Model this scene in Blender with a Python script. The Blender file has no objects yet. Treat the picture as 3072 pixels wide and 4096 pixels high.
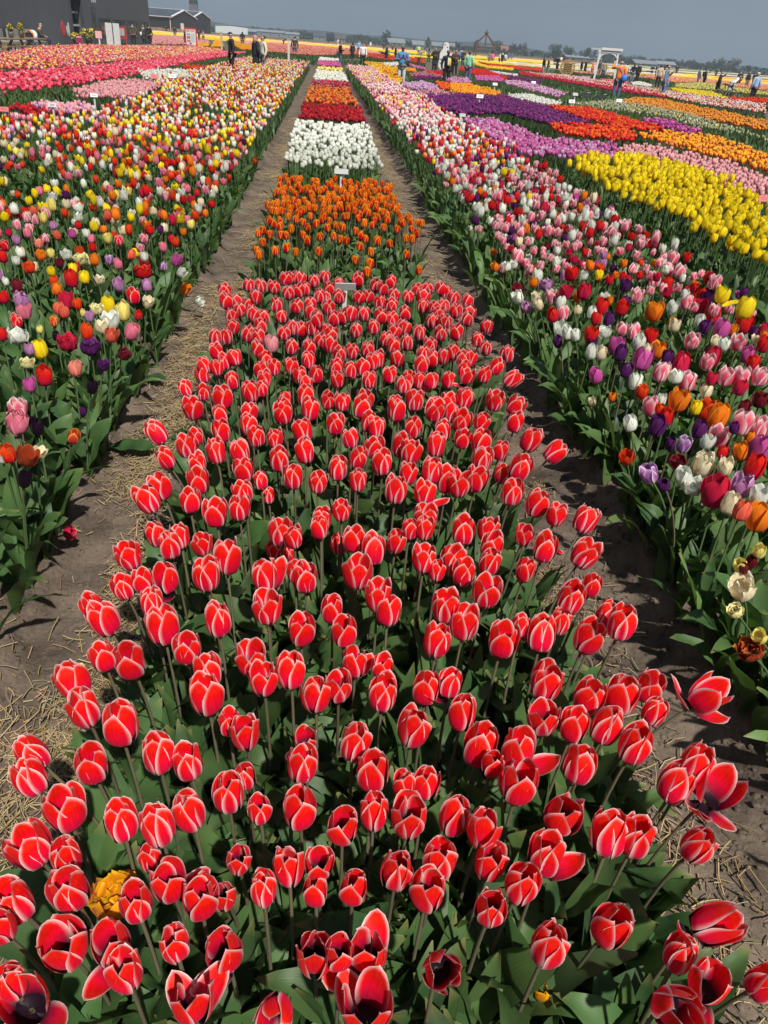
import bpy, math, random
import numpy as np
from mathutils import Matrix, Vector, Quaternion
R_ = math.radians
random.seed(11)
rng = np.random.default_rng(11)
scene = bpy.context.scene
# ---------------------------------------------------------------- camera
cam_d = bpy.data.cameras.new('camera'); cam_o = bpy.data.objects.new('camera', cam_d)
scene.collection.objects.link(cam_o); scene.camera = cam_o
cam_d.sensor_fit = 'VERTICAL'; cam_d.sensor_height = 36.0; cam_d.lens = 26.04
cam_d.clip_start = 0.02; cam_d.clip_end = 6000
CR = Matrix(((0.99574682, -0.01959683, -0.09002352), (-0.06539894, 0.53789969, -0.84046826), (0.06489414, 0.84278104, 0.53433029)))
cam_o.matrix_world = Matrix.Translation((0, 0, 1.75)) @ CR.to_4x4()
# ---------------------------------------------------------------- sky, sun, exposure
SUN_AZ, SUN_EL = R_(160.0), R_(53.0)          # azimuth clockwise from +Y (bed direction): sun behind and right of the camera
w = bpy.data.worlds.new('World'); scene.world = w; w.use_nodes = True
nt = w.node_tree; nt.nodes.clear()
wo = nt.nodes.new('ShaderNodeOutputWorld'); bg = nt.nodes.new('ShaderNodeBackground')
sk = nt.nodes.new('ShaderNodeTexSky'); sk.sky_type = 'NISHITA'; sk.sun_disc = False
sk.sun_elevation = SUN_EL; sk.sun_rotation = SUN_AZ
tc = nt.nodes.new('ShaderNodeTexCoord'); nz = nt.nodes.new('ShaderNodeTexNoise')
nz.inputs['Scale'].default_value = 3.4; nz.inputs['Detail'].default_value = 6
rp = nt.nodes.new('ShaderNodeValToRGB')
rp.color_ramp.elements[0].position = .3; rp.color_ramp.elements[0].color = (1.10, 1.48, 1.96, 1)
rp.color_ramp.elements[1].position = .75; rp.color_ramp.elements[1].color = (1.76, 2.18, 2.70, 1)
mx = nt.nodes.new('ShaderNodeMix'); mx.data_type = 'RGBA'; mx.inputs[0].default_value = .93   # thick slate cloud over the clear sky
nt.links.new(tc.outputs['Generated'], nz.inputs['Vector']); nt.links.new(nz.outputs['Fac'], rp.inputs[0])
nt.links.new(sk.outputs[0], mx.inputs[6]); nt.links.new(rp.outputs[0], mx.inputs[7])
nt.links.new(mx.outputs[2], bg.inputs[0]); bg.inputs[1].default_value = 0.1
nt.links.new(bg.outputs[0], wo.inputs[0])
sun_d = bpy.data.lights.new('sun', 'SUN'); sun_d.energy = 4.6; sun_d.angle = R_(1.4); sun_d.color = (1.0, .955, .88)
sun_o = bpy.data.objects.new('sun', sun_d); scene.collection.objects.link(sun_o)
sdir = Vector((math.sin(SUN_AZ) * math.cos(SUN_EL), math.cos(SUN_AZ) * math.cos(SUN_EL), math.sin(SUN_EL)))
sun_o.rotation_euler = sdir.to_track_quat('Z', 'Y').to_euler()
vs = scene.view_settings; vs.view_transform = 'Standard'; vs.look = 'None'; vs.exposure = 0.42; vs.gamma = 1.0; vs.use_curve_mapping = False
cy = scene.cycles; cy.use_denoising = True; cy.max_bounces = 6; cy.diffuse_bounces = 3; cy.glossy_bounces = 2
cy.transmission_bounces = 4; cy.transparent_max_bounces = 6; cy.volume_bounces = 0; cy.use_adaptive_sampling = True; cy.adaptive_threshold = 0.02
cy.sample_clamp_indirect = 4.0
# ---------------------------------------------------------------- helpers
COL = scene.collection
def link(o, parent=None):
    COL.objects.link(o)
    if parent is not None: o.parent = parent
    return o
def tag(o, label=None, cat=None, group=None, kind=None):
    if label: o['label'] = label
    if cat: o['category'] = cat
    if group: o['group'] = group
    if kind: o['kind'] = kind
    return o
def thing(name, label, cat, loc=(0, 0, 0), rz=0.0, group=None):
    o = bpy.data.objects.new(name, None); COL.objects.link(o)
    o.empty_display_size = .05
    o.location = loc; o.rotation_euler = (0, 0, rz)
    return tag(o, label, cat, group)
def pobj(name, me, parent=None, mw=None):
    o = bpy.data.objects.new(name, me); COL.objects.link(o)
    if parent is not None: o.parent = parent
    if mw is not None: o.matrix_local = mw
    return o
def quad_mesh(name, V, F, mats, mi=None, attrs=None, smooth=True):
    """V (n,3), F (m,4) -> mesh; attrs: dict name -> (kind, array per vertex)"""
    V = np.asarray(V, np.float32); F = np.asarray(F, np.int32)
    me = bpy.data.meshes.new(name)
    me.vertices.add(len(V)); me.vertices.foreach_set('co', V.ravel())
    me.loops.add(F.size); me.loops.foreach_set('vertex_index', F.ravel())
    me.polygons.add(len(F)); me.polygons.foreach_set('loop_start', np.arange(0, F.size, F.shape[1], dtype=np.int32))
    if mi is not None: me.polygons.foreach_set('material_index', np.asarray(mi, np.int32))
    me.polygons.foreach_set('use_smooth', np.full(len(F), smooth, dtype=bool))
    for m in (mats if isinstance(mats, (list, tuple)) else [mats]): me.materials.append(m)
    for k, (t, a) in (attrs or {}).items():
        at = me.attributes.new(k, t, 'POINT')
        at.data.foreach_set('color' if t == 'FLOAT_COLOR' else 'value', np.asarray(a, np.float32).ravel())
    me.update(calc_edges=True)
    return me
def mat_new(name):
    m = bpy.data.materials.new(name); m.use_nodes = True
    n = m.node_tree; return m, n, n.nodes['Principled BSDF'], n.nodes['Material Output']
def plain(name, c, rough=.6, noise=.12, scale=12.0, metal=0.0, bump=0.0):
    m, n, b, o = mat_new(name)
    t = n.nodes.new('ShaderNodeTexCoord'); z = n.nodes.new('ShaderNodeTexNoise'); z.inputs['Scale'].default_value = scale; z.inputs['Detail'].default_value = 5
    n.links.new(t.outputs['Object'], z.inputs['Vector'])
    r = n.nodes.new('ShaderNodeValToRGB')
    r.color_ramp.elements[0].position = .3; r.color_ramp.elements[1].position = .7
    r.color_ramp.elements[0].color = tuple(x * (1 - noise) for x in c) + (1,); r.color_ramp.elements[1].color = tuple(min(1, x * (1 + noise)) for x in c) + (1,)
    n.links.new(z.outputs['Fac'], r.inputs[0]); n.links.new(r.outputs[0], b.inputs['Base Color'])
    b.inputs['Roughness'].default_value = rough; b.inputs['Metallic'].default_value = metal
    if bump:
        bp = n.nodes.new('ShaderNodeBump'); bp.inputs['Strength'].default_value = bump; bp.inputs['Distance'].default_value = .02
        n.links.new(z.outputs['Fac'], bp.inputs['Height']); n.links.new(bp.outputs[0], b.inputs['Normal'])
    return m
_M = {}
def pm(name, c=None, **k):
    if name not in _M: _M[name] = plain(name, c, **k)
    return _M[name]
def box_arrays(boxes):
    V = []; F = []
    for (x0, x1, y0, y1, z0, z1) in boxes:
        b = len(V)
        V += [(x0, y0, z0), (x1, y0, z0), (x1, y1, z0), (x0, y1, z0), (x0, y0, z1), (x1, y0, z1), (x1, y1, z1), (x0, y1, z1)]
        F += [(b, b + 3, b + 2, b + 1), (b + 4, b + 5, b + 6, b + 7), (b, b + 1, b + 5, b + 4), (b + 1, b + 2, b + 6, b + 5), (b + 2, b + 3, b + 7, b + 6), (b + 3, b, b + 4, b + 7)]
    return V, F
def boxes(name, bl, m, parent=None, bevel=0.0):
    V, F = box_arrays(bl); me = quad_mesh(name, V, F, m, smooth=False)
    o = pobj(name, me, parent)
    if bevel:
        md = o.modifiers.new('bevel', 'BEVEL'); md.width = bevel; md.segments = 2
    return o
def poly_mesh(name, V, F, m, smooth=False):
    me = bpy.data.meshes.new(name); me.from_pydata([tuple(v) for v in V], [], F); me.materials.append(m)
    if smooth: me.polygons.foreach_set('use_smooth', [True] * len(me.polygons))
    me.update(); return me
def bar(name, p, q, r, m, parent=None, n=6):
    """straight round bar from p to q"""
    p = Vector(p); q = Vector(q); d = q - p; M = d.to_track_quat('Z', 'Y').to_matrix()
    V = []; F = []
    for k, e in enumerate((p, q)):
        for i in range(n):
            a = 2 * math.pi * i / n; V.append(e + M @ Vector((r * math.cos(a), r * math.sin(a), 0)))
    for i in range(n): j = (i + 1) % n; F.append((i, j, n + j, n + i))
    F += [tuple(range(n))[::-1], tuple(range(n, 2 * n))]
    return pobj(name, poly_mesh(name, V, F, m), parent)
def vnoise(x, y, seed=0):
    """smooth value noise on arrays"""
    xi = np.floor(x).astype(np.int64); yi = np.floor(y).astype(np.int64); fx = x - xi; fy = y - yi
    fx = fx * fx * (3 - 2 * fx); fy = fy * fy * (3 - 2 * fy)
    def h(a, b):
        v = np.sin(a * 127.1 + b * 311.7 + seed * 74.7) * 43758.5453
        return v - np.floor(v)
    return (h(xi, yi) * (1 - fx) + h(xi + 1, yi) * fx) * (1 - fy) + (h(xi, yi + 1) * (1 - fx) + h(xi + 1, yi + 1) * fx) * fy
def inpoly(P, x, y):
    ins = np.zeros(len(x), bool); n = len(P); j = n - 1
    for i in range(n):
        xi, yi = P[i]; xj, yj = P[j]
        c = ((yi > y) != (yj > y)) & (x < (xj - xi) * (y - yi) / (yj - yi + 1e-12) + xi)
        ins ^= c; j = i
    return ins
# ---------------------------------------------------------------- plant materials
def petal_material():
    m, n, b, out = mat_new('tulip_petal')
    N = n.nodes.new; L = n.links.new
    ca = N('ShaderNodeAttribute'); ca.attribute_name = 'ca'; cb = N('ShaderNodeAttribute'); cb.attribute_name = 'cb'; ed = N('ShaderNodeAttribute'); ed.attribute_name = 'edge'
    vv = N('ShaderNodeAttribute'); vv.attribute_name = 'vv'
    tcn = N('ShaderNodeTexCoord')
    nz = N('ShaderNodeTexNoise'); nz.inputs['Scale'].default_value = 160; nz.inputs['Detail'].default_value = 3
    mp = N('ShaderNodeMapping'); mp.inputs['Scale'].default_value = (1.6, 1.6, .25); L(tcn.outputs['Object'], mp.inputs[0]); L(mp.outputs[0], nz.inputs['Vector'])
    # mask of the margin: edge distance / width with a feathered limit
    dv = N('ShaderNodeMath'); dv.operation = 'DIVIDE'; L(ed.outputs['Fac'], dv.inputs[0]); L(ca.outputs['Alpha'], dv.inputs[1])
    sb = N('ShaderNodeMath'); sb.operation = 'SUBTRACT'; sb.inputs[1].default_value = .5; L(nz.outputs['Fac'], sb.inputs[0])
    ma = N('ShaderNodeMath'); ma.operation = 'MULTIPLY_ADD'; ma.inputs[1].default_value = .55; L(sb.outputs[0], ma.inputs[0]); L(dv.outputs[0], ma.inputs[2])
    mr = N('ShaderNodeMapRange'); mr.interpolation_type = 'SMOOTHSTEP'; mr.inputs['From Min'].default_value = .02; mr.inputs['From Max'].default_value = 1.0; mr.interpolation_type = 'LINEAR'
    mr.inputs['To Min'].default_value = 1; mr.inputs['To Max'].default_value = 0; L(ma.outputs[0], mr.inputs['Value'])
    pw = N('ShaderNodeMath'); pw.operation = 'POWER'; pw.inputs[1].default_value = 1.8; L(mr.outputs[0], pw.inputs[0])
    # the lower outside of a petal is a touch cooler in hue than its top
    lo = N('ShaderNodeMapRange'); lo.inputs['From Min'].default_value = .15; lo.inputs['From Max'].default_value = .75; lo.inputs['To Min'].default_value = .484; lo.inputs['To Max'].default_value = .502; L(vv.outputs['Fac'], lo.inputs['Value'])
    h0 = N('ShaderNodeHueSaturation'); L(lo.outputs[0], h0.inputs['Hue']); L(ca.outputs['Color'], h0.inputs['Color'])
    mix = N('ShaderNodeMix'); mix.data_type = 'RGBA'; L(pw.outputs[0], mix.inputs[0]); L(h0.outputs[0], mix.inputs[6]); L(cb.outputs['Color'], mix.inputs[7])
    # fine lengthwise veins and a per-flower shift
    hs = N('ShaderNodeHueSaturation'); oi = N('ShaderNodeObjectInfo')
    r1 = N('ShaderNodeMapRange'); r1.inputs['To Min'].default_value = .87; r1.inputs['To Max'].default_value = 1.1; L(oi.outputs['Random'], r1.inputs['Value'])
    v2 = N('ShaderNodeMath'); v2.operation = 'MULTIPLY_ADD'; v2.inputs[1].default_value = .75; L(sb.outputs[0], v2.inputs[0]); L(r1.outputs[0], v2.inputs[2])
    L(v2.outputs[0], hs.inputs['Value']); L(mix.outputs[2], hs.inputs['Color'])
    # dark blotch at the inner base of the petal
    gm = N('ShaderNodeNewGeometry')
    bl = N('ShaderNodeMapRange'); bl.inputs['From Min'].default_value = .18; bl.inputs['From Max'].default_value = .5; bl.inputs['To Min'].default_value = 1; bl.inputs['To Max'].default_value = 0; L(vv.outputs['Fac'], bl.inputs['Value'])
    bm = N('ShaderNodeMath'); bm.operation = 'MULTIPLY'; L(bl.outputs[0], bm.inputs[0]); L(gm.outputs['Backfacing'], bm.inputs[1])
    bm2 = N('ShaderNodeMath'); bm2.operation = 'MULTIPLY'; L(bm.outputs[0], bm2.inputs[0]); L(cb.outputs['Alpha'], bm2.inputs[1])
    m2 = N('ShaderNodeMix'); m2.data_type = 'RGBA'; L(bm2.outputs[0], m2.inputs[0]); L(hs.outputs[0], m2.inputs[6]); m2.inputs[7].default_value = (.012, .004, .01, 1)
    L(m2.outputs[2], b.inputs['Base Color']); b.inputs['Roughness'].default_value = .5; b.inputs['Specular IOR Level'].default_value = .22
    b.inputs['Sheen Weight'].default_value = .04; b.inputs['Sheen Roughness'].default_value = .4
    bp = N('ShaderNodeBump'); bp.inputs['Strength'].default_value = .22; bp.inputs['Distance'].default_value = .002; L(nz.outputs['Fac'], bp.inputs['Height']); L(bp.outputs[0], b.inputs['Normal'])
    tr = N('ShaderNodeBsdfTranslucent'); L(m2.outputs[2], tr.inputs['Color'])
    ms = N('ShaderNodeMixShader'); ms.inputs[0].default_value = .3; L(b.outputs[0], ms.inputs[1]); L(tr.outputs[0], ms.inputs[2]); L(ms.outputs[0], out.inputs['Surface'])
    return m
def leaf_material(name, c0, c1, trans=.24, rough=.48):
    m, n, b, out = mat_new(name)
    N = n.nodes.new; L = n.links.new
    ca = N('ShaderNodeAttribute'); ca.attribute_name = 'ca'
    tcn = N('ShaderNodeTexCoord'); nz = N('ShaderNodeTexNoise'); nz.inputs['Scale'].default_value = 9; nz.inputs['Detail'].default_value = 4
    L(tcn.outputs['Object'], nz.inputs['Vector'])
    ed = N('ShaderNodeAttribute'); ed.attribute_name = 'edge'
    wv = N('ShaderNodeMath'); wv.operation = 'SINE'; ml = N('ShaderNodeMath'); ml.operation = 'MULTIPLY'; ml.inputs[1].default_value = 46; L(ed.outputs['Fac'], ml.inputs[0]); L(ml.outputs[0], wv.inputs[0])
    oi = N('ShaderNodeObjectInfo')
    ad = N('ShaderNodeMath'); ad.operation = 'MULTIPLY_ADD'; ad.inputs[1].default_value = .5; L(oi.outputs['Random'], ad.inputs[0]); L(nz.outputs['Fac'], ad.inputs[2])
    ad2 = N('ShaderNodeMath'); ad2.operation = 'MULTIPLY_ADD'; ad2.inputs[1].default_value = .035; L(wv.outputs[0], ad2.inputs[0]); L(ad.outputs[0], ad2.inputs[2])
    r = N('ShaderNodeValToRGB'); r.color_ramp.elements[0].position = .35; r.color_ramp.elements[0].color = c0 + (1,); r.color_ramp.elements[1].position = 1.0; r.color_ramp.elements[1].color = c1 + (1,)
    L(ad2.outputs[0], r.inputs[0])
    mu = N('ShaderNodeMix'); mu.data_type = 'RGBA'; mu.blend_type = 'MULTIPLY'; mu.inputs[0].default_value = 1; L(r.outputs[0], mu.inputs[6]); L(ca.outputs['Color'], mu.inputs[7])
    vl = N('ShaderNodeAttribute'); vl.attribute_name = 'vv'; tp = N('ShaderNodeMapRange'); tp.inputs['From Min'].default_value = .90; tp.inputs['From Max'].default_value = 1.02; tp.inputs['To Max'].default_value = .6 if name == 'tulip_leaf' else 0; L(vl.outputs['Fac'], tp.inputs['Value'])
    my = N('ShaderNodeMix'); my.data_type = 'RGBA'; L(tp.outputs[0], my.inputs[0]); L(mu.outputs[2], my.inputs[6]); my.inputs[7].default_value = (.26, .22, .07, 1)
    L(my.outputs[2], b.inputs['Base Color']); b.inputs['Roughness'].default_value = rough; b.inputs['Specular IOR Level'].default_value = .26
    bp = N('ShaderNodeBump'); bp.inputs['Strength'].default_value = .06; bp.inputs['Distance'].default_value = .002; L(wv.outputs[0], bp.inputs['Height']); L(bp.outputs[0], b.inputs['Normal'])
    tr = N('ShaderNodeBsdfTranslucent'); mt = N('ShaderNodeMix'); mt.data_type = 'RGBA'; mt.blend_type = 'MULTIPLY'; mt.inputs[0].default_value = 1; L(mu.outputs[2], mt.inputs[6]); mt.inputs[7].default_value = (1.5, 1.7, .7, 1); L(mt.outputs[2], tr.inputs['Color'])
    ms = N('ShaderNodeMixShader'); ms.inputs[0].default_value = trans; L(b.outputs[0], ms.inputs[1]); L(tr.outputs[0], ms.inputs[2]); L(ms.outputs[0], out.inputs['Surface'])
    return m
PETAL = petal_material()
LEAF = leaf_material('tulip_leaf', (.023, .060, .020), (.084, .152, .044))
STEM = leaf_material('tulip_stem', (.75, .75, .75), (1.1, 1.1, 1.1), .08, .5)      # colour comes from the plant's own tint
PM = [PETAL, LEAF, STEM]
# ---------------------------------------------------------------- plant templates (dicts: V, F, edge, vv, role)
def grid_faces(nu, nv, flip=False):
    F = []
    for i in range(nv - 1):
        for j in range(nu - 1):
            a = i * nu + j; q = (a, a + 1, a + nu + 1, a + nu)
            F.append(q[::-1] if flip else q)
    return np.array(F, np.int32)
VK = [0, .15, .35, .6, .8, .93, 1]
def petal(nu=7, nv=9, L=.07, R=.030, W=.031, openness=0.0, outer=True, tip=1.0, seed=0, fringe=0.0, curl=.0035, pointed=0.0):
    r0 = np.random.default_rng(seed)
    v = np.linspace(0, 1, nv)
    v = v ** .9
    rc = np.interp(v, [0, .15, .35, .6, .85, 1], np.array([.16, .70, .98, 1.0, .84, .60]) * (1 - openness) + np.array([.12, .66, 1.02, 1.3, 1.62, 1.85]) * openness) * R
    rc = rc * (1.05 if outer else .92) + R * .10 * np.clip((v - .88) / .12, 0, 1) ** 2 * r0.uniform(-.6, 1.6)
    hh = np.interp(v, [0, .15, .35, .6, .85, 1], np.array([0, .055, .26, .56, .86, 1.0]) * (1 - openness * .25)) * L * (.95 if outer else 1.0) * r0.uniform(.96, 1.04)
    hw = np.interp(v, VK, [.24, .66, .98, 1.0, .76 - .22 * pointed, .42 - .22 * pointed, .03]) * W
    u = np.linspace(-1, 1, nu)
    U, Vv = np.meshgrid(u, v); HW = hw[:, None]
    rho = R * (1.02 + .5 * openness)
    s = U * HW; phi = s / rho
    X = rho * np.sin(phi); Y = rc[:, None] - rho * (1 - np.cos(phi)) * (1 - .25 * Vv)
    Zz = np.repeat(hh[:, None], nu, 1)
    lift = np.clip((np.abs(U) - .55) / .45, 0, 1) * np.clip((Vv - .3) / .5, 0, 1) * (1 - .6 * np.clip((Vv - .85) / .15, 0, 1))
    Y = Y + lift * curl
    Y = Y + .0016 * np.sin(Vv * 9 + r0.uniform(0, 6)) * U * np.clip(Vv * 1.5, 0, 1) - np.exp(-(U / .16) ** 2) * .0011 * Vv
    X = X + .0012 * r0.normal(0, 1) * Vv ** 2
    Zz = Zz - .0022 * np.abs(U) * r0.uniform(.2, 1) * Vv
    if fringe:
        em = np.clip((np.maximum(np.abs(U), Vv) - .72) / .28, 0, 1)
        Zz = Zz + em * r0.normal(0, fringe, U.shape); Y = Y + em * r0.normal(0, fringe, U.shape)
    P = np.stack([X, Y, Zz], -1).reshape(-1, 3)
    edge = np.minimum(HW * (1 - np.abs(U)), (1 - Vv) * L * .9).reshape(-1)
    return dict(V=P, F=grid_faces(nu, nv, True), edge=edge, vv=Vv.reshape(-1), role=np.zeros(len(P), np.int8))
def rotz(P, a):
    c, s = math.cos(a), math.sin(a); return P @ np.array([[c, s, 0], [-s, c, 0], [0, 0, 1]])
def rotx(P, a):
    c, s = math.cos(a), math.sin(a); return P @ np.array([[1, 0, 0], [0, c, s], [0, -s, c]])
def join(ts):
    off = 0; V = []; F = []; e = []; vv = []; ro = []
    for t in ts:
        V.append(t['V']); F.append(t['F'] + off); e.append(t['edge']); vv.append(t['vv']); ro.append(t['role']); off += len(t['V'])
    return dict(V=np.concatenate(V), F=np.concatenate(F), edge=np.concatenate(e), vv=np.concatenate(vv), role=np.concatenate(ro))
def xf(t, f):
    d = dict(t); d['V'] = f(t['V']); return d
def leaf(nu=3, nv=8, L=.27, W=.027, lean=.28, bend=1.0, twist=.3, wave=.004, fold=.35, seed=0):
    r0 = np.random.default_rng(seed); v = np.linspace(0, 1, nv)
    ang = lean + bend * v ** 1.6
    ds = L / (nv - 1); y = np.concatenate([[0], np.cumsum(np.sin(ang[:-1]) * ds)]) + .008; z = np.concatenate([[0], np.cumsum(np.cos(ang[:-1]) * ds)])
    hw = np.interp(v, [0, .12, .4, .65, .88, 1], [.45, .62, 1, .9, .45, .05]) * W
    u = np.linspace(-1, 1, nu); U, Vv = np.meshgrid(u, v); HW = hw[:, None]
    fo = fold * (1 - .5 * Vv) + .9 * np.clip(.25 - Vv, 0, 1)
    nx = np.zeros_like(U); ny = -np.cos(ang)[:, None] * 1.0; nzz = np.sin(ang)[:, None]
    up = np.abs(U) * HW * fo + wave * np.sin(Vv * 15 + r0.uniform(0, 6) + np.sign(U) * 1.2) * np.abs(U)
    tw = twist * Vv
    X = U * HW * np.cos(tw); off = U * HW * np.sin(tw) + up
    Y = y[:, None] + off * ny; Zz = z[:, None] + off * nzz
    P = np.stack([X, Y, Zz], -1).reshape(-1, 3)
    return dict(V=P, F=grid_faces(nu, nv), edge=U.reshape(-1) * 1.0, vv=Vv.reshape(-1), role=np.ones(len(P), np.int8))
def tube(pts, rad, n=5, role=2):
    pts = [Vector(p) for p in pts]; V = []; m = len(pts)
    for i, p in enumerate(pts):
        d = (pts[min(i + 1, m - 1)] - pts[max(i - 1, 0)]).normalized(); M = d.to_track_quat('Z', 'Y').to_matrix()
        r = rad[i] if hasattr(rad, '__len__') else rad
        for k in range(n):
            a = 2 * math.pi * k / n; V.append(tuple(p + M @ Vector((r * math.cos(a), r * math.sin(a), 0))))
    F = [(i * n + k, i * n + (k + 1) % n, (i + 1) * n + (k + 1) % n, (i + 1) * n + k) for i in range(m - 1) for k in range(n)]
    return dict(V=np.array(V), F=np.array(F, np.int32), edge=np.zeros(len(V)), vv=np.repeat(np.linspace(0, 1, m), n), role=np.full(len(V), role, np.int8))
def bloom(nu, nv, openness=0., seed=0, layers=1, fringe=0., pointed=0., L=.084, R=.029, W=.031, jitter=.06):
    r0 = np.random.default_rng(seed + 77); ts = []
    for lay in range(layers):
        for k in range(6):
            t = petal(nu, nv, openness=min(1, openness + r0.normal(0, .05)), outer=k % 2 == 0, seed=seed * 10 + k + lay * 50, fringe=fringe, pointed=pointed, L=L * (1 - .12 * lay), R=R * (1 - .28 * lay), W=W)
            a = k * math.pi / 3 + lay * .5 + r0.normal(0, .06); ti = r0.normal(0, jitter)
            ts.append(xf(t, lambda P, a=a, ti=ti: rotz(rotx(P, ti), a)))
    return join(ts)
def cup(cols=12, rows=((.0, .2), (.25, .9), (.6, 1.0), (1.0, .58)), L=.082, R=.028, openness=0.):
    V = []; e = []; vv = []; nr = len(rows)
    for (h, r) in rows:
        for k in range(cols):
            a = 2 * math.pi * k / cols; tip = (k % 2 == 0)
            hh = h * L * (1.0 if (h < .99 or tip) else .72); rr = r * R * (1 + (.05 if tip else -.05)) * (1 + openness * h * .9)
            V.append((rr * math.sin(a), rr * math.cos(a), hh)); e.append(0.0 if (h > .99 or not tip) and h > .2 else .016); vv.append(h)
    F = [(i * cols + k, i * cols + (k + 1) % cols, (i + 1) * cols + (k + 1) % cols, (i + 1) * cols + k) for i in range(nr - 1) for k in range(cols)]
    F = [f[::-1] for f in F]
    if True:   # closed crown
        b = (nr - 1) * cols; c = len(V); V.append((0, 0, L * .62)); e.append(.01); vv.append(.8)
        F += [(b + k, c, b + (k + 2) % cols, b + (k + 1) % cols) for k in range(0, cols, 2)]
    return dict(V=np.array(V), F=np.array(F, np.int32), edge=np.array(e), vv=np.array(vv), role=np.zeros(len(V), np.int8))
def stemT(h, r=.0035, n=4, rows=2): return tube([(0, 0, h * i / (rows - 1)) for i in range(rows)], r, n)
def plant(bl, h, leaves, stem):
    """bloom template lifted onto a stem with leaves, base at z=0; z of head stays a scale axis"""
    return join([xf(bl, lambda P: P + np.array([0, 0, h]))] + [stem] + leaves)
LEAFV = [leaf(3, 9, L=.25 + .05 * (i % 3), W=.024 + .006 * (i % 4), lean=.12 + .1 * (i % 3), bend=[.5, 1.0, 1.5, .8, 1.9, .35, 1.2, .7][i], twist=[.5, -.6, .3, -.2, .8, -.4, .1, -.9][i], wave=.003 + .0015 * (i % 3), fold=[.4, .3, .55, .25, .35, .5, .3, .45][i], seed=i) for i in range(8)]
LEAFB = [leaf(5, 11, L=.25 + .045 * (i % 3), W=.027 + .007 * (i % 4), lean=.12 + .1 * (i % 3), bend=[.5, 1.0, 1.5, .8, 1.9, .35, 1.2, .7][i], twist=[.5, -.6, .3, -.2, .8, -.4, .1, -.9][i], wave=.004 + .002 * (i % 3), fold=[.4, .3, .55, .25, .35, .5, .3, .45][i], seed=i) for i in range(8)]
LEAF_LO = [leaf(2, 4, L=.27, W=.022, lean=.15 + .12 * i, bend=.5 + .4 * i, twist=.4 * (-1) ** i, wave=0, fold=0, seed=i) for i in range(4)]
def rl(t, a): return xf(t, lambda P: rotz(P, a))
HI = [plant(bloom(4, 5, openness=o, seed=s, pointed=p), .40, [rl(LEAF_LO[s % 4], s), rl(LEAFV[s % 8], s + 2.2), rl(LEAFV[(s + 3) % 8], s + 4.1)], stemT(.405, .0034, 4, 3)) for s, (o, p) in enumerate([(0, 0), (.06, .3), (.12, .6), (0, .8), (.28, .4), (.55, 1), (.02, .2), (.4, .9)])]
HID = [plant(bloom(4, 5, openness=.3, seed=s + 30, layers=2, fringe=f), .40, [rl(LEAFV[s % 8], s), rl(LEAFV[(s + 3) % 8], s + 3)], stemT(.405, .0034, 4, 3)) for s, f in enumerate([.0, .003])]
MID = [plant(cup(12, openness=o), .40, [rl(LEAF_LO[s % 4], s), rl(LEAF_LO[(s + 1) % 4], s + 3)], stemT(.41, .0035, 3, 2)) for s, o in enumerate([0, .08, .2])]
LO = [plant(cup(6, ((.0, .3), (.45, 1.0), (1.0, .6)), openness=o), .40, [rl(leaf(2, 3, L=.3, W=.03, lean=.15, bend=.4, twist=.3, wave=0, fold=0, seed=s), s), rl(leaf(2, 3, L=.3, W=.03, lean=.25, bend=.6, twist=.3, wave=0, fold=0, seed=s), s + 2)], stemT(.41, .006, 3, 2)) for s, o in enumerate([0, .12])]
def merge(name, jobs, parent=None):
    """jobs: (template, loc(N,3), rz(N), sc(N,3), tiltx(N), ca(N,4), cb(N,4), leafca(N,4), stemca(N,4)) -> one mesh object"""
    Vs = []; Fs = []; A = []; Bc = []; E = []; W_ = []; MI = []; off = 0
    for t, loc, rz, sc, tx, ca, cb, lc, sc2 in jobs:
        N = len(loc)
        if N == 0: continue
        P = t['V'][None] * sc[:, None, :]
        y = P[..., 1] * np.cos(tx)[:, None] - P[..., 2] * np.sin(tx)[:, None]; z = P[..., 1] * np.sin(tx)[:, None] + P[..., 2] * np.cos(tx)[:, None]; x = P[..., 0]
        c = np.cos(rz)[:, None]; s = np.sin(rz)[:, None]
        Q = np.stack([x * c - y * s, x * s + y * c, z], -1) + loc[:, None, :]
        n = len(t['V']); Vs.append(Q.reshape(-1, 3)); Fs.append((t['F'][None] + (np.arange(N) * n)[:, None, None]).reshape(-1, 4) + off)
        ro = t['role']
        cA = np.where((ro == 0)[None, :, None], ca[:, None, :], np.where((ro == 1)[None, :, None], lc[:, None, :], sc2[:, None, :]))
        A.append(cA.reshape(-1, 4)); Bc.append(np.repeat(cb, n, 0)); E.append(np.tile(t['edge'], N)); W_.append(np.tile(t['vv'], N))
        MI.append(np.tile(ro[t['F'][:, 0]], N)); off += n * N
    if not Vs: return None
    me = quad_mesh(name, np.concatenate(Vs), np.concatenate(Fs), PM, np.concatenate(MI), dict(ca=('FLOAT_COLOR', np.concatenate(A)), cb=('FLOAT_COLOR', np.concatenate(Bc)), edge=('FLOAT', np.concatenate(E)), vv=('FLOAT', np.concatenate(W_))))
    return pobj(name, me, parent)
def part_mesh(name, t, ca, cb=(0, 0, 0, 0)):
    n = len(t['V'])
    return quad_mesh(name, t['V'], t['F'], PM, t['role'][t['F'][:, 0]], dict(ca=('FLOAT_COLOR', np.tile(ca, (n, 1))), cb=('FLOAT_COLOR', np.tile(cb, (n, 1))), edge=('FLOAT', t['edge']), vv=('FLOAT', t['vv'])))
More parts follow.
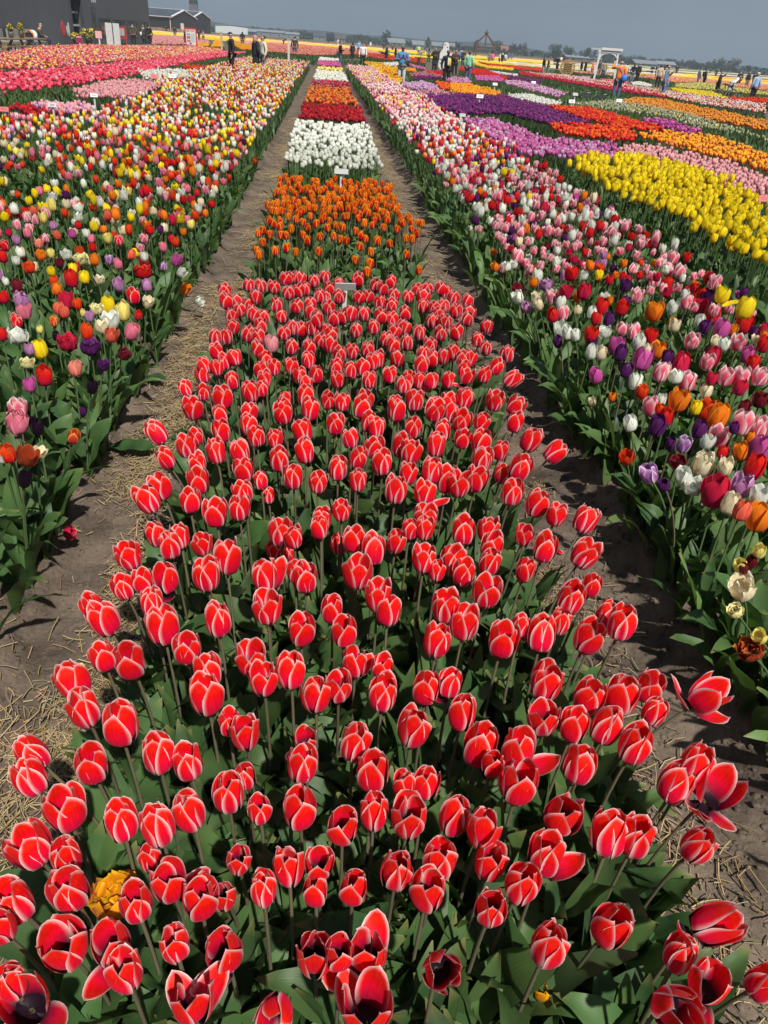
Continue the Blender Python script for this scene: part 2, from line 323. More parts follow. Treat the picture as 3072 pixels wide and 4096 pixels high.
# colour kinds: body, margin, margin width (m), inner blotch
K = {
 'redwhite': ((.80, .004, .005), (.90, .67, .65), .0108, 1.0), 'flame': ((.62, .014, .006), (1.0, .56, .010), .0150, .2), 'golddouble': ((.85, .34, .006), (.88, .50, .012), .006, 0), 'white': ((.74, .76, .66), (.80, .80, .76), .004, 0), 'red': ((.62, .010, .008), (.70, .03, .015), .003, .9),
 'yellow': ((.84, .65, .010), (.90, .76, .05), .004, 0), 'orange': ((.80, .20, .010), (.86, .40, .02), .006, .1), 'redorange': ((.70, .050, .008), (.85, .22, .01), .004, .3), 'crimson': ((.55, .012, .05), (.70, .05, .10), .004, .3),
 'coral': ((.72, .12, .06), (.85, .28, .16), .006, 0), 'pink': ((.74, .17, .25), (.86, .45, .50), .007, 0), 'pinkwhite': ((.76, .09, .16), (.92, .82, .79), .0235, 0), 'lilac': ((.52, .22, .45), (.75, .52, .66), .006, 0),
 'orchid': ((.52, .075, .30), (.66, .22, .44), .005, 0), 'purple': ((.085, .012, .10), (.16, .03, .17), .004, .3), 'black': ((.012, .004, .012), (.03, .008, .025), .004, 0), 'maroon': ((.14, .006, .014), (.26, .02, .03), .004, 0),
 'cream': ((.80, .70, .46), (.86, .80, .64), .006, 0), 'paleyellow': ((.82, .70, .18), (.86, .78, .36), .005, 0), 'salmon': ((.78, .22, .15), (.88, .50, .38), .013, 0), 'whitepurple': ((.36, .10, .36), (.80, .74, .80), .019, 0),
 'yellowred': ((.66, .05, .03), (.86, .58, .05), .017, 0), 'rust': ((.34, .05, .012), (.55, .14, .03), .006, 0), 'bud': ((.22, .27, .12), (.55, .52, .36), .006, 0), 'bronze': ((.62, .13, .02), (.80, .36, .05), .008, 0), 'plum': ((.26, .02, .16), (.38, .06, .26), .004, 0),
 'palepink': ((.74, .27, .30), (.86, .52, .52), .007, 0), 'darkred': ((.30, .004, .012), (.38, .01, .02), .004, .2), 'gold': ((.85, .34, .006), (.86, .48, .012), .005, 0), 'mauve': ((.36, .12, .20), (.5, .24, .3), .005, 0), 'brick': ((.62, .14, .09), (.76, .30, .22), .007, 0), 'hotpinkred': ((.72, .05, .10), (.80, .16, .2), .006, 0),
}
for k0, k1 in [('creamdouble', 'paleyellow'), ('whitedouble', 'white'), ('lilacfringe', 'lilac'), ('crimsondouble', 'crimson'), ('purpledouble', 'purple'), ('blackfringe', 'black'), ('maroondouble', 'maroon'), ('reddouble', 'red'), ('pinkfringe', 'pink'), ('creamfringe', 'cream'), ('rustdouble', 'rust')]: K[k0] = K[k1]
K['creamdouble'] = ((.82, .74, .34), (.86, .80, .5), .005, 0)
def kca(k, n=1, jit=.10):
    b, m, wd, bl = K[k]; j = 1 + rng.normal(0, jit, (n, 1)).clip(-.25, .25)
    return np.concatenate([np.array(b)[None] * j, np.full((n, 1), wd)], 1), np.concatenate([np.repeat(np.array(m)[None], n, 0) * (1 + (j - 1) * .5), np.full((n, 1), bl)], 1)
def kinds_ca(names, idx):
    A = np.zeros((len(idx), 4)); Bc = np.zeros((len(idx), 4))
    for i, k in enumerate(names):
        m = idx == i; n = int(m.sum())
        if n: a, b = kca(k, n); A[m] = a; Bc[m] = b
    return A, Bc
GREEN = np.array([.085, .14, .05, 1]); DUSK = np.array([.12, .105, .065, 1])
def leafcols(n): 
    j = 1 + rng.normal(0, .16, (n, 1)); return np.concatenate([np.array([[1., 1., 1.]]) * j * (1 + rng.normal(0, .06, (n, 3))), np.ones((n, 1))], 1).clip(.4, 1.8)
def stemcols(n, c=GREEN): return np.repeat(c[None], n, 0) * (1 + rng.normal(0, .1, (n, 1)))
def scatter_poly(poly, spacing, jit=.42, seed=0):
    r0 = np.random.default_rng(seed + 5); P = np.array(poly); x0, y0 = P.min(0); x1, y1 = P.max(0)
    nx = int((x1 - x0) / spacing) + 2; ny = int((y1 - y0) / (spacing * .87)) + 2
    gx, gy = np.meshgrid(np.arange(nx), np.arange(ny)); X = x0 + (gx + .5 * (gy % 2)) * spacing; Y = y0 + gy * spacing * .87
    X = X.ravel() + r0.uniform(-jit, jit, X.size) * spacing; Y = Y.ravel() + r0.uniform(-jit, jit, Y.size) * spacing
    m = inpoly(poly, X, Y); return X[m], Y[m]
def plants_jobs(X, Y, tmpl, names, weights, hmean, hsd, bs, lean=.05, z0=0., stem=GREEN, patch=0):
    n = len(X)
    if n == 0: return []
    if patch:
        q = vnoise(X * patch, Y * patch, 3) * .6 + rng.random(n) * .4; q = np.argsort(np.argsort(q)) / n
        idx = np.searchsorted(np.cumsum(weights) / np.sum(weights), q * .4 + rng.random(n) * .6)
    else: idx = rng.choice(len(names), n, p=np.array(weights) / np.sum(weights))
    idx = np.clip(idx, 0, len(names) - 1)
    A, Bc = kinds_ca(names, idx); which = rng.integers(0, len(tmpl), n); h = rng.normal(hmean, hsd, n).clip(hmean * .6, hmean * 1.35)
    jobs = []
    for k, t in enumerate(tmpl):
        m = which == k; c = int(m.sum())
        if not c: continue
        b = bs * rng.uniform(.85, 1.15, c)
        sc = np.stack([b, b, h[m] / .43 * 1.0], 1)
        loc = np.stack([X[m], Y[m], np.full(c, z0)], 1)
        jobs.append((t, loc, rng.uniform(0, 6.283, c), sc, rng.normal(0, lean, c), A[m], Bc[m], leafcols(c), stemcols(c, stem)))
    return jobs
# ---------------------------------------------------------------- shapes of the visitors (placed further down)
SKIN = pm('skin', (.45, .26, .18), rough=.55, noise=.06); SKIND = pm('skin_deep', (.11, .055, .035), rough=.5, noise=.06)
def skin_mesh(name, verts, edges, radii, mat, root=0, sub=2):
    me = bpy.data.meshes.new(name); me.from_pydata(verts, edges, []); o = bpy.data.objects.new(name, me); COL.objects.link(o)
    md = o.modifiers.new('skin', 'SKIN'); md.use_smooth_shade = True; md.branch_smoothing = .3
    sv = me.skin_vertices[0].data
    for i, r in enumerate(radii): sv[i].radius = r if isinstance(r, tuple) else (r, r); sv[i].use_root = (i == root)
    ss = o.modifiers.new('sub', 'SUBSURF'); ss.levels = sub; ss.render_levels = sub
    dg = bpy.context.evaluated_depsgraph_get(); nm = bpy.data.meshes.new_from_object(o.evaluated_get(dg)); nm.name = name
    bpy.data.objects.remove(o); nm.materials.clear(); nm.materials.append(mat); return nm
# a figure 1.72 m tall facing -y; arm joints per pose: (elbow, wrist, fingertip) for the two sides
ARMS = {'stand': (((-.27, .03, 1.10), (-.27, -.06, .86), (-.265, -.09, .74)), ((.27, .03, 1.10), (.27, -.06, .86), (.265, -.09, .74))),
        'phone': (((-.28, -.02, 1.13), (-.10, -.26, 1.17), (-.04, -.31, 1.22)), ((.28, -.02, 1.13), (.10, -.26, 1.17), (.04, -.31, 1.22))),
        'raise': (((-.27, .03, 1.10), (-.25, -.10, .88), (-.24, -.14, .78)), ((.34, -.18, 1.36), (.30, -.36, 1.55), (.28, -.40, 1.65))),
        'hand': (((-.27, .03, 1.10), (-.26, -.06, .87), (-.255, -.09, .76)), ((.33, -.06, 1.20), (.18, -.24, 1.38), (.12, -.27, 1.46)))}
def fingers(V, E, Rd, iw, tip, d):
    """five short fingers off the palm"""
    w_ = Vector(V[iw]); t_ = Vector(tip); a = (t_ - w_).normalized(); s = a.cross(Vector((0, 1, .2))).normalized(); pl = w_ + a * .05; V.append(tuple(pl)); E.append((iw, len(V) - 1)); Rd.append((.03, .018)); ip = len(V) - 1
    for k in range(4):
        b = pl + a * .045 + s * (k - 1.5) * .017; V.append(tuple(b)); E.append((ip, len(V) - 1)); Rd.append(.0095); V.append(tuple(b + a * (.055 - .008 * abs(k - 1.3)) + Vector((0, -.012, 0)))); E.append((len(V) - 2, len(V) - 1)); Rd.append(.008)
    b = pl + s * .035 * d + a * .01; V.append(tuple(b)); E.append((ip, len(V) - 1)); Rd.append(.011); V.append(tuple(b + a * .035 + s * .012 * d)); E.append((len(V) - 2, len(V) - 1)); Rd.append(.009)
def lean_map(bend):
    """bend the figure forward about the hips"""
    def f(p):
        p = Vector(p)
        if bend and p.z > .92:
            t = min(1, (p.z - .92) / .25); q = Vector((p.x, p.y, p.z - .92)); q.rotate(Quaternion((1, 0, 0), bend * t)); p = Vector((q.x, q.y, q.z + .92))
        return tuple(p)
    return f
_fig = {}
def figure(pose):
    if pose in _fig: return _fig[pose]
    bend = {'bend': 1.25, 'bend2': .6}.get(pose, 0.); arms = ARMS.get(pose, ARMS['stand']); f = lean_map(bend)
    V = [(0, 0, .95), (0, 0, 1.10), (0, -.005, 1.28), (0, 0, 1.42), (0, .0, 1.50), (0, -.02, 1.56), (0, -.015, 1.63), (0, -.005, 1.69)]; E = [(i, i + 1) for i in range(7)]; Rd = [(.15, .11), (.13, .095), (.16, .11), (.13, .085), (.052, .055), (.068, .08), (.076, .092), (.055, .065)]
    nosei = len(V); V.append((0, -.115, 1.585)); E.append((5, nosei)); Rd.append(.014)
    for s in (-1, 1): V.append((s * .082, -.005, 1.60)); E.append((6, len(V) - 1)); Rd.append(.016)
    for s, (el, wr, fg) in zip((-1, 1), arms):
        i0 = len(V); V += [(s * .185, 0, 1.41), el, wr]; E += [(3, i0), (i0, i0 + 1), (i0 + 1, i0 + 2)]; Rd += [.062, .045, .030]; fingers(V, E, Rd, i0 + 2, fg, -s)
    for s in (-1, 1):
        i0 = len(V); V += [(s * .095, 0, .88), (s * .105, -.015, .50), (s * .11, .02, .10), (s * .115, -.03, .04), (s * .13, -.15, .035)]; E += [(0, i0)] + [(i0 + k, i0 + k + 1) for k in range(4)]; Rd += [.092, .06, .042, .042, .034]
    body = skin_mesh('body', [f(p) for p in V], E, Rd, SKIN)
    def arms_part(V, E, Rd, ic, k):
        for s, (el, wr, fg) in zip((-1, 1), arms):
            i0 = len(V); e_ = Vector(el); w2 = Vector(wr); V += [(s * .19, 0, 1.41), el, tuple(e_ + (w2 - e_) * .93)]; E += [(ic, i0), (i0, i0 + 1), (i0 + 1, i0 + 2)]; Rd += [.075 * k, .06 * k, .045 * k]
    V = [(0, 0, .86), (0, 0, 1.10), (0, -.005, 1.28), (0, .0, 1.42), (0, .01, 1.475)]; E = [(i, i + 1) for i in range(4)]; Rd = [(.185, .14), (.168, .125), (.185, .13), (.15, .10), (.075, .07)]; arms_part(V, E, Rd, 3, 1.0)
    coat = skin_mesh('jacket', [f(p) for p in V], E, Rd, SKIN)
    V = [(0, 0.01, .45), (0, 0, .86), (0, 0, 1.10), (0, -.005, 1.28), (0, .0, 1.42), (0, .01, 1.475)]; E = [(i, i + 1) for i in range(5)]; Rd = [(.22, .19), (.20, .155), (.175, .13), (.188, .13), (.15, .10), (.075, .07)]; arms_part(V, E, Rd, 4, 1.05)
    lcoat = skin_mesh('coat', [f(p) for p in V], E, Rd, SKIN, root=1)
    V = [(0, 0, .97)]; E = []; Rd = [(.165, .125)]
    for s in (-1, 1): i0 = len(V); V += [(s * .095, 0, .87), (s * .105, -.015, .50), (s * .11, .02, .09)]; E += [(0, i0), (i0, i0 + 1), (i0 + 1, i0 + 2)]; Rd += [.108, .08, .062]
    trous = skin_mesh('trousers', [f(p) for p in V], E, Rd, SKIN)
    def hair(kind):
        if kind == 'long': V = [(0, .02, 1.71), (0, .05, 1.62), (0, .085, 1.48), (0, .11, 1.30)]; Rd = [(.07, .075), (.093, .085), (.10, .06), (.07, .04)]
        elif kind == 'bun': V = [(0, .01, 1.705), (0, .035, 1.64), (0, .05, 1.58), (0, .11, 1.70)]; Rd = [.075, (.09, .088), (.07, .06), .045]
        elif kind == 'hood': V = [(0, .015, 1.715), (0, .03, 1.63), (0, .03, 1.53), (0, .02, 1.44)]; Rd = [.085, (.105, .105), (.10, .10), (.13, .11)]
        elif kind == 'cap': V = [(0, .01, 1.72), (0, .01, 1.675), (0, -.10, 1.665), (0, -.165, 1.65)]; Rd = [.07, (.092, .10), (.07, .014), (.055, .01)]
        elif kind == 'beanie': V = [(0, .015, 1.775), (0, .012, 1.71), (0, .01, 1.665)]; Rd = [.05, .086, (.09, .1)]
        else: V = [(0, .012, 1.705), (0, .03, 1.645), (0, .05, 1.58)]; Rd = [.076, (.088, .09), (.066, .055)]
        return skin_mesh('hair', [f(p) for p in V], [(i, i + 1) for i in range(len(V) - 1)], Rd, SKIN)
    _fig[pose] = dict(body=body, coat=coat, longcoat=lcoat, trousers=trous, **{'h_' + k: hair(k) for k in ('short', 'long', 'bun', 'hood', 'cap', 'beanie')}); return _fig[pose]
# a seated figure
V = [(0, 0, .56), (0, .03, .78), (0, .02, .95), (0, -.02, 1.06), (0, -.05, 1.14), (0, -.09, 1.20), (0, -.09, 1.27), (0, -.08, 1.33)]; E = [(i, i + 1) for i in range(7)]; Rd = [(.16, .13), (.15, .11), (.165, .12), (.13, .09), (.055, .055), (.07, .08), (.076, .09), (.055, .065)]
V.append((0, -.185, 1.22)); E.append((5, 8)); Rd.append(.015)
for s in (-1, 1):
    i0 = len(V); V += [(s * .19, 0, 1.04), (s * .25, -.08, .78), (s * .08, -.30, .70)]; E += [(3, i0), (i0, i0 + 1), (i0 + 1, i0 + 2)]; Rd += [.062, .046, .032]; fingers(V, E, Rd, i0 + 2, (s * .02, -.38, .68), -s)
for s in (-1, 1):
    i0 = len(V); V += [(s * .10, -.12, .55), (s * .13, -.48, .54), (s * .13, -.46, .10), (s * .14, -.62, .04)]; E += [(0, i0), (i0, i0 + 1), (i0 + 1, i0 + 2), (i0 + 2, i0 + 3)]; Rd += [.09, .065, .045, .036]
JV = [(0, .0, .58), (0, .03, .78), (0, .02, .95), (0, -.01, 1.08)]; JE = [(0, 1), (1, 2), (2, 3)]; JR = [(.19, .15), (.18, .135), (.19, .135), (.13, .10)]
for s in (-1, 1): i0 = len(JV); JV += [(s * .20, 0, 1.03), (s * .255, -.08, .78), (s * .11, -.26, .71)]; JE += [(2, i0), (i0, i0 + 1), (i0 + 1, i0 + 2)]; JR += [.075, .062, .048]
TV = [(0, 0, .56)]; TE = []; TR = [(.17, .13)]
for s in (-1, 1): i0 = len(TV); TV += [(s * .10, -.12, .56), (s * .13, -.50, .55), (s * .13, -.47, .10)]; TE += [(0, i0), (i0, i0 + 1), (i0 + 1, i0 + 2)]; TR += [.105, .082, .062]
SEATED = dict(body=skin_mesh('body', V, E, Rd, SKIN), jacket=skin_mesh('jacket', JV, JE, JR, SKIN), trousers=skin_mesh('trousers', TV, TE, TR, SKIN), cap=skin_mesh('cap', [(0, -.07, 1.36), (0, -.08, 1.325), (0, -.19, 1.30)], [(0, 1), (1, 2)], [.07, (.09, .1), (.06, .014)], SKIN), collar=skin_mesh('collar', [(0, .02, 1.05), (0, .0, 1.12)], [(0, 1)], [(.11, .1), (.085, .085)], SKIN))
for p_ in ('stand', 'phone', 'raise', 'hand', 'bend', 'bend2'): figure(p_)
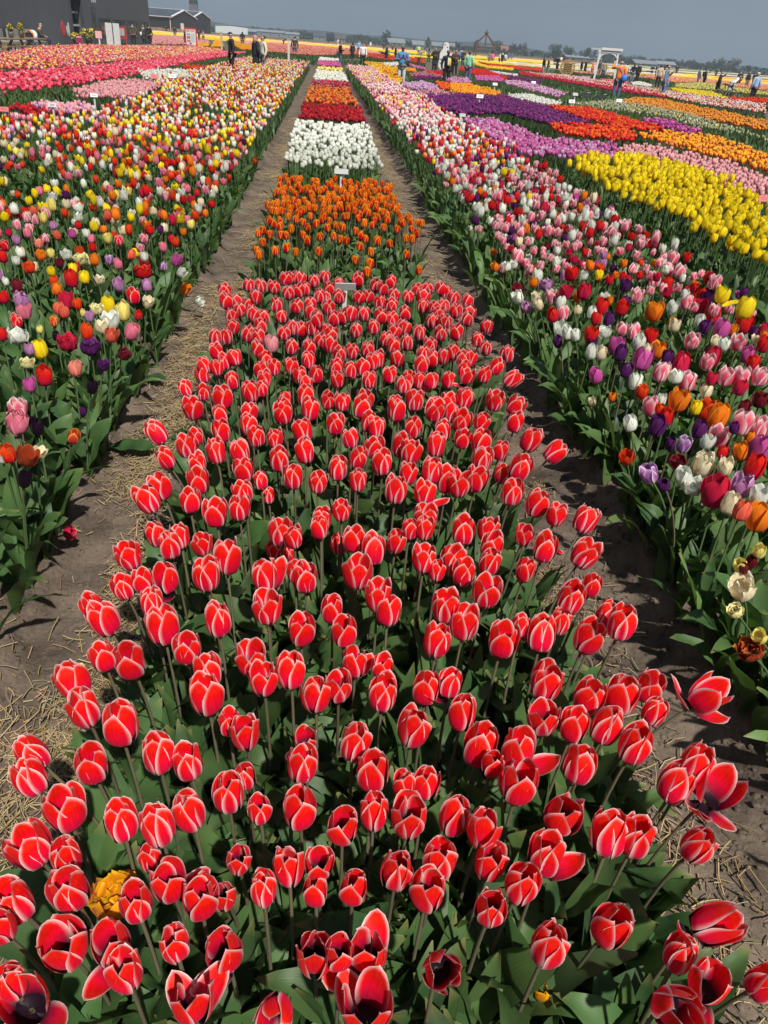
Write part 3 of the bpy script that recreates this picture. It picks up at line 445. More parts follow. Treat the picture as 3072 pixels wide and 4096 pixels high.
# ---------------------------------------------------------------- positions in metres, projected from image pixels through the estimated camera
RED = [(0.09,0.55,0.49,0.071),(0.592,0.569,0.469,0.077),(0.66,0.577,0.475,0.059),(-0.18,0.579,0.472,0.065),(-0.043,0.581,0.487,0.053),(0.755,0.582,0.467,0.06),(-0.438,0.602,0.457,0.072),(0.209,0.61,0.519,0.062),(-0.46,0.617,0.47,0.05),(-0.286,0.621,0.482,0.059),(0.636,0.629,0.453,0.056),(0.05,0.631,0.501,0.05),(0.102,0.638,0.485,0.066),(0.412,0.656,0.452,0.073),(-0.215,0.657,0.49,0.053),(0.011,0.658,0.46,0.071),(-0.137,0.671,0.445,0.068),(-0.392,0.672,0.474,0.071),(-0.322,0.677,0.464,0.064),(0.687,0.677,0.486,0.077),(0.53,0.687,0.456,0.072),(-0.501,0.699,0.485,0.051),(0.321,0.715,0.469,0.06),(0.208,0.738,0.488,0.064),(-0.296,0.739,0.466,0.057),(-0.189,0.742,0.473,0.063),(-0.4,0.748,0.504,0.067),(0.379,0.75,0.483,0.067),(-0.08,0.751,0.476,0.052),(-0.494,0.751,0.462,0.066),(0.077,0.758,0.47,0.054),(-0.151,0.765,0.454,0.05),(0.012,0.77,0.439,0.05),(0.156,0.778,0.492,0.066),(-0.037,0.793,0.476,0.06),(-0.25,0.794,0.444,0.063),(0.017,0.804,0.471,0.05),(0.338,0.812,0.455,0.064),(0.243,0.818,0.454,0.076),(0.449,0.819,0.455,0.074),(-0.132,0.824,0.464,0.051),(-0.442,0.838,0.458,0.062),(0.757,0.841,0.458,0.077),(0.641,0.853,0.453,0.07),(0.328,0.856,0.496,0.068),(0.591,0.856,0.452,0.077),(-0.504,0.861,0.453,0.07),(-0.275,0.862,0.504,0.067),(0.061,0.876,0.48,0.061),(-0.351,0.884,0.48,0.062),(0.19,0.894,0.479,0.072),(0.494,0.895,0.491,0.077),(-0.225,0.905,0.488,0.066),(0.282,0.906,0.455,0.069),(-0.098,0.908,0.488,0.05),(-0.318,0.91,0.33,0.05),(-0.46,0.917,0.483,0.072),(0.125,0.919,0.455,0.063),(-0.021,0.94,0.439,0.071),(0.418,0.951,0.499,0.077),(0.842,0.959,0.469,0.077),(-0.165,0.96,0.465,0.069),(0.771,0.977,0.452,0.077),(0.236,0.982,0.455,0.054),(0.192,0.983,0.451,0.05),(0.808,0.995,0.492,0.069),(0.126,1.004,0.47,0.071),(-0.136,1.006,0.461,0.05),(-0.555,1.015,0.451,0.065),(-0.021,1.02,0.475,0.066),(0.573,1.024,0.459,0.073),(0.383,1.025,0.468,0.05),(-0.25,1.028,0.477,0.065),(-0.444,1.03,0.471,0.068),(-0.311,1.031,0.495,0.068),(0.447,1.053,0.474,0.077),(0.705,1.063,0.479,0.077),(-0.562,1.069,0.461,0.064),(0.363,1.076,0.456,0.077),(0.086,1.076,0.474,0.07),(-0.4,1.099,0.509,0.077),(-0.143,1.105,0.48,0.066),(-0.015,1.109,0.452,0.05),(0.658,1.122,0.475,0.077),(0.59,1.124,0.468,0.062),(0.223,1.134,0.458,0.077),(0.333,1.144,0.486,0.066),(-0.185,1.151,0.453,0.051),(0.53,1.154,0.464,0.069),(0.788,1.162,0.472,0.057),(-0.491,1.17,0.483,0.074),(0.727,1.199,0.486,0.077),(0.649,1.207,0.478,0.073),(0.932,1.223,0.477,0.077),(0.007,1.225,0.461,0.064),(-0.241,1.23,0.457,0.076),(0.316,1.231,0.494,0.058),(0.263,1.231,0.479,0.065),(0.161,1.232,0.459,0.072),(-0.113,1.241,0.494,0.059),(0.55,1.243,0.49,0.077),(0.059,1.25,0.47,0.065),(0.807,1.253,0.468,0.067),(-0.051,1.257,0.504,0.068),(-0.539,1.267,0.469,0.074),(-0.248,1.297,0.464,0.066),(0.167,1.313,0.468,0.053),(-0.489,1.319,0.491,0.056),(0.1,1.327,0.47,0.062),(-0.428,1.331,0.475,0.075),(-0.149,1.331,0.476,0.071),(-0.311,1.381,0.464,0.066),(0.482,1.409,0.467,0.076),(0.074,1.411,0.495,0.064),(0.788,1.413,0.523,0.075),(0.592,1.428,0.465,0.077),(0.316,1.43,0.442,0.072),(0.715,1.436,0.458,0.077),(-0.379,1.452,0.466,0.077),(-0.035,1.46,0.456,0.07),(-0.243,1.464,0.477,0.069),(0.391,1.465,0.476,0.077),(0.543,1.465,0.466,0.05),(0.045,1.476,0.51,0.06),(-0.519,1.477,0.468,0.07),(0.657,1.487,0.466,0.061),(0.346,1.504,0.5,0.074),(-0.124,1.512,0.484,0.073),(-0.557,1.519,0.478,0.06),(0.794,1.525,0.457,0.065),(0.683,1.529,0.514,0.077),(0.196,1.538,0.449,0.065),(-0.424,1.546,0.462,0.065),(0.171,1.577,0.475,0.072),(0.468,1.585,0.489,0.077),(0.767,1.593,0.508,0.054),(-0.134,1.617,0.509,0.075),(-0.509,1.617,0.467,0.06),(-0.463,1.628,0.48,0.054),(-0.028,1.655,0.476,0.073),(-0.408,1.661,0.466,0.072),(-0.3,1.667,0.469,0.077),(-0.058,1.667,0.488,0.052),(0.596,1.668,0.503,0.057),(0.419,1.67,0.488,0.066),(0.345,1.678,0.486,0.05),(0.117,1.693,0.465,0.077),(0.308,1.703,0.508,0.066),(0.4,1.743,0.477,0.077),(-0.256,1.744,0.471,0.077),(-0.522,1.749,0.474,0.068),(0.509,1.75,0.469,0.069),(-0.414,1.769,0.499,0.066),(0.17,1.788,0.475,0.073),(0.803,1.796,0.474,0.077),(-0.064,1.808,0.506,0.054),(0.696,1.821,0.471,0.073),(0.238,1.834,0.483,0.061),(0.537,1.845,0.458,0.072),(-0.341,1.861,0.442,0.06),(0.116,1.869,0.457,0.066),(-0.473,1.871,0.466,0.06),(0.642,1.875,0.486,0.058),(-0.407,1.876,0.452,0.061),(0.455,1.89,0.483,0.072),(0.33,1.893,0.491,0.062),(0.286,1.898,0.48,0.053),(0.53,1.901,0.484,0.063),(0.014,1.914,0.469,0.057),(-0.109,1.919,0.447,0.077),(-0.092,1.958,0.33,0.05),(0.078,1.977,0.494,0.056),(-0.241,1.978,0.496,0.066),(0.865,1.98,0.473,0.077),(0.347,1.981,0.469,0.077),(-0.313,1.982,0.472,0.072),(-0.13,1.983,0.33,0.055),(0.017,1.989,0.454,0.065),(0.776,1.994,0.487,0.063),(-0.397,2.008,0.499,0.062),(-0.514,2.015,0.501,0.074),(0.075,2.023,0.33,0.057),(-0.228,2.029,0.525,0.062),(0.738,2.089,0.468,0.077),(0.359,2.103,0.49,0.069),(0.259,2.115,0.492,0.077),(-0.39,2.136,0.498,0.069),(-0.0,2.158,0.49,0.061),(0.669,2.162,0.465,0.077),(-0.512,2.166,0.456,0.072),(0.138,2.191,0.48,0.062),(0.485,2.2,0.474,0.077),(-0.082,2.221,0.473,0.07),(0.551,2.221,0.484,0.075),(0.454,2.231,0.469,0.077),(0.312,2.231,0.492,0.063),(0.39,2.233,0.499,0.072),(-0.195,2.252,0.436,0.052),(-0.253,2.259,0.474,0.068),(0.714,2.286,0.499,0.077),(-0.411,2.303,0.472,0.057),(-0.176,2.327,0.33,0.05),(0.233,2.34,0.472,0.075),(-0.134,2.346,0.472,0.075),(0.675,2.356,0.432,0.06),(0.073,2.36,0.432,0.074),(0.141,2.364,0.48,0.066),(-0.044,2.37,0.495,0.073),(-0.527,2.374,0.451,0.063),(0.603,2.384,0.469,0.077),(-0.272,2.385,0.475,0.073),(-0.362,2.409,0.46,0.074),(-0.467,2.426,0.475,0.074),(0.677,2.43,0.491,0.06),(0.208,2.433,0.487,0.067),(-0.437,2.436,0.509,0.05),(0.344,2.448,0.462,0.077),(0.44,2.46,0.487,0.075),(-0.158,2.471,0.489,0.058),(-0.225,2.475,0.496,0.065),(0.124,2.505,0.481,0.063),(0.893,2.507,0.457,0.077),(-0.577,2.519,0.479,0.075),(0.316,2.52,0.452,0.077),(0.806,2.527,0.491,0.077),(0.63,2.534,0.469,0.077),(0.552,2.541,0.477,0.064),(-0.053,2.562,0.481,0.077),(0.364,2.585,0.499,0.071),(0.484,2.594,0.477,0.065),(-0.267,2.607,0.475,0.063),(0.063,2.61,0.49,0.068),(0.225,2.612,0.474,0.065),(-0.371,2.63,0.437,0.074),(0.777,2.639,0.51,0.068),(0.2,2.692,0.463,0.066),(-0.139,2.701,0.487,0.072),(-0.385,2.716,0.465,0.064),(-0.138,2.718,0.507,0.054),(0.66,2.72,0.469,0.064),(-0.492,2.731,0.484,0.075),(-0.277,2.751,0.465,0.065),(0.472,2.768,0.488,0.077),(0.584,2.771,0.446,0.077),(-0.036,2.78,0.472,0.077),(0.092,2.781,0.506,0.061),(0.318,2.8,0.468,0.077),(0.032,2.801,0.507,0.061),(0.549,2.805,0.459,0.066),(0.315,2.805,0.492,0.057),(-0.386,2.824,0.494,0.077),(0.484,2.836,0.484,0.057),(0.173,2.85,0.455,0.076),(0.541,2.867,0.483,0.07),(-0.475,2.88,0.484,0.053),(-0.143,2.899,0.457,0.054),(0.196,2.902,0.47,0.07),(0.406,2.914,0.465,0.077),(-0.282,2.914,0.482,0.074),(-0.547,2.934,0.476,0.054),(-0.059,2.935,0.462,0.077),(0.623,2.947,0.47,0.077),(0.761,2.95,0.464,0.077),(0.846,2.953,0.445,0.076),(0.359,2.988,0.504,0.059),(-0.059,2.996,0.485,0.059),(-0.366,2.996,0.491,0.058),(-0.246,2.999,0.459,0.058),(0.08,3.024,0.505,0.06),(0.218,3.047,0.496,0.06),(-0.234,3.056,0.48,0.06),(0.499,3.099,0.481,0.062),(0.661,3.126,0.504,0.062),(0.452,3.138,0.463,0.062),(0.317,3.148,0.482,0.062),(-0.513,3.15,0.449,0.061),(0.399,3.157,0.462,0.063),(-0.014,3.162,0.468,0.062),(-0.085,3.165,0.46,0.062),(-0.505,3.169,0.488,0.061),(-0.264,3.17,0.479,0.061),(-0.454,3.174,0.479,0.061),(0.589,3.179,0.456,0.063),(-0.204,3.186,0.484,0.062),(-0.125,3.188,0.491,0.062),(0.195,3.211,0.49,0.063),(0.142,3.223,0.468,0.063),(0.878,3.233,0.462,0.077),(-0.379,3.247,0.5,0.062),(0.079,3.254,0.468,0.063),(-0.43,3.257,0.475,0.063),(0.775,3.289,0.447,0.065),(0.244,3.29,0.489,0.064),(0.477,3.303,0.474,0.065),(0.682,3.314,0.468,0.065),(0.828,3.321,0.481,0.066),(0.273,3.322,0.488,0.065),(-0.249,3.33,0.464,0.064),(-0.053,3.332,0.466,0.064),(-0.479,3.375,0.481,0.064),(0.37,3.401,0.457,0.066),(0.497,3.407,0.484,0.066),(0.691,3.409,0.471,0.067),(-0.305,3.414,0.488,0.065),(0.543,3.415,0.463,0.067),(0.731,3.419,0.474,0.067),(0.096,3.42,0.468,0.066),(0.605,3.446,0.464,0.067),(0.668,3.456,0.483,0.067),(0.927,3.479,0.477,0.077),(0.154,3.48,0.458,0.067),(-0.17,3.492,0.47,0.067),(0.044,3.492,0.479,0.067),(-0.515,3.495,0.508,0.066),(0.218,3.508,0.465,0.068),(-0.056,3.512,0.463,0.067),(0.354,3.533,0.482,0.068),(-0.291,3.55,0.499,0.067),(0.554,3.557,0.481,0.069),(-0.36,3.576,0.497,0.067),(-0.466,3.581,0.476,0.068),(0.441,3.612,0.467,0.07),(0.324,3.655,0.468,0.07),(-0.005,3.658,0.452,0.07),(0.064,3.663,0.474,0.07),(0.865,3.685,0.426,0.072),(-0.313,3.704,0.495,0.07),(-0.186,3.732,0.45,0.071),(0.71,3.74,0.491,0.072),(-0.142,3.761,0.468,0.071),(0.367,3.761,0.474,0.072),(0.187,3.763,0.476,0.071),(-0.036,3.763,0.467,0.071),(0.517,3.764,0.474,0.072),(0.634,3.778,0.469,0.073),(-0.017,3.788,0.511,0.071),(0.025,3.803,0.445,0.072),(0.844,3.806,0.43,0.074),(-0.438,3.808,0.45,0.071),(-0.098,3.813,0.447,0.072),(0.455,3.87,0.462,0.074),(0.266,3.873,0.453,0.074),(0.066,3.914,0.484,0.074),(0.16,3.923,0.507,0.074),(0.108,3.94,0.483,0.074),(-0.489,3.959,0.456,0.074),(0.68,3.968,0.472,0.076),(0.93,3.971,0.454,0.077),(-0.386,3.972,0.462,0.074),(-0.288,3.985,0.451,0.074),(0.385,3.993,0.462,0.076),(0.227,4.002,0.485,0.075),(0.304,4.013,0.474,0.076),(0.624,4.023,0.451,0.076),(0.752,4.04,0.513,0.076),(-0.44,4.044,0.463,0.075),(-0.067,4.066,0.451,0.076),(-0.218,4.066,0.428,0.076),(0.045,4.07,0.494,0.076),(0.849,4.078,0.454,0.077),(-0.506,4.088,0.496,0.075),(-0.241,4.093,0.485,0.076),(0.665,4.105,0.471,0.077),(0.473,4.124,0.462,0.077),(0.844,4.13,0.471,0.077),(-0.129,4.142,0.469,0.077),(0.639,4.171,0.483,0.077),(-0.042,4.188,0.47,0.077),(-0.476,4.191,0.461,0.077),(0.697,4.191,0.491,0.077),(0.411,4.211,0.478,0.077),(-0.363,4.221,0.484,0.077),(-0.398,4.221,0.433,0.077),(0.577,4.263,0.463,0.077),(0.102,4.274,0.49,0.077),(0.865,4.307,0.492,0.077),(0.345,4.318,0.459,0.077),(-0.01,4.323,0.476,0.077),(-0.55,4.325,0.485,0.077),(-0.192,4.331,0.488,0.077),(0.6,4.337,0.494,0.077),(0.024,4.353,0.457,0.077),(0.221,4.386,0.462,0.077),(0.406,4.386,0.488,0.077),(-0.138,4.413,0.473,0.077),(-0.35,4.417,0.496,0.077),(0.293,4.429,0.459,0.077),(0.507,4.444,0.464,0.077),(0.802,4.455,0.462,0.077),(-0.099,4.474,0.469,0.077),(-0.291,4.481,0.475,0.077),(0.73,4.533,0.497,0.077),(0.769,4.534,0.474,0.077),(0.37,4.545,0.476,0.077),(0.006,4.549,0.47,0.077),(-0.125,4.567,0.506,0.077),(-0.435,4.593,0.443,0.077),(0.332,4.61,0.474,0.077),(-0.24,4.615,0.488,0.077),(-0.043,4.623,0.477,0.077),(0.229,4.638,0.498,0.077),(0.085,4.659,0.455,0.077),(0.603,4.662,0.448,0.077),(0.665,4.665,0.456,0.077),(0.424,4.704,0.477,0.077),(0.011,4.762,0.472,0.077),(-0.187,4.782,0.451,0.077)]
RED_SPECIAL = {'flop_right': 93,'wide_right': 60,'horiz_right': 19,'edge_cut_right': 5,'open_left': 6,'bottom_mid': 0,'dark_mouth': 1,'flopfront': 16,'askew': 3,'tiltedmid': 4,'pale': 12,'fringe': 7,'wide2': 17,'petal_out': 39,'petal_out2': 75,'smalllow': 55,'roundright': 42,'broken': 36}
MIXL = [(-1.727,4.38,0.441,'maroon',0.057),(-1.768,4.796,0.444,'cream',0.051),(-1.753,4.687,0.468,'redorange',0.06),(-1.61,4.793,0.473,'maroon',0.051),(-1.449,4.465,0.473,'red',0.077),(-1.406,4.575,0.455,'yellow',0.059),(-1.539,4.804,0.438,'yellow',0.057),(-1.568,5.081,0.445,'creamdouble',0.086),(-1.292,4.476,0.478,'cream',0.048),(-1.457,4.216,0.486,'orange',0.055),(-1.565,4.509,0.441,'redorange',0.049),(-1.402,4.169,0.438,'crimson',0.078),(-1.283,3.985,0.481,'redorange',0.048),(-1.367,3.93,0.468,'coral',0.052),(-1.324,3.882,0.467,'coral',0.051),(-1.58,4.019,0.417,'pink',0.071),(-1.532,3.789,0.441,'redwhite',0.054),(-1.479,3.631,0.437,'whitedouble',0.089),(-1.517,3.55,0.455,'red',0.048),(-1.773,4.276,0.408,'red',0.056),(-1.764,4.327,0.482,'white',0.037),(-1.595,4.06,0.458,'lilacfringe',0.08),(-1.196,3.502,0.461,'crimsondouble',0.087),(-1.317,3.465,0.42,'yellow',0.071),(-1.335,3.384,0.449,'lilac',0.042),(-1.269,3.157,0.483,'creamdouble',0.054),(-1.213,3.171,0.411,'red',0.07),(-1.196,2.959,0.458,'orchid',0.048),(-1.062,3.131,0.467,'salmon',0.054),(-1.103,3.523,0.433,'purpledouble',0.088),(-0.959,3.183,0.47,'purple',0.044),(-0.965,3.0,0.442,'blackfringe',0.046),(-1.07,3.158,0.25,'purple',0.03),(-0.921,3.371,0.463,'maroondouble',0.058),(-0.953,3.667,0.456,'pink',0.068),(-0.992,3.484,0.5,'coral',0.055),(-1.13,3.588,0.471,'redorange',0.06),(-1.17,3.939,0.483,'creamdouble',0.065),(-1.179,4.17,0.42,'yellow',0.074),(-1.064,4.025,0.434,'paleyellow',0.08),(-1.067,3.785,0.471,'white',0.08),(-1.084,3.675,0.473,'cream',0.058),(-1.2,3.89,0.449,'lilac',0.047),(-1.043,4.212,0.469,'redwhite',0.069),(-0.986,4.265,0.424,'cream',0.056),(-0.964,3.915,0.455,'red',0.039),(-1.208,4.572,0.421,'lilac',0.06),(-1.02,4.453,0.459,'lilac',0.053),(-1.386,5.062,0.438,'whitepurple',0.054),(-1.311,4.986,0.434,'pink',0.059),(-1.122,4.832,0.451,'reddouble',0.1),(-0.938,4.917,0.495,'orchid',0.065),(-1.025,5.015,0.425,'whitepurple',0.049),(-0.906,4.876,0.435,'white',0.053),(-0.921,4.998,0.3,'orange',0.066),(-1.185,2.771,0.439,'pinkwhite',0.065),(-1.098,2.536,0.494,'pinkfringe',0.073),(-1.046,2.577,0.456,'black',0.049),(-0.976,2.203,0.452,'black',0.044),(-0.973,2.704,0.36,'yellowred',0.049),(-0.988,2.288,0.494,'rust',0.056),(-0.975,2.37,0.466,'cream',0.035),(-1.067,2.353,0.463,'redorange',0.052),(-1.093,2.351,0.456,'white',0.046),(-1.31,3.678,0.411,'black',0.037),(-1.37,3.85,0.428,'yellowred',0.043),(-1.141,4.995,0.487,'white',0.053),(-1.434,4.919,0.471,'orange',0.063),(-1.362,3.619,0.463,'paleyellow',0.03),(-1.23,3.886,0.466,'paleyellow',0.03),(-1.169,5.111,0.436,'red',0.066),(-1.752,5.075,0.458,'paleyellow',0.054),(-2.045,5.057,0.427,'red',0.064),(-1.791,5.018,0.46,'orange',0.058),(-1.96,5.143,0.432,'red',0.065),(-1.271,5.189,0.445,'coral',0.055)]
MIXR = [(1.453,5.595,0.471,'pinkwhite',0.088),(1.253,5.356,0.452,'orange',0.058),(1.313,5.271,0.476,'white',0.058),(1.47,5.064,0.471,'white',0.074),(1.244,4.56,0.469,'white',0.067),(1.258,4.643,0.493,'maroon',0.068),(1.555,5.095,0.423,'lilacfringe',0.092),(1.501,4.743,0.42,'pinkwhite',0.084),(1.559,4.682,0.475,'crimson',0.083),(1.455,4.41,0.484,'white',0.059),(1.689,5.011,0.51,'red',0.087),(1.689,4.69,0.479,'crimson',0.09),(1.801,5.088,0.481,'white',0.056),(1.277,4.446,0.438,'lilac',0.055),(1.322,4.384,0.479,'cream',0.059),(1.357,4.187,0.477,'red',0.069),(1.464,4.359,0.434,'pinkwhite',0.072),(1.577,4.426,0.438,'cream',0.045),(1.631,4.328,0.457,'white',0.058),(1.71,4.414,0.467,'red',0.079),(1.905,4.871,0.386,'white',0.072),(2.06,4.962,0.462,'purple',0.073),(1.608,4.177,0.466,'red',0.063),(1.689,4.199,0.456,'purple',0.063),(1.839,4.413,0.467,'red',0.073),(1.902,4.517,0.471,'purple',0.065),(2.095,4.81,0.435,'pinkwhite',0.086),(1.592,3.971,0.47,'whitedouble',0.079),(1.498,3.918,0.454,'red',0.072),(1.376,4.062,0.436,'white',0.074),(1.363,3.903,0.465,'white',0.059),(1.368,3.777,0.497,'white',0.052),(1.315,3.877,0.423,'purple',0.053),(1.505,3.895,0.419,'purple',0.054),(1.45,3.739,0.419,'white',0.064),(1.404,3.474,0.509,'cream',0.054),(1.592,3.757,0.454,'orchid',0.075),(1.564,3.628,0.459,'purple',0.068),(1.796,4.048,0.44,'pinkwhite',0.074),(1.873,3.995,0.436,'red',0.074),(1.784,4.194,0.409,'pinkwhite',0.061),(1.728,3.794,0.464,'white',0.064),(1.731,3.689,0.466,'cream',0.046),(1.717,3.677,0.411,'orchid',0.1),(1.838,3.773,0.434,'orange',0.076),(1.831,3.639,0.441,'purple',0.063),(1.512,3.382,0.459,'purple',0.059),(1.34,3.293,0.466,'orchid',0.062),(1.473,3.16,0.488,'white',0.06),(1.639,3.28,0.494,'pinkwhite',0.078),(1.806,3.428,0.487,'crimson',0.086),(1.701,3.233,0.494,'white',0.056),(1.813,3.328,0.431,'pinkwhite',0.08),(2.088,3.922,0.446,'pinkwhite',0.079),(1.959,3.468,0.489,'pinkwhite',0.071),(2.058,3.595,0.467,'crimson',0.079),(1.494,3.113,0.46,'redorange',0.05),(1.528,3.07,0.411,'pinkwhite',0.072),(1.602,3.13,0.414,'white',0.051),(1.613,2.986,0.478,'orange',0.082),(1.316,2.753,0.469,'white',0.059),(1.427,2.762,0.453,'purple',0.073),(1.51,2.859,0.45,'red',0.061),(1.887,3.261,0.417,'cream',0.058),(1.998,3.32,0.469,'pinkwhite',0.076),(2.058,3.285,0.486,'pinkwhite',0.076),(2.125,3.255,0.501,'pinkwhite',0.075),(2.011,3.207,0.461,'crimson',0.062),(1.69,2.962,0.455,'yellow',0.053),(1.767,2.993,0.433,'redorange',0.078),(1.703,2.797,0.491,'orange',0.092),(1.547,2.638,0.503,'purple',0.061),(1.674,2.703,0.445,'pinkwhite',0.077),(1.575,2.603,0.467,'white',0.052),(1.821,2.801,0.462,'pinkwhite',0.088),(1.904,2.788,0.446,'pinkwhite',0.079),(1.481,2.704,0.398,'purple',0.045),(1.478,2.601,0.451,'whitepurple',0.057),(1.383,2.423,0.475,'maroondouble',0.062),(1.519,2.489,0.424,'creamfringe',0.077),(1.716,2.571,0.439,'orange',0.057),(1.896,2.717,0.378,'orchid',0.092),(1.637,2.346,0.492,'red',0.077),(1.242,2.32,0.473,'whitepurple',0.06),(1.268,2.254,0.461,'purple',0.038),(1.379,2.336,0.453,'white',0.06),(1.394,2.297,0.444,'whitedouble',0.072),(1.446,2.221,0.458,'crimson',0.1),(1.573,2.415,0.452,'cream',0.058),(1.453,2.14,0.454,'cream',0.065),(1.557,2.255,0.459,'lilacfringe',0.071),(1.587,2.189,0.463,'white',0.066),(1.422,2.019,0.499,'coral',0.058),(1.555,2.099,0.424,'orange',0.083),(1.402,1.833,0.467,'paleyellow',0.041),(1.33,1.787,0.444,'paleyellow',0.04),(1.384,1.823,0.432,'maroon',0.036),(1.339,1.74,0.401,'creamfringe',0.073),(1.191,1.541,0.475,'creamdouble',0.042),(1.374,2.131,0.2,'purple',0.033),(1.197,1.424,0.441,'rustdouble',0.064),(1.206,1.433,0.471,'paleyellow',0.035),(1.368,3.353,0.3,'cream',0.037),(1.49,3.416,0.3,'orange',0.037),(1.346,2.773,0.3,'redorange',0.056),(2.299,3.817,0.48,'pinkwhite',0.074),(2.305,4.532,0.485,'pinkwhite',0.075),(2.249,4.587,0.438,'white',0.069),(2.231,4.169,0.483,'white',0.064),(2.053,4.409,0.457,'orange',0.1),(2.403,4.529,0.463,'crimson',0.082),(2.436,4.408,0.454,'red',0.094),(2.309,4.036,0.479,'orchid',0.087),(2.597,4.319,0.429,'red',0.093),(2.42,4.066,0.6,'yellow',0.1),(2.415,3.77,0.489,'red',0.071),(2.607,4.814,0.55,'pinkwhite',0.083),(2.662,5.647,0.51,'pinkwhite',0.09),(2.6,5.529,0.441,'pinkwhite',0.089),(2.637,5.415,0.465,'pinkwhite',0.087),(1.329,1.766,0.448,'maroon',0.03),(2.414,5.111,0.444,'red',0.083),(2.398,5.264,0.432,'pinkwhite',0.093),(2.563,4.844,0.446,'red',0.087),(2.579,4.805,0.458,'purple',0.079),(2.105,4.204,0.44,'cream',0.064),(2.212,4.053,0.482,'purple',0.062),(2.165,3.718,0.498,'white',0.058),(2.59,4.163,0.422,'purple',0.064),(2.558,4.025,0.481,'crimson',0.075),(2.281,3.658,0.464,'orchid',0.069),(2.241,3.511,0.466,'red',0.067),(1.684,2.619,0.521,'purple',0.039),(1.871,2.899,0.49,'maroon',0.052),(2.032,3.042,0.468,'maroon',0.06),(1.599,2.517,0.464,'red',0.043),(1.87,2.782,0.406,'orange',0.047),(1.889,3.259,0.479,'crimson',0.052),(1.525,2.968,0.441,'redorange',0.039)]
FLAME = [(-0.472,5.585,0.412),(-0.449,5.478,0.411),(-0.339,5.573,0.422),(-0.261,5.637,0.434),(-0.191,5.569,0.422),(-0.028,5.606,0.425),(0.242,5.487,0.407),(0.364,5.712,0.415),(0.342,5.363,0.419),(0.29,5.974,0.393),(0.523,5.935,0.434),(0.633,5.758,0.401),(0.685,5.339,0.395),(0.432,6.031,0.43),(0.187,5.968,0.435),(0.134,6.147,0.402),(-0.115,6.047,0.403),(-0.018,5.981,0.447),(-0.447,5.858,0.411),(-0.421,6.248,0.386),(-0.332,6.173,0.403),(-0.279,6.039,0.434),(-0.505,6.12,0.418),(-0.478,6.243,0.419),(-0.253,6.313,0.425),(-0.153,6.143,0.418),(0.089,6.216,0.406),(0.277,6.519,0.391),(0.313,6.246,0.415),(0.345,6.218,0.397),(0.424,6.712,0.409),(0.51,6.537,0.431),(0.629,6.571,0.416),(0.677,6.251,0.411),(0.727,6.242,0.411),(0.785,6.446,0.419),(0.755,6.58,0.421),(0.862,7.018,0.394),(0.876,6.883,0.412),(0.696,6.745,0.431),(0.781,6.896,0.419),(0.779,7.186,0.401),(0.314,5.184,0.402),(-0.521,7.488,0.385),(-0.47,7.176,0.4),(-0.402,6.468,0.429),(-0.35,6.449,0.409),(-0.455,6.715,0.4),(-0.36,6.724,0.403),(-0.298,6.854,0.409),(-0.227,6.777,0.409),(-0.167,6.691,0.406),(-0.125,6.525,0.401),(-0.06,6.592,0.418),(-0.014,6.733,0.428),(0.04,6.532,0.403),(0.112,6.638,0.404),(0.171,6.485,0.424),(0.055,6.863,0.392),(0.219,7.074,0.403),(0.318,6.988,0.405),(0.358,6.75,0.412)]
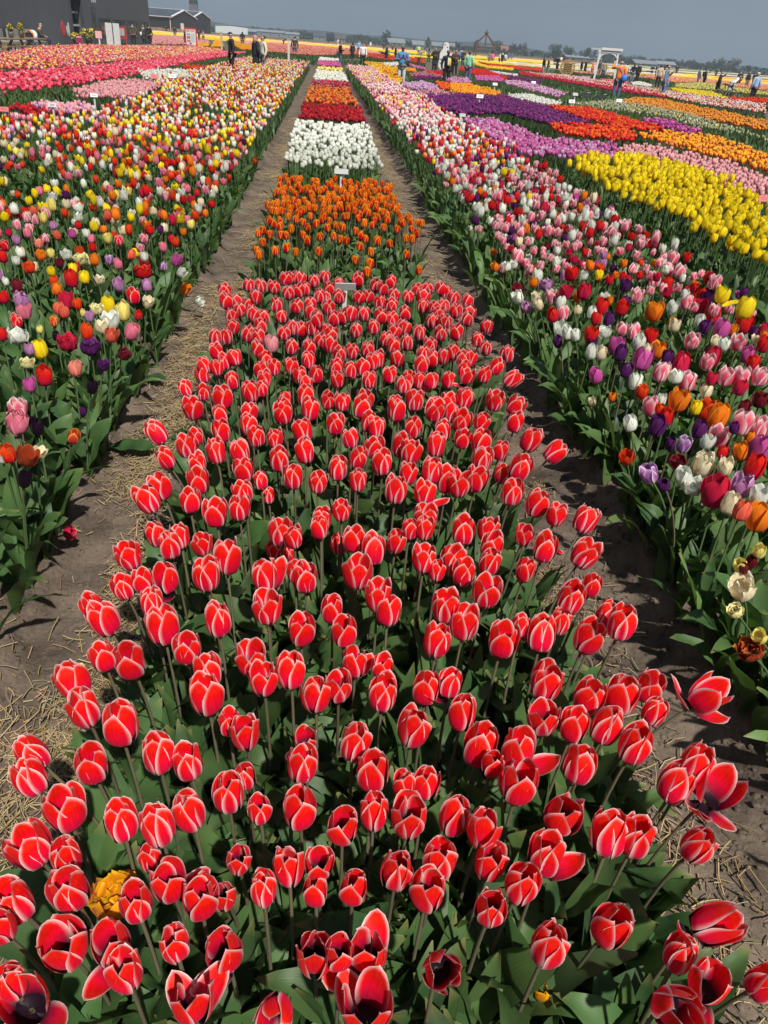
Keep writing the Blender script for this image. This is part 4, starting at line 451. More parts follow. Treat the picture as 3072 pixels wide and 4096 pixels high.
BEDS = [('coral_yellow_row',[(-12.68,34.93),(-14.78,46.71),(-14.73,55.11),(-10.83,75.72),(-8.2,70.88),(-7.01,59.6),(-8.39,35.63),(-8.6,25.61),(-9.3,25.41)]),('pinkred_row',[(-8.46,23.06),(-7.93,33.15),(-7.5,63.89),(-6.03,67.23),(-6.17,35.89),(-5.81,27.29),(-6.13,19.25),(-6.54,17.64)]),('palepink_left',[(-5.47,18.89),(-5.6,21.6),(-5.48,23.76),(-4.29,23.78),(-4.1,18.32),(-5.0,17.76)]),('white_left',[(-6.12,28.58),(-5.63,31.7),(-4.35,31.96),(-4.1,27.91),(-5.18,25.34)]),('red_small_left',[(-5.83,35.69),(-4.73,37.24),(-4.17,32.3),(-5.25,32.8)]),('lilacdouble_left',[(-5.19,15.17),(-5.04,15.68),(-4.28,15.92),(-3.95,14.61),(-4.4,14.24)]),('darkred_left',[(-5.36,14.67),(-5.12,14.88),(-4.28,14.01),(-4.76,13.63)]),('salmon_far_left',[(-26.91,138.57),(-24.19,153.33),(-17.7,133.78),(-11.9,89.75),(-13.75,70.49)]),('gold_a',[(-11.09,76.43),(-14.0,98.06),(-13.62,103.86),(-10.62,80.23)]),('gold_b',[(-10.33,79.65),(-17.28,138.73),(-16.62,140.14),(-9.72,84.39)]),('gold_c',[(-15.94,141.58),(-16.28,152.74),(-8.17,99.96),(-6.39,78.08),(-7.45,77.16)]),('brick_field',[(-11.44,133.08),(-5.38,165.14),(5.0,149.54),(3.31,98.41),(-0.92,76.08),(-2.44,74.88),(-6.7,77.72)]),('brick_field2',[(4.07,121.53),(11.65,102.04),(8.86,77.34),(5.26,81.98),(3.31,98.41)]),('lilac_end',[(-5.18,49.83),(-4.48,54.07),(-3.85,46.37),(-4.61,44.31)]),('c_darkred',[(-0.48,17.27),(0.75,17.84),(0.83,22.05),(-0.48,20.98)]),('orange_yellow_R',[(2.81,64.39),(4.21,65.26),(4.33,51.27),(3.31,37.19),(2.71,32.11),(2.58,40.23)]),('white_R0',[(4.3,65.51),(5.89,71.14),(5.28,62.66),(3.9,57.13)]),('lilac_a',[(3.02,33.62),(4.09,36.51),(4.43,33.44),(4.04,30.7),(2.94,30.41)]),('palepink_a',[(2.86,28.32),(4.09,30.76),(4.33,28.17),(3.3,25.97),(2.75,26.45)]),('redorange_a',[(4.89,38.15),(5.31,36.79),(4.84,32.77),(4.29,31.36)]),('orange_a',[(5.37,36.87),(6.33,38.2),(6.7,32.07),(5.79,28.56),(4.47,30.18)]),('lilac_b',[(5.87,43.68),(7.55,45.71),(6.89,40.0),(5.74,38.36)]),('orchid_b',[(8.76,50.27),(10.57,53.32),(10.06,48.02),(9.21,44.44),(7.77,44.13)]),('lilac_c',[(9.75,46.49),(10.93,46.95),(10.23,35.29),(8.87,32.09),(8.88,41.71)]),('red_a',[(11.2,71.91),(12.74,67.74),(10.99,51.18),(10.24,48.57),(9.33,53.18),(9.59,61.43)]),('red_b',[(6.12,52.59),(7.64,55.52),(6.45,46.69),(5.6,47.44)]),('mauve',[(4.54,46.31),(6.07,52.12),(6.17,45.51),(4.22,42.92)]),('darkpurple_a',[(4.35,42.48),(5.56,44.5),(5.84,43.0),(4.06,39.04)]),('darkpurple_b',[(11.91,55.91),(12.82,50.38),(11.62,46.07),(10.64,49.18)]),('whitelilac',[(12.67,66.4),(13.67,60.75),(12.45,55.96),(11.78,60.33)]),('orange_lilac0',[(4.55,57.53),(5.83,55.92),(5.38,51.16),(4.3,50.84)]),('lilac0',[(6.64,69.14),(6.94,60.47),(6.46,56.16),(6.07,59.73)]),('crimson_strip',[(16.06,71.33),(16.91,68.0),(19.11,55.46),(18.27,44.95),(16.22,39.46),(14.89,43.46),(14.55,58.38),(14.07,61.44)]),('pinkmix_strip',[(16.91,72.96),(17.4,70.0),(20.02,71.82),(19.98,55.76),(20.09,47.64),(21.33,39.76),(16.98,31.45),(16.04,34.89),(16.45,40.2),(16.58,46.12),(15.8,63.46)]),('yelloworange_row',[(18.06,104.79),(16.48,87.92),(18.77,85.39),(16.45,75.17),(14.37,76.54),(15.38,89.07)]),('red_row',[(20.7,117.48),(19.02,100.19),(24.44,96.43),(20.32,80.02),(17.96,81.13),(17.16,90.27)]),('white_R',[(6.46,30.14),(7.76,32.14),(7.93,27.99),(7.26,26.04),(6.39,28.46)]),('purple_big',[(3.26,27.75),(6.26,29.93),(6.58,25.43),(6.39,19.77),(5.11,18.41),(4.68,21.33),(3.33,20.25),(2.75,21.33)]),('orchid_bed',[(3.04,18.41),(3.8,18.96),(4.0,17.02),(4.02,15.16),(5.37,14.92),(4.73,12.94),(4.31,12.27),(3.63,12.79),(3.1,12.54),(2.91,15.56)]),('red_bed_R',[(6.83,25.66),(8.38,26.19),(8.13,19.43),(7.49,18.57),(6.65,21.33)]),('red_front_R',[(5.1,18.64),(7.13,19.51),(6.51,16.94),(6.06,15.96),(4.92,16.4),(4.88,17.37)]),('plum_R',[(8.64,22.48),(9.64,23.21),(9.13,19.58),(8.45,18.49),(8.39,20.09)]),('flame_R',[(6.75,17.48),(7.7,18.48),(8.86,18.31),(8.26,14.29),(6.95,11.86),(6.97,12.96),(6.92,14.36),(6.83,15.86)]),('palepink_R',[(5.29,14.57),(6.24,15.22),(6.62,13.29),(6.48,11.12),(5.54,9.38),(5.26,10.5),(5.01,11.31),(4.84,12.74)]),('yellow_R',[(3.2,10.42),(3.54,11.2),(4.0,11.81),(4.84,11.84),(5.2,10.83),(5.14,9.54),(4.97,8.23),(3.45,5.44),(3.38,6.25),(3.44,7.33),(3.38,8.24),(3.3,8.95)]),('green_bud',[(8.15,27.72),(11.81,33.13),(11.88,26.67),(10.07,17.57),(10.28,19.73),(9.64,21.19),(10.17,24.67),(8.37,27.05)]),('bronze_strip',[(11.68,32.7),(13.42,36.1),(14.65,36.03),(13.96,25.18),(11.99,21.49),(11.76,23.44),(11.6,27.12),(11.16,30.74)]),('yellow_far_R',[(22.88,55.33),(25.16,54.18),(21.77,44.68),(20.63,42.76),(20.82,49.83)]),('olive_yellow',[(28.56,68.4),(39.2,86.56),(34.09,62.79),(30.05,55.25),(27.95,59.38),(24.19,57.81)]),('red_far_R',[(22.3,45.79),(26.87,49.3),(23.19,42.43),(20.11,40.74)]),('white_far_R',[(22.54,62.13),(24.95,66.63),(23.03,58.95),(21.68,55.96),(20.91,57.02)]),('coral_far_R',[(21.18,65.54),(23.15,67.39),(22.85,63.61),(19.98,55.76),(19.98,60.48)]),('lilac_far_R',[(18.37,65.84),(22.27,71.24),(19.86,63.51),(18.02,61.53)]),('salmonfield_R',[(42.59,113.87),(48.54,111.76),(51.64,96.89),(36.56,68.34),(40.68,89.88),(30.78,73.79),(31.97,82.2)])]
PEOPLE = [(-16.81,78.2,1.7,'olive','black','black_hat','stand',180,'coat','person in olive parka with shoulder strap walking away beside the grey barn windows'),(-17.46,85.89,1.62,'darkolive','black','blond','stand',170,'longcoat','person in dark long parka with white shoulder bag beside the barn corner'),(-16.78,85.13,1.67,'black','black','dark','stand',160,'coat','person all in black at the barn corner beside the long parka'),(-4.12,38.5,1.65,'black','black','cap_black','stand',-70,'coat','person in black jacket and black cap walking through the beds near the pink hood'),(-10.68,113.38,1.68,'black','denim','hood_black','stand',180,'coat','person with black hood by the orange tulip beds left of the cream fleece'),(-13.49,85.42,1.58,'navy','black','dark','stand',-80,'coat','person in dark clothes at the left side of the red poster board'),(-16.6,116.46,1.53,'black','denim','dark','phone',90,'coat','person in black and jeans behind the right side of the poster board'),(-16.25,118.05,1.55,'dustypink','black','dark','stand',-90,'longcoat','person in dusty pink coat standing right of the poster board'),(-26.21,155.17,1.68,'black','grey','dark','stand',200,'coat','person with dark hair and pale grey skirt in the far pink bed'),(-41.03,230.3,1.68,'black','black','dark','stand',180,'coat','small dark figure by the wooden fence of the green shed'),(-3.28,41.26,1.61,'black','black','hood_pink','stand',120,'longcoat','person in long black coat with pale pink hood beside the cream fleece'),(-2.93,41.01,1.61,'cream','greyblue','dark_bun','stand',-60,'coat','person in cream fleece jacket and grey trousers with dark bun'),(-2.85,80.0,1.63,'navyvest','denim','dark','stand',180,'coat','person in navy vest seen from behind by the pale post'),(-7.18,148.8,1.68,'blackstripe','black','grey','bend',90,'coat','person in striped dark top crouching left of the pale post'),(1.0,60.96,1.58,'black','denim','dark','phone',100,'coat','man in black jacket and jeans looking at phone at the end of the path'),(2.61,86.83,1.5,'black','black','hood_black','stand',-150,'longcoat','person in long black robe and hood behind the middle bed'),(4.4,118.26,1.68,'sky','black','brown','stand',0,'coat','child in light blue top and lilac jacket beside the white hoodie'),(2.84,67.35,1.54,'white','black','dark','stand',0,'coat','person in white hoodie and black trousers beside the child in blue'),(0.76,305.03,1.68,'black','black','hood_black','stand',180,'longcoat','dark wrapped figure standing alone in the far yellow strip'),(3.23,244.0,1.68,'white','white','hood_white','stand',150,'coat','far person in white behind the man in black jacket'),(14.2,281.21,1.68,'white','white','blond','stand',20,'longcoat','far person in long white dress before the yellow strip'),(9.98,395.59,1.68,'black','black','dark','stand',0,'coat','tiny dark figure in the yellow strip left of the black robe'),(9.38,243.84,1.68,'taupe','taupe','brown','stand',160,'coat','person in taupe coat behind the white hoodie'),(11.72,256.6,1.68,'brown','brown','blond','stand',150,'coat','person in brown with pale hat behind the white hoodie'),(5.89,85.05,1.54,'navy','black','dark','phone',70,'longcoat','person in long navy coat left of the blue sweater'),(7.5,94.23,1.55,'black','navy','dark','phone',80,'coat','person in black holding a phone just left of the grey beanie'),(3.56,40.42,1.63,'blue','lightgrey','beanie_grey','phone',0,'coat','man in blue sweater, grey beanie and white trousers looking at phone'),(28.23,279.98,1.68,'black','black','dark','stand',180,'coat','small dark figure right of the man in the blue sweater'),(16.74,157.4,1.68,'neon','grey','blond','stand',180,'coat','person in neon yellow top behind the bending person'),(12.68,116.56,1.68,'beige','beige','dark','bend',90,'coat','person in beige suit bending down to the flowers'),(12.4,104.58,1.5,'greyblue','navy','dark_long','stand',160,'coat','long haired person with white sleeves left of the open black coat'),(8.64,68.68,1.62,'black','black','dark','phone',10,'longcoat','man in open long black coat and white shirt before the cutout'),(13.32,102.41,1.52,'black','black','cap_grey','stand',30,'coat','person in dark jacket and grey cap behind the black coat'),(12.74,92.72,1.55,'blue','beige','brown','stand',0,'coat','person in blue shirt posing in front of the white cutout board'),(5.85,41.48,1.6,'black','black','dark_bun','hand',10,'coat','woman in black leather jacket with a yellow and white scarf'),(8.98,59.96,1.61,'charcoal','black','dark','phone',-10,'coat','man in charcoal sweater behind the woman with yellow scarf'),(18.79,120.37,1.68,'lightblue','lightblue','brown','stand',170,'coat','person in light blue hooded jacket left of the mint jacket'),(15.55,97.96,1.62,'charcoal','black','dark','stand',150,'coat','tall person in charcoal coat behind the light blue jacket'),(8.56,51.53,1.59,'mint','denim','brown','stand',150,'coat','person in mint green hooded jacket and jeans among the red tulips'),(23.68,125.08,1.5,'grey','grey','grey','stand',150,'coat','person in grey left of the bright pink coat'),(24.67,127.8,1.5,'hotpink','grey','dark','stand',180,'coat','person in bright pink top near the far red row'),(25.15,124.94,1.57,'white','black','dark','stand',90,'coat','person in white top right of the bright pink one'),(27.09,132.39,1.53,'black','black','hood_white','stand',140,'longcoat','person in black with a white headscarf beside the white top'),(28.8,138.5,1.52,'lightgrey','grey','dark','stand',180,'coat','person in pale grey right of the white headscarf'),(38.85,183.51,1.68,'denim','denim','dark','stand',170,'coat','left person of the denim couple near the far rail'),(38.29,177.73,1.68,'denim','lightblue','dark','stand',190,'coat','right person of the denim couple near the far rail'),(21.55,84.6,1.53,'black','white','dark_long','stand',100,'coat','long dark haired person in black top and white skirt facing another'),(21.85,83.99,1.53,'grey','grey','dark','stand',-90,'coat','person in grey facing the long dark haired one'),(36.72,137.45,1.5,'black','black','dark_long','stand',180,'coat','person with long black hair behind the round wooden frame'),(28.08,103.7,1.68,'black','black','brown','phone',120,'coat','person in black taking a picture left of the round wooden frame'),(28.81,96.0,1.56,'black','khaki','dark','stand',90,'coat','person in black jacket and khaki trousers left of the white gate'),(29.71,97.49,1.53,'black','black','dark','stand',-90,'longcoat','person in long black dress facing the khaki trousers'),(28.07,89.53,1.55,'coral','taupe','auburn','stand',60,'coat','person with auburn hair in coral top left of the white gate'),(28.05,87.14,1.6,'charcoal','taupe','dark','stand',30,'coat','person in charcoal behind the left post of the white gate'),(27.79,84.9,1.58,'khaki','jeans','dark_bun','stand',180,'coat','person in khaki sweater and pale jeans under the white gate'),(14.91,42.89,1.72,'orange','denim','bald','raise',165,'coat','bald man in orange jacket with blue shoulder bag raising a phone'),(30.72,84.56,1.53,'black','jeans','dark_long','stand',180,'coat','long dark haired person in black jacket and jeans right of the orange jacket'),(28.99,78.43,1.64,'black','black','grey','stand',-150,'coat','grey haired person in black coat right of the long dark hair'),(46.87,121.45,1.51,'black','black','dark','stand',170,'coat','left one of two far people in black behind the cream jacket'),(49.14,125.54,1.5,'black','black','dark','stand',190,'coat','right one of two far people in black behind the cream jacket'),(27.17,68.65,1.61,'beige','black','dark','stand',160,'coat','person in cream jacket behind the blue vest woman'),(18.08,44.65,1.7,'slate','jeans','dark','hand',60,'coat','woman in quilted blue vest and jeans raising her hand to her hair'),(37.18,83.53,1.62,'lightgrey','lightgrey','dark','stand',100,'coat','person in pale grey tracksuit in the far salmon bed'),(37.78,83.52,1.6,'brown','black','dark','stand',90,'coat','person in brown top with black backpack beside the grey tracksuit'),(107.64,235.69,1.68,'black','black','dark','bend',90,'coat','dark figure crouching right of the black backpack'),(27.43,58.19,1.57,'black','black','dark','raise',70,'longcoat','person in long black coat stretching an arm upward'),(26.51,54.42,1.57,'white','black','dark_bun','bend2',90,'longcoat','person with white shawl and black skirt by the bicycle'),(45.91,92.67,1.64,'navy','black','cap_grey','stand',170,'coat','person in navy jacket and grey cap behind the bicycle'),(43.28,85.54,1.61,'black','taupe','brown_long','stand',20,'coat','person in black with a neon scarf left of the white cap'),(60.89,118.64,1.5,'black','black','dark','stand',180,'coat','dark person half hidden behind the blue shirt and white cap'),(25.87,49.98,1.64,'lightblue2','black','cap_white','stand',-160,'coat','person in light blue shirt and white cap at the far right'),(14.57,192.0,1.5,'brown','black','dark','stand',170,'coat','small brown figure between the navy coat and the black one'),(12.81,194.61,1.68,'black','black','dark','stand',180,'coat','dark figure just left of the long navy coat'),(29.0,288.11,1.68,'black','black','dark','stand',180,'coat','small black figure left of the neon top'),(32.54,287.73,1.68,'brown','brown','auburn','stand',170,'longcoat','small brown figure in the yellow strip left of the black coat'),(15.04,198.15,1.5,'brown','black','dark','stand',160,'coat','tiny brown figure in the yellow strip left of the grey beanie'),(54.34,198.18,1.68,'white','denim','dark','phone',180,'coat','person in white behind the left side of the round wooden frame'),(60.82,219.23,1.68,'black','black','dark','stand',170,'coat','dark person just behind the round wooden frame'),(73.34,255.1,1.68,'black','grey','brown','stand',200,'coat','dark person behind the right side of the round wooden frame'),(71.86,255.85,1.68,'charcoal','black','dark','stand',150,'coat','charcoal figure far behind the round wooden frame'),(83.82,209.14,1.68,'black','black','dark','stand',180,'coat','small black figure directly behind the blue vest woman'),(77.99,167.84,1.68,'navy','black','dark','stand',170,'coat','dark blue figure left of the long black coat with raised arm'),(32.06,90.36,1.51,'lightgrey','jeans','dark','stand',190,'coat','person in pale grey beside the orange jacket'),(66.31,159.5,1.68,'black','black','dark','stand',180,'coat','black figure right behind the blue vest woman')]
# ---------------------------------------------------------------- ground
def softstep(a, b, x): t = np.clip((x - a) / (b - a), 0, 1); return t * t * (3 - 2 * t)
def ground_z(X, Y):
    wob = .05 * (vnoise(Y * 1.3, Y * 0 + 3, 1) - .5)
    pl = softstep(-1.12, -.93, X + wob) * (1 - softstep(-.66, -.50, X + wob))
    pr = softstep(.76, .93, X - wob) * (1 - softstep(1.27, 1.42, X - wob))
    pq = softstep(2.80, 2.95, X) * (1 - softstep(3.1, 3.3, X))
    near = (Y > -3) & (Y < 70)
    z = -.085 * np.maximum(np.maximum(pl, pr), pq * .6) * near
    path = np.maximum(pl, pr)
    b = (vnoise(X * 3.1, Y * 2.3, 2) - .5) * .035 + (vnoise(X * 9, Y * 8, 5) - .5) * .018 + (vnoise(X * 23, Y * 23, 7) - .5) * .009
    clod = np.clip(vnoise(X * 14, Y * 14, 9) - .60, 0, 1) * .07 + np.clip(vnoise(X * 31, Y * 31, 19) - .7, 0, 1) * .05
    fade = 1 / (1 + (np.hypot(X, Y) / 25) ** 2)
    return z + (b * 1.25 + clod) * fade
def axis(lo, hi, step, far, grow=1.16):
    a = list(np.arange(lo, hi, step)); s = step
    up = []; x = a[-1]
    while x < far: s *= grow; x += s; up.append(min(x, far))
    s = step; dn = []; x = a[0]
    while x > -far: s *= grow; x -= s; dn.append(max(x, -far))
    return np.array(dn[::-1] + a + up)
gx = axis(-1.7, 1.9, .022, 1200, 1.13); gy = axis(.2, 6.0, .03, 1200, 1.09)
GX, GY = np.meshgrid(gx, gy)
GV = np.stack([GX, GY, ground_z(GX, GY)], -1).reshape(-1, 3)
def soil_material():
    m, n, b, o = mat_new('soil'); N = n.nodes.new; L = n.links.new
    g = N('ShaderNodeNewGeometry')
    n1 = N('ShaderNodeTexNoise'); n1.inputs['Scale'].default_value = 3.5; n1.inputs['Detail'].default_value = 8; n1.inputs['Roughness'].default_value = .65; L(g.outputs['Position'], n1.inputs['Vector'])
    n2 = N('ShaderNodeTexNoise'); n2.inputs['Scale'].default_value = 60; n2.inputs['Detail'].default_value = 6; n2.inputs['Roughness'].default_value = .7; L(g.outputs['Position'], n2.inputs['Vector'])
    r = N('ShaderNodeValToRGB'); e = r.color_ramp.elements
    e[0].position = .3; e[0].color = (.050, .038, .030, 1); e[1].position = .72; e[1].color = (.205, .158, .118, 1)
    ad = N('ShaderNodeMath'); ad.operation = 'MULTIPLY_ADD'; ad.inputs[1].default_value = .4; sb = N('ShaderNodeMath'); sb.operation = 'SUBTRACT'; sb.inputs[1].default_value = .5
    L(n2.outputs['Fac'], sb.inputs[0]); L(sb.outputs[0], ad.inputs[0]); L(n1.outputs['Fac'], ad.inputs[2]); L(ad.outputs[0], r.inputs[0]); L(r.outputs[0], b.inputs['Base Color'])
    b.inputs['Roughness'].default_value = .95; b.inputs['Specular IOR Level'].default_value = .15
    bp = N('ShaderNodeBump'); bp.inputs['Strength'].default_value = .7; bp.inputs['Distance'].default_value = .012; L(n2.outputs['Fac'], bp.inputs['Height'])
    bp2 = N('ShaderNodeBump'); bp2.inputs['Strength'].default_value = .5; bp2.inputs['Distance'].default_value = .05; L(n1.outputs['Fac'], bp2.inputs['Height']); L(bp.outputs[0], bp2.inputs['Normal']); L(bp2.outputs[0], b.inputs['Normal'])
    return m
SOIL = soil_material()
ground = pobj('ground', quad_mesh('ground', GV, grid_faces(len(gx), len(gy)), SOIL)); tag(ground, kind='structure')
# ---------------------------------------------------------------- straw, clods
def straw(name, n, xr, yr, dens, label, smin=.025, smax=.13):
    X = rng.uniform(*xr, n * 3); Y = rng.uniform(*yr, n * 3); m = rng.random(n * 3) < dens(X, Y); X = X[m][:n]; Y = Y[m][:n]; n = len(X)
    Ln = rng.uniform(smin, smax, n) * rng.uniform(.5, 1, n); a = rng.normal(1.57, .9, n); r = rng.uniform(.0007, .0018, n); el = rng.normal(.0, .14, n)
    d = np.stack([np.cos(a) * np.cos(el), np.sin(a) * np.cos(el), np.sin(el)], 1); s = np.stack([-np.sin(a), np.cos(a), 0 * a], 1); u = np.cross(d, s)
    c = np.stack([X, Y, ground_z(X, Y) + .004 + rng.random(n) * .014 + np.abs(np.sin(el)) * Ln * .4], 1)
    bendv = rng.normal(0, .07, n)[:, None] * Ln[:, None] * s
    V = []
    for t in (-.5, .0, .5):
        p = c + d * (Ln * t)[:, None] + bendv * (1 - 4 * t * t)
        V += [p + s * r[:, None] * 1.5, p + u * r[:, None], p - s * r[:, None] * 1.5]
    V = np.stack(V, 1); base = (np.arange(n) * 9)[:, None, None]
    f = np.array([(0, 1, 4, 3), (1, 2, 5, 4), (2, 0, 3, 5), (3, 4, 7, 6), (4, 5, 8, 7), (5, 3, 6, 8)])
    j = rng.uniform(.4, 1.15, (n, 1)); ca = np.concatenate([np.array([[.43, .315, .165]]) * j + rng.normal(0, .02, (n, 3)), np.ones((n, 1))], 1).clip(.02, 1)
    o = pobj(name, quad_mesh(name, V.reshape(-1, 3), (f[None] + base).reshape(-1, 4), STRAW, attrs=dict(ca=('FLOAT_COLOR', np.repeat(ca, 9, 0)))))
    return tag(o, label, 'straw', kind='stuff')
STRAW, n_, b_, o_ = mat_new('straw_stalk'); a_ = n_.nodes.new('ShaderNodeAttribute'); a_.attribute_name = 'ca'; n_.links.new(a_.outputs['Color'], b_.inputs['Base Color']); b_.inputs['Roughness'].default_value = .6
def dl(X, Y): return np.clip(vnoise(X * 4.5, Y * 2.6, 21) * 2.2 - .62, .04, 1) * np.exp(-((X + .74) / .17) ** 2)
def dr(X, Y): return np.clip(vnoise(X * 4.5, Y * 2.6, 22) * 1.6 - .55, .03, 1) * np.exp(-((X - .98) / .17) ** 2)
straw('straw', 14000, (-1.15, -.35), (.1, 6.5), dl, 'dry straw strewn over the earth path left of the red tulips')
straw('straw', 5500, (.6, 1.45), (.1, 6.5), dr, 'dry straw strewn over the earth path right of the red tulips')
straw('straw', 4000, (-1.05, -.45), (6.5, 22), lambda X, Y: np.clip(vnoise(X * 3, Y * 1.5, 23) * 1.6 - .3, .05, 1) * np.exp(-((X + .74) / .13) ** 2), 'dry straw on the far stretch of the left earth path', .05, .2)
straw('straw', 2600, (.85, 1.4), (6.5, 22), lambda X, Y: np.clip(vnoise(X * 3, Y * 1.5, 24) * 1.6 - .3, .05, 1) * np.exp(-((X - 1.08) / .13) ** 2), 'dry straw on the far stretch of the right earth path', .05, .2)
straw('straw', 3500, (-.55, .85), (.3, 5.0), lambda X, Y: np.clip(vnoise(X * 4, Y * 4, 25) * 1.5 - .5, .02, 1), 'dry straw lying on the soil under the red tulips')
# crumbs of earth on the paths
def clods(n, xr, yr, label):
    X = rng.uniform(*xr, n); Y = rng.uniform(*yr, n) ; s = rng.uniform(.002, .011, n) * rng.uniform(.4, 1, n)
    base = np.array([(-1, -1, -.6), (1, -1, -.6), (1, 1, -.6), (-1, 1, -.6), (-.7, -.7, .7), (.7, -.7, .7), (.7, .7, .7), (-.7, .7, .7)])
    V = (base[None] + rng.normal(0, .28, (n, 8, 3))) * s[:, None, None] * np.array([1.2, 1., .8]) + np.stack([X, Y, ground_z(X, Y) + s * .3], 1)[:, None, :]
    f = np.array([(4, 5, 6, 7), (0, 1, 5, 4), (1, 2, 6, 5), (2, 3, 7, 6), (3, 0, 4, 7)])
    o = pobj('soil_crumbs', quad_mesh('soil_crumbs', V.reshape(-1, 3), (f[None] + (np.arange(n) * 8)[:, None, None]).reshape(-1, 4), SOIL)); return tag(o, label, 'soil crumbs', kind='stuff')
clods(6000, (-1.2, -.4), (.2, 6), 'loose crumbs of dry earth on the left path'); clods(6000, (.65, 1.5), (.2, 6), 'loose crumbs of dry earth on the right path')
# ---------------------------------------------------------------- individual tulips
_pc = {}
def petal_mesh(kind, ob, outer, var):
    key = ('p', kind, ob, outer, var)
    if key not in _pc:
        fr = .0028 if 'fringe' in kind else 0.
        t = petal(7, 9, L=.090 if kind == 'redwhite' else .088, openness=ob, outer=outer, seed=var * 13 + (3 if outer else 0), fringe=fr, pointed=.8 if kind in ('pinkwhite', 'white', 'cream', 'creamfringe') else .35)
        a, b = kca(kind, 1, 0); _pc[key] = part_mesh('petal', t, a[0], b[0])
    return _pc[key]
def bloom_mesh(kind, var):
    key = ('b', kind, var)
    if key not in _pc:
        dbl = 'double' in kind or 'fringe' in kind
        t = bloom(5, 6, openness=.32 if dbl else [0, .08, .2, .36][var % 4], seed=var + 3, layers=3 if dbl else 1, fringe=.003 if dbl else 0., pointed=.8 if kind in ('pinkwhite', 'white') else .3, L=.06 if dbl else (.095 if kind == 'flame' else .086))
        a, b = kca(kind, 1, 0); _pc[key] = part_mesh('bloom', t, a[0], b[0])
    return _pc[key]
def leaf_mesh(i, big=True):
    key = ('l', i, big)
    if key not in _pc: _pc[key] = part_mesh('leaf', (LEAFB if big else LEAFV)[i], (1, 1, 1, 1))
    return _pc[key]
def stem_mesh(head, base_curve, purple):
    hx, hy, hz = head; c = Vector((hx * base_curve, hy * base_curve, hz * .62)); P0 = Vector((0, 0, -.04)); P2 = Vector(head); pts = []
    for i in range(7): t = i / 6; pts.append(P0 * (1 - t) ** 2 + c * 2 * t * (1 - t) + P2 * t * t)
    tn = (P2 - c).normalized()
    return part_mesh('stem', tube(pts, [.0046, .0044, .0042, .004, .0038, .0037, .004], 6), tuple((DUSK if purple else GREEN))), tn
def make_tulip(name, label, group, x, y, z, kind, width, base=None, petals=True, openness=0., nleaf=3, flop=None, spread=0., tilt=None, var=None, big=True):
    bx, by = base if base else (x + random.gauss(0, .012), y + random.gauss(0, .012))
    T = thing(name, label, 'tulip', (bx, by, 0), 0, group)
    head = (x - bx, y - by, z)
    # stem ends just under the bloom, whose middle is at the head point
    h = (.042 if kind == 'redwhite' else .040) * width / .066
    me, tn = stem_mesh((head[0], head[1], z - h), .25 if base else .5, kind in ('redwhite', 'purple', 'pinkwhite', 'flame'))
    pobj('stem', me, T)
    ax = tn if tilt is None else Vector(tilt).normalized()
    ax = (ax + Vector((random.gauss(0, .06), random.gauss(0, .06) + (.05 if kind == 'redwhite' and y < 1.5 and tilt is None else 0), .25))).normalized()
    q = ax.to_track_quat('Z', 'Y'); s = width / .066; rz = random.uniform(0, 6.283)
    top = Vector((head[0], head[1], z - h))
    M0 = Matrix.Translation(top) @ q.to_matrix().to_4x4() @ Matrix.Rotation(rz, 4, 'Z') @ Matrix.Scale(s, 4)
    if petals and 'double' not in kind:
        ob = openness
        for k in range(6):
            ti = random.gauss(0, .045) - spread * random.uniform(.5, 1.2) + (.03 if k % 2 else 0) + (.055 if kind == 'redwhite' and y < 1.2 and not flop else 0)
            if flop and k in flop: ti = -random.uniform(.75, 1.25)
            ml = M0 @ Matrix.Rotation(k * math.pi / 3 + random.gauss(0, .05), 4, 'Z') @ Matrix.Rotation(ti, 4, 'X') @ Matrix.Scale(random.uniform(.95, 1.06), 4)
            pobj('petal', petal_mesh(kind, ob, k % 2 == 0, random.randrange(3)), T, ml)
    else: pobj('bloom', bloom_mesh(kind, random.randrange(4) if var is None else var), T, M0)
    a0 = random.uniform(0, 6.28)
    for k in range(nleaf):
        sc = random.uniform(.8, 1.15)
        ml = Matrix.Translation((0, 0, -.01)) @ Matrix.Rotation(a0 + k * 2.2 + random.uniform(-.4, .4), 4, 'Z') @ Matrix.Diagonal((sc * random.uniform(.9, 1.2), sc, sc, 1))
        pobj('leaf', leaf_mesh(random.randrange(8), big), T, ml)
    return T
NTH = ['first', 'second', 'third', 'fourth', 'fifth', 'sixth', 'seventh', 'eighth', 'ninth', 'tenth', 'eleventh', 'twelfth', 'thirteenth', 'fourteenth', 'fifteenth']
SPN = {v: k for k, v in RED_SPECIAL.items()}
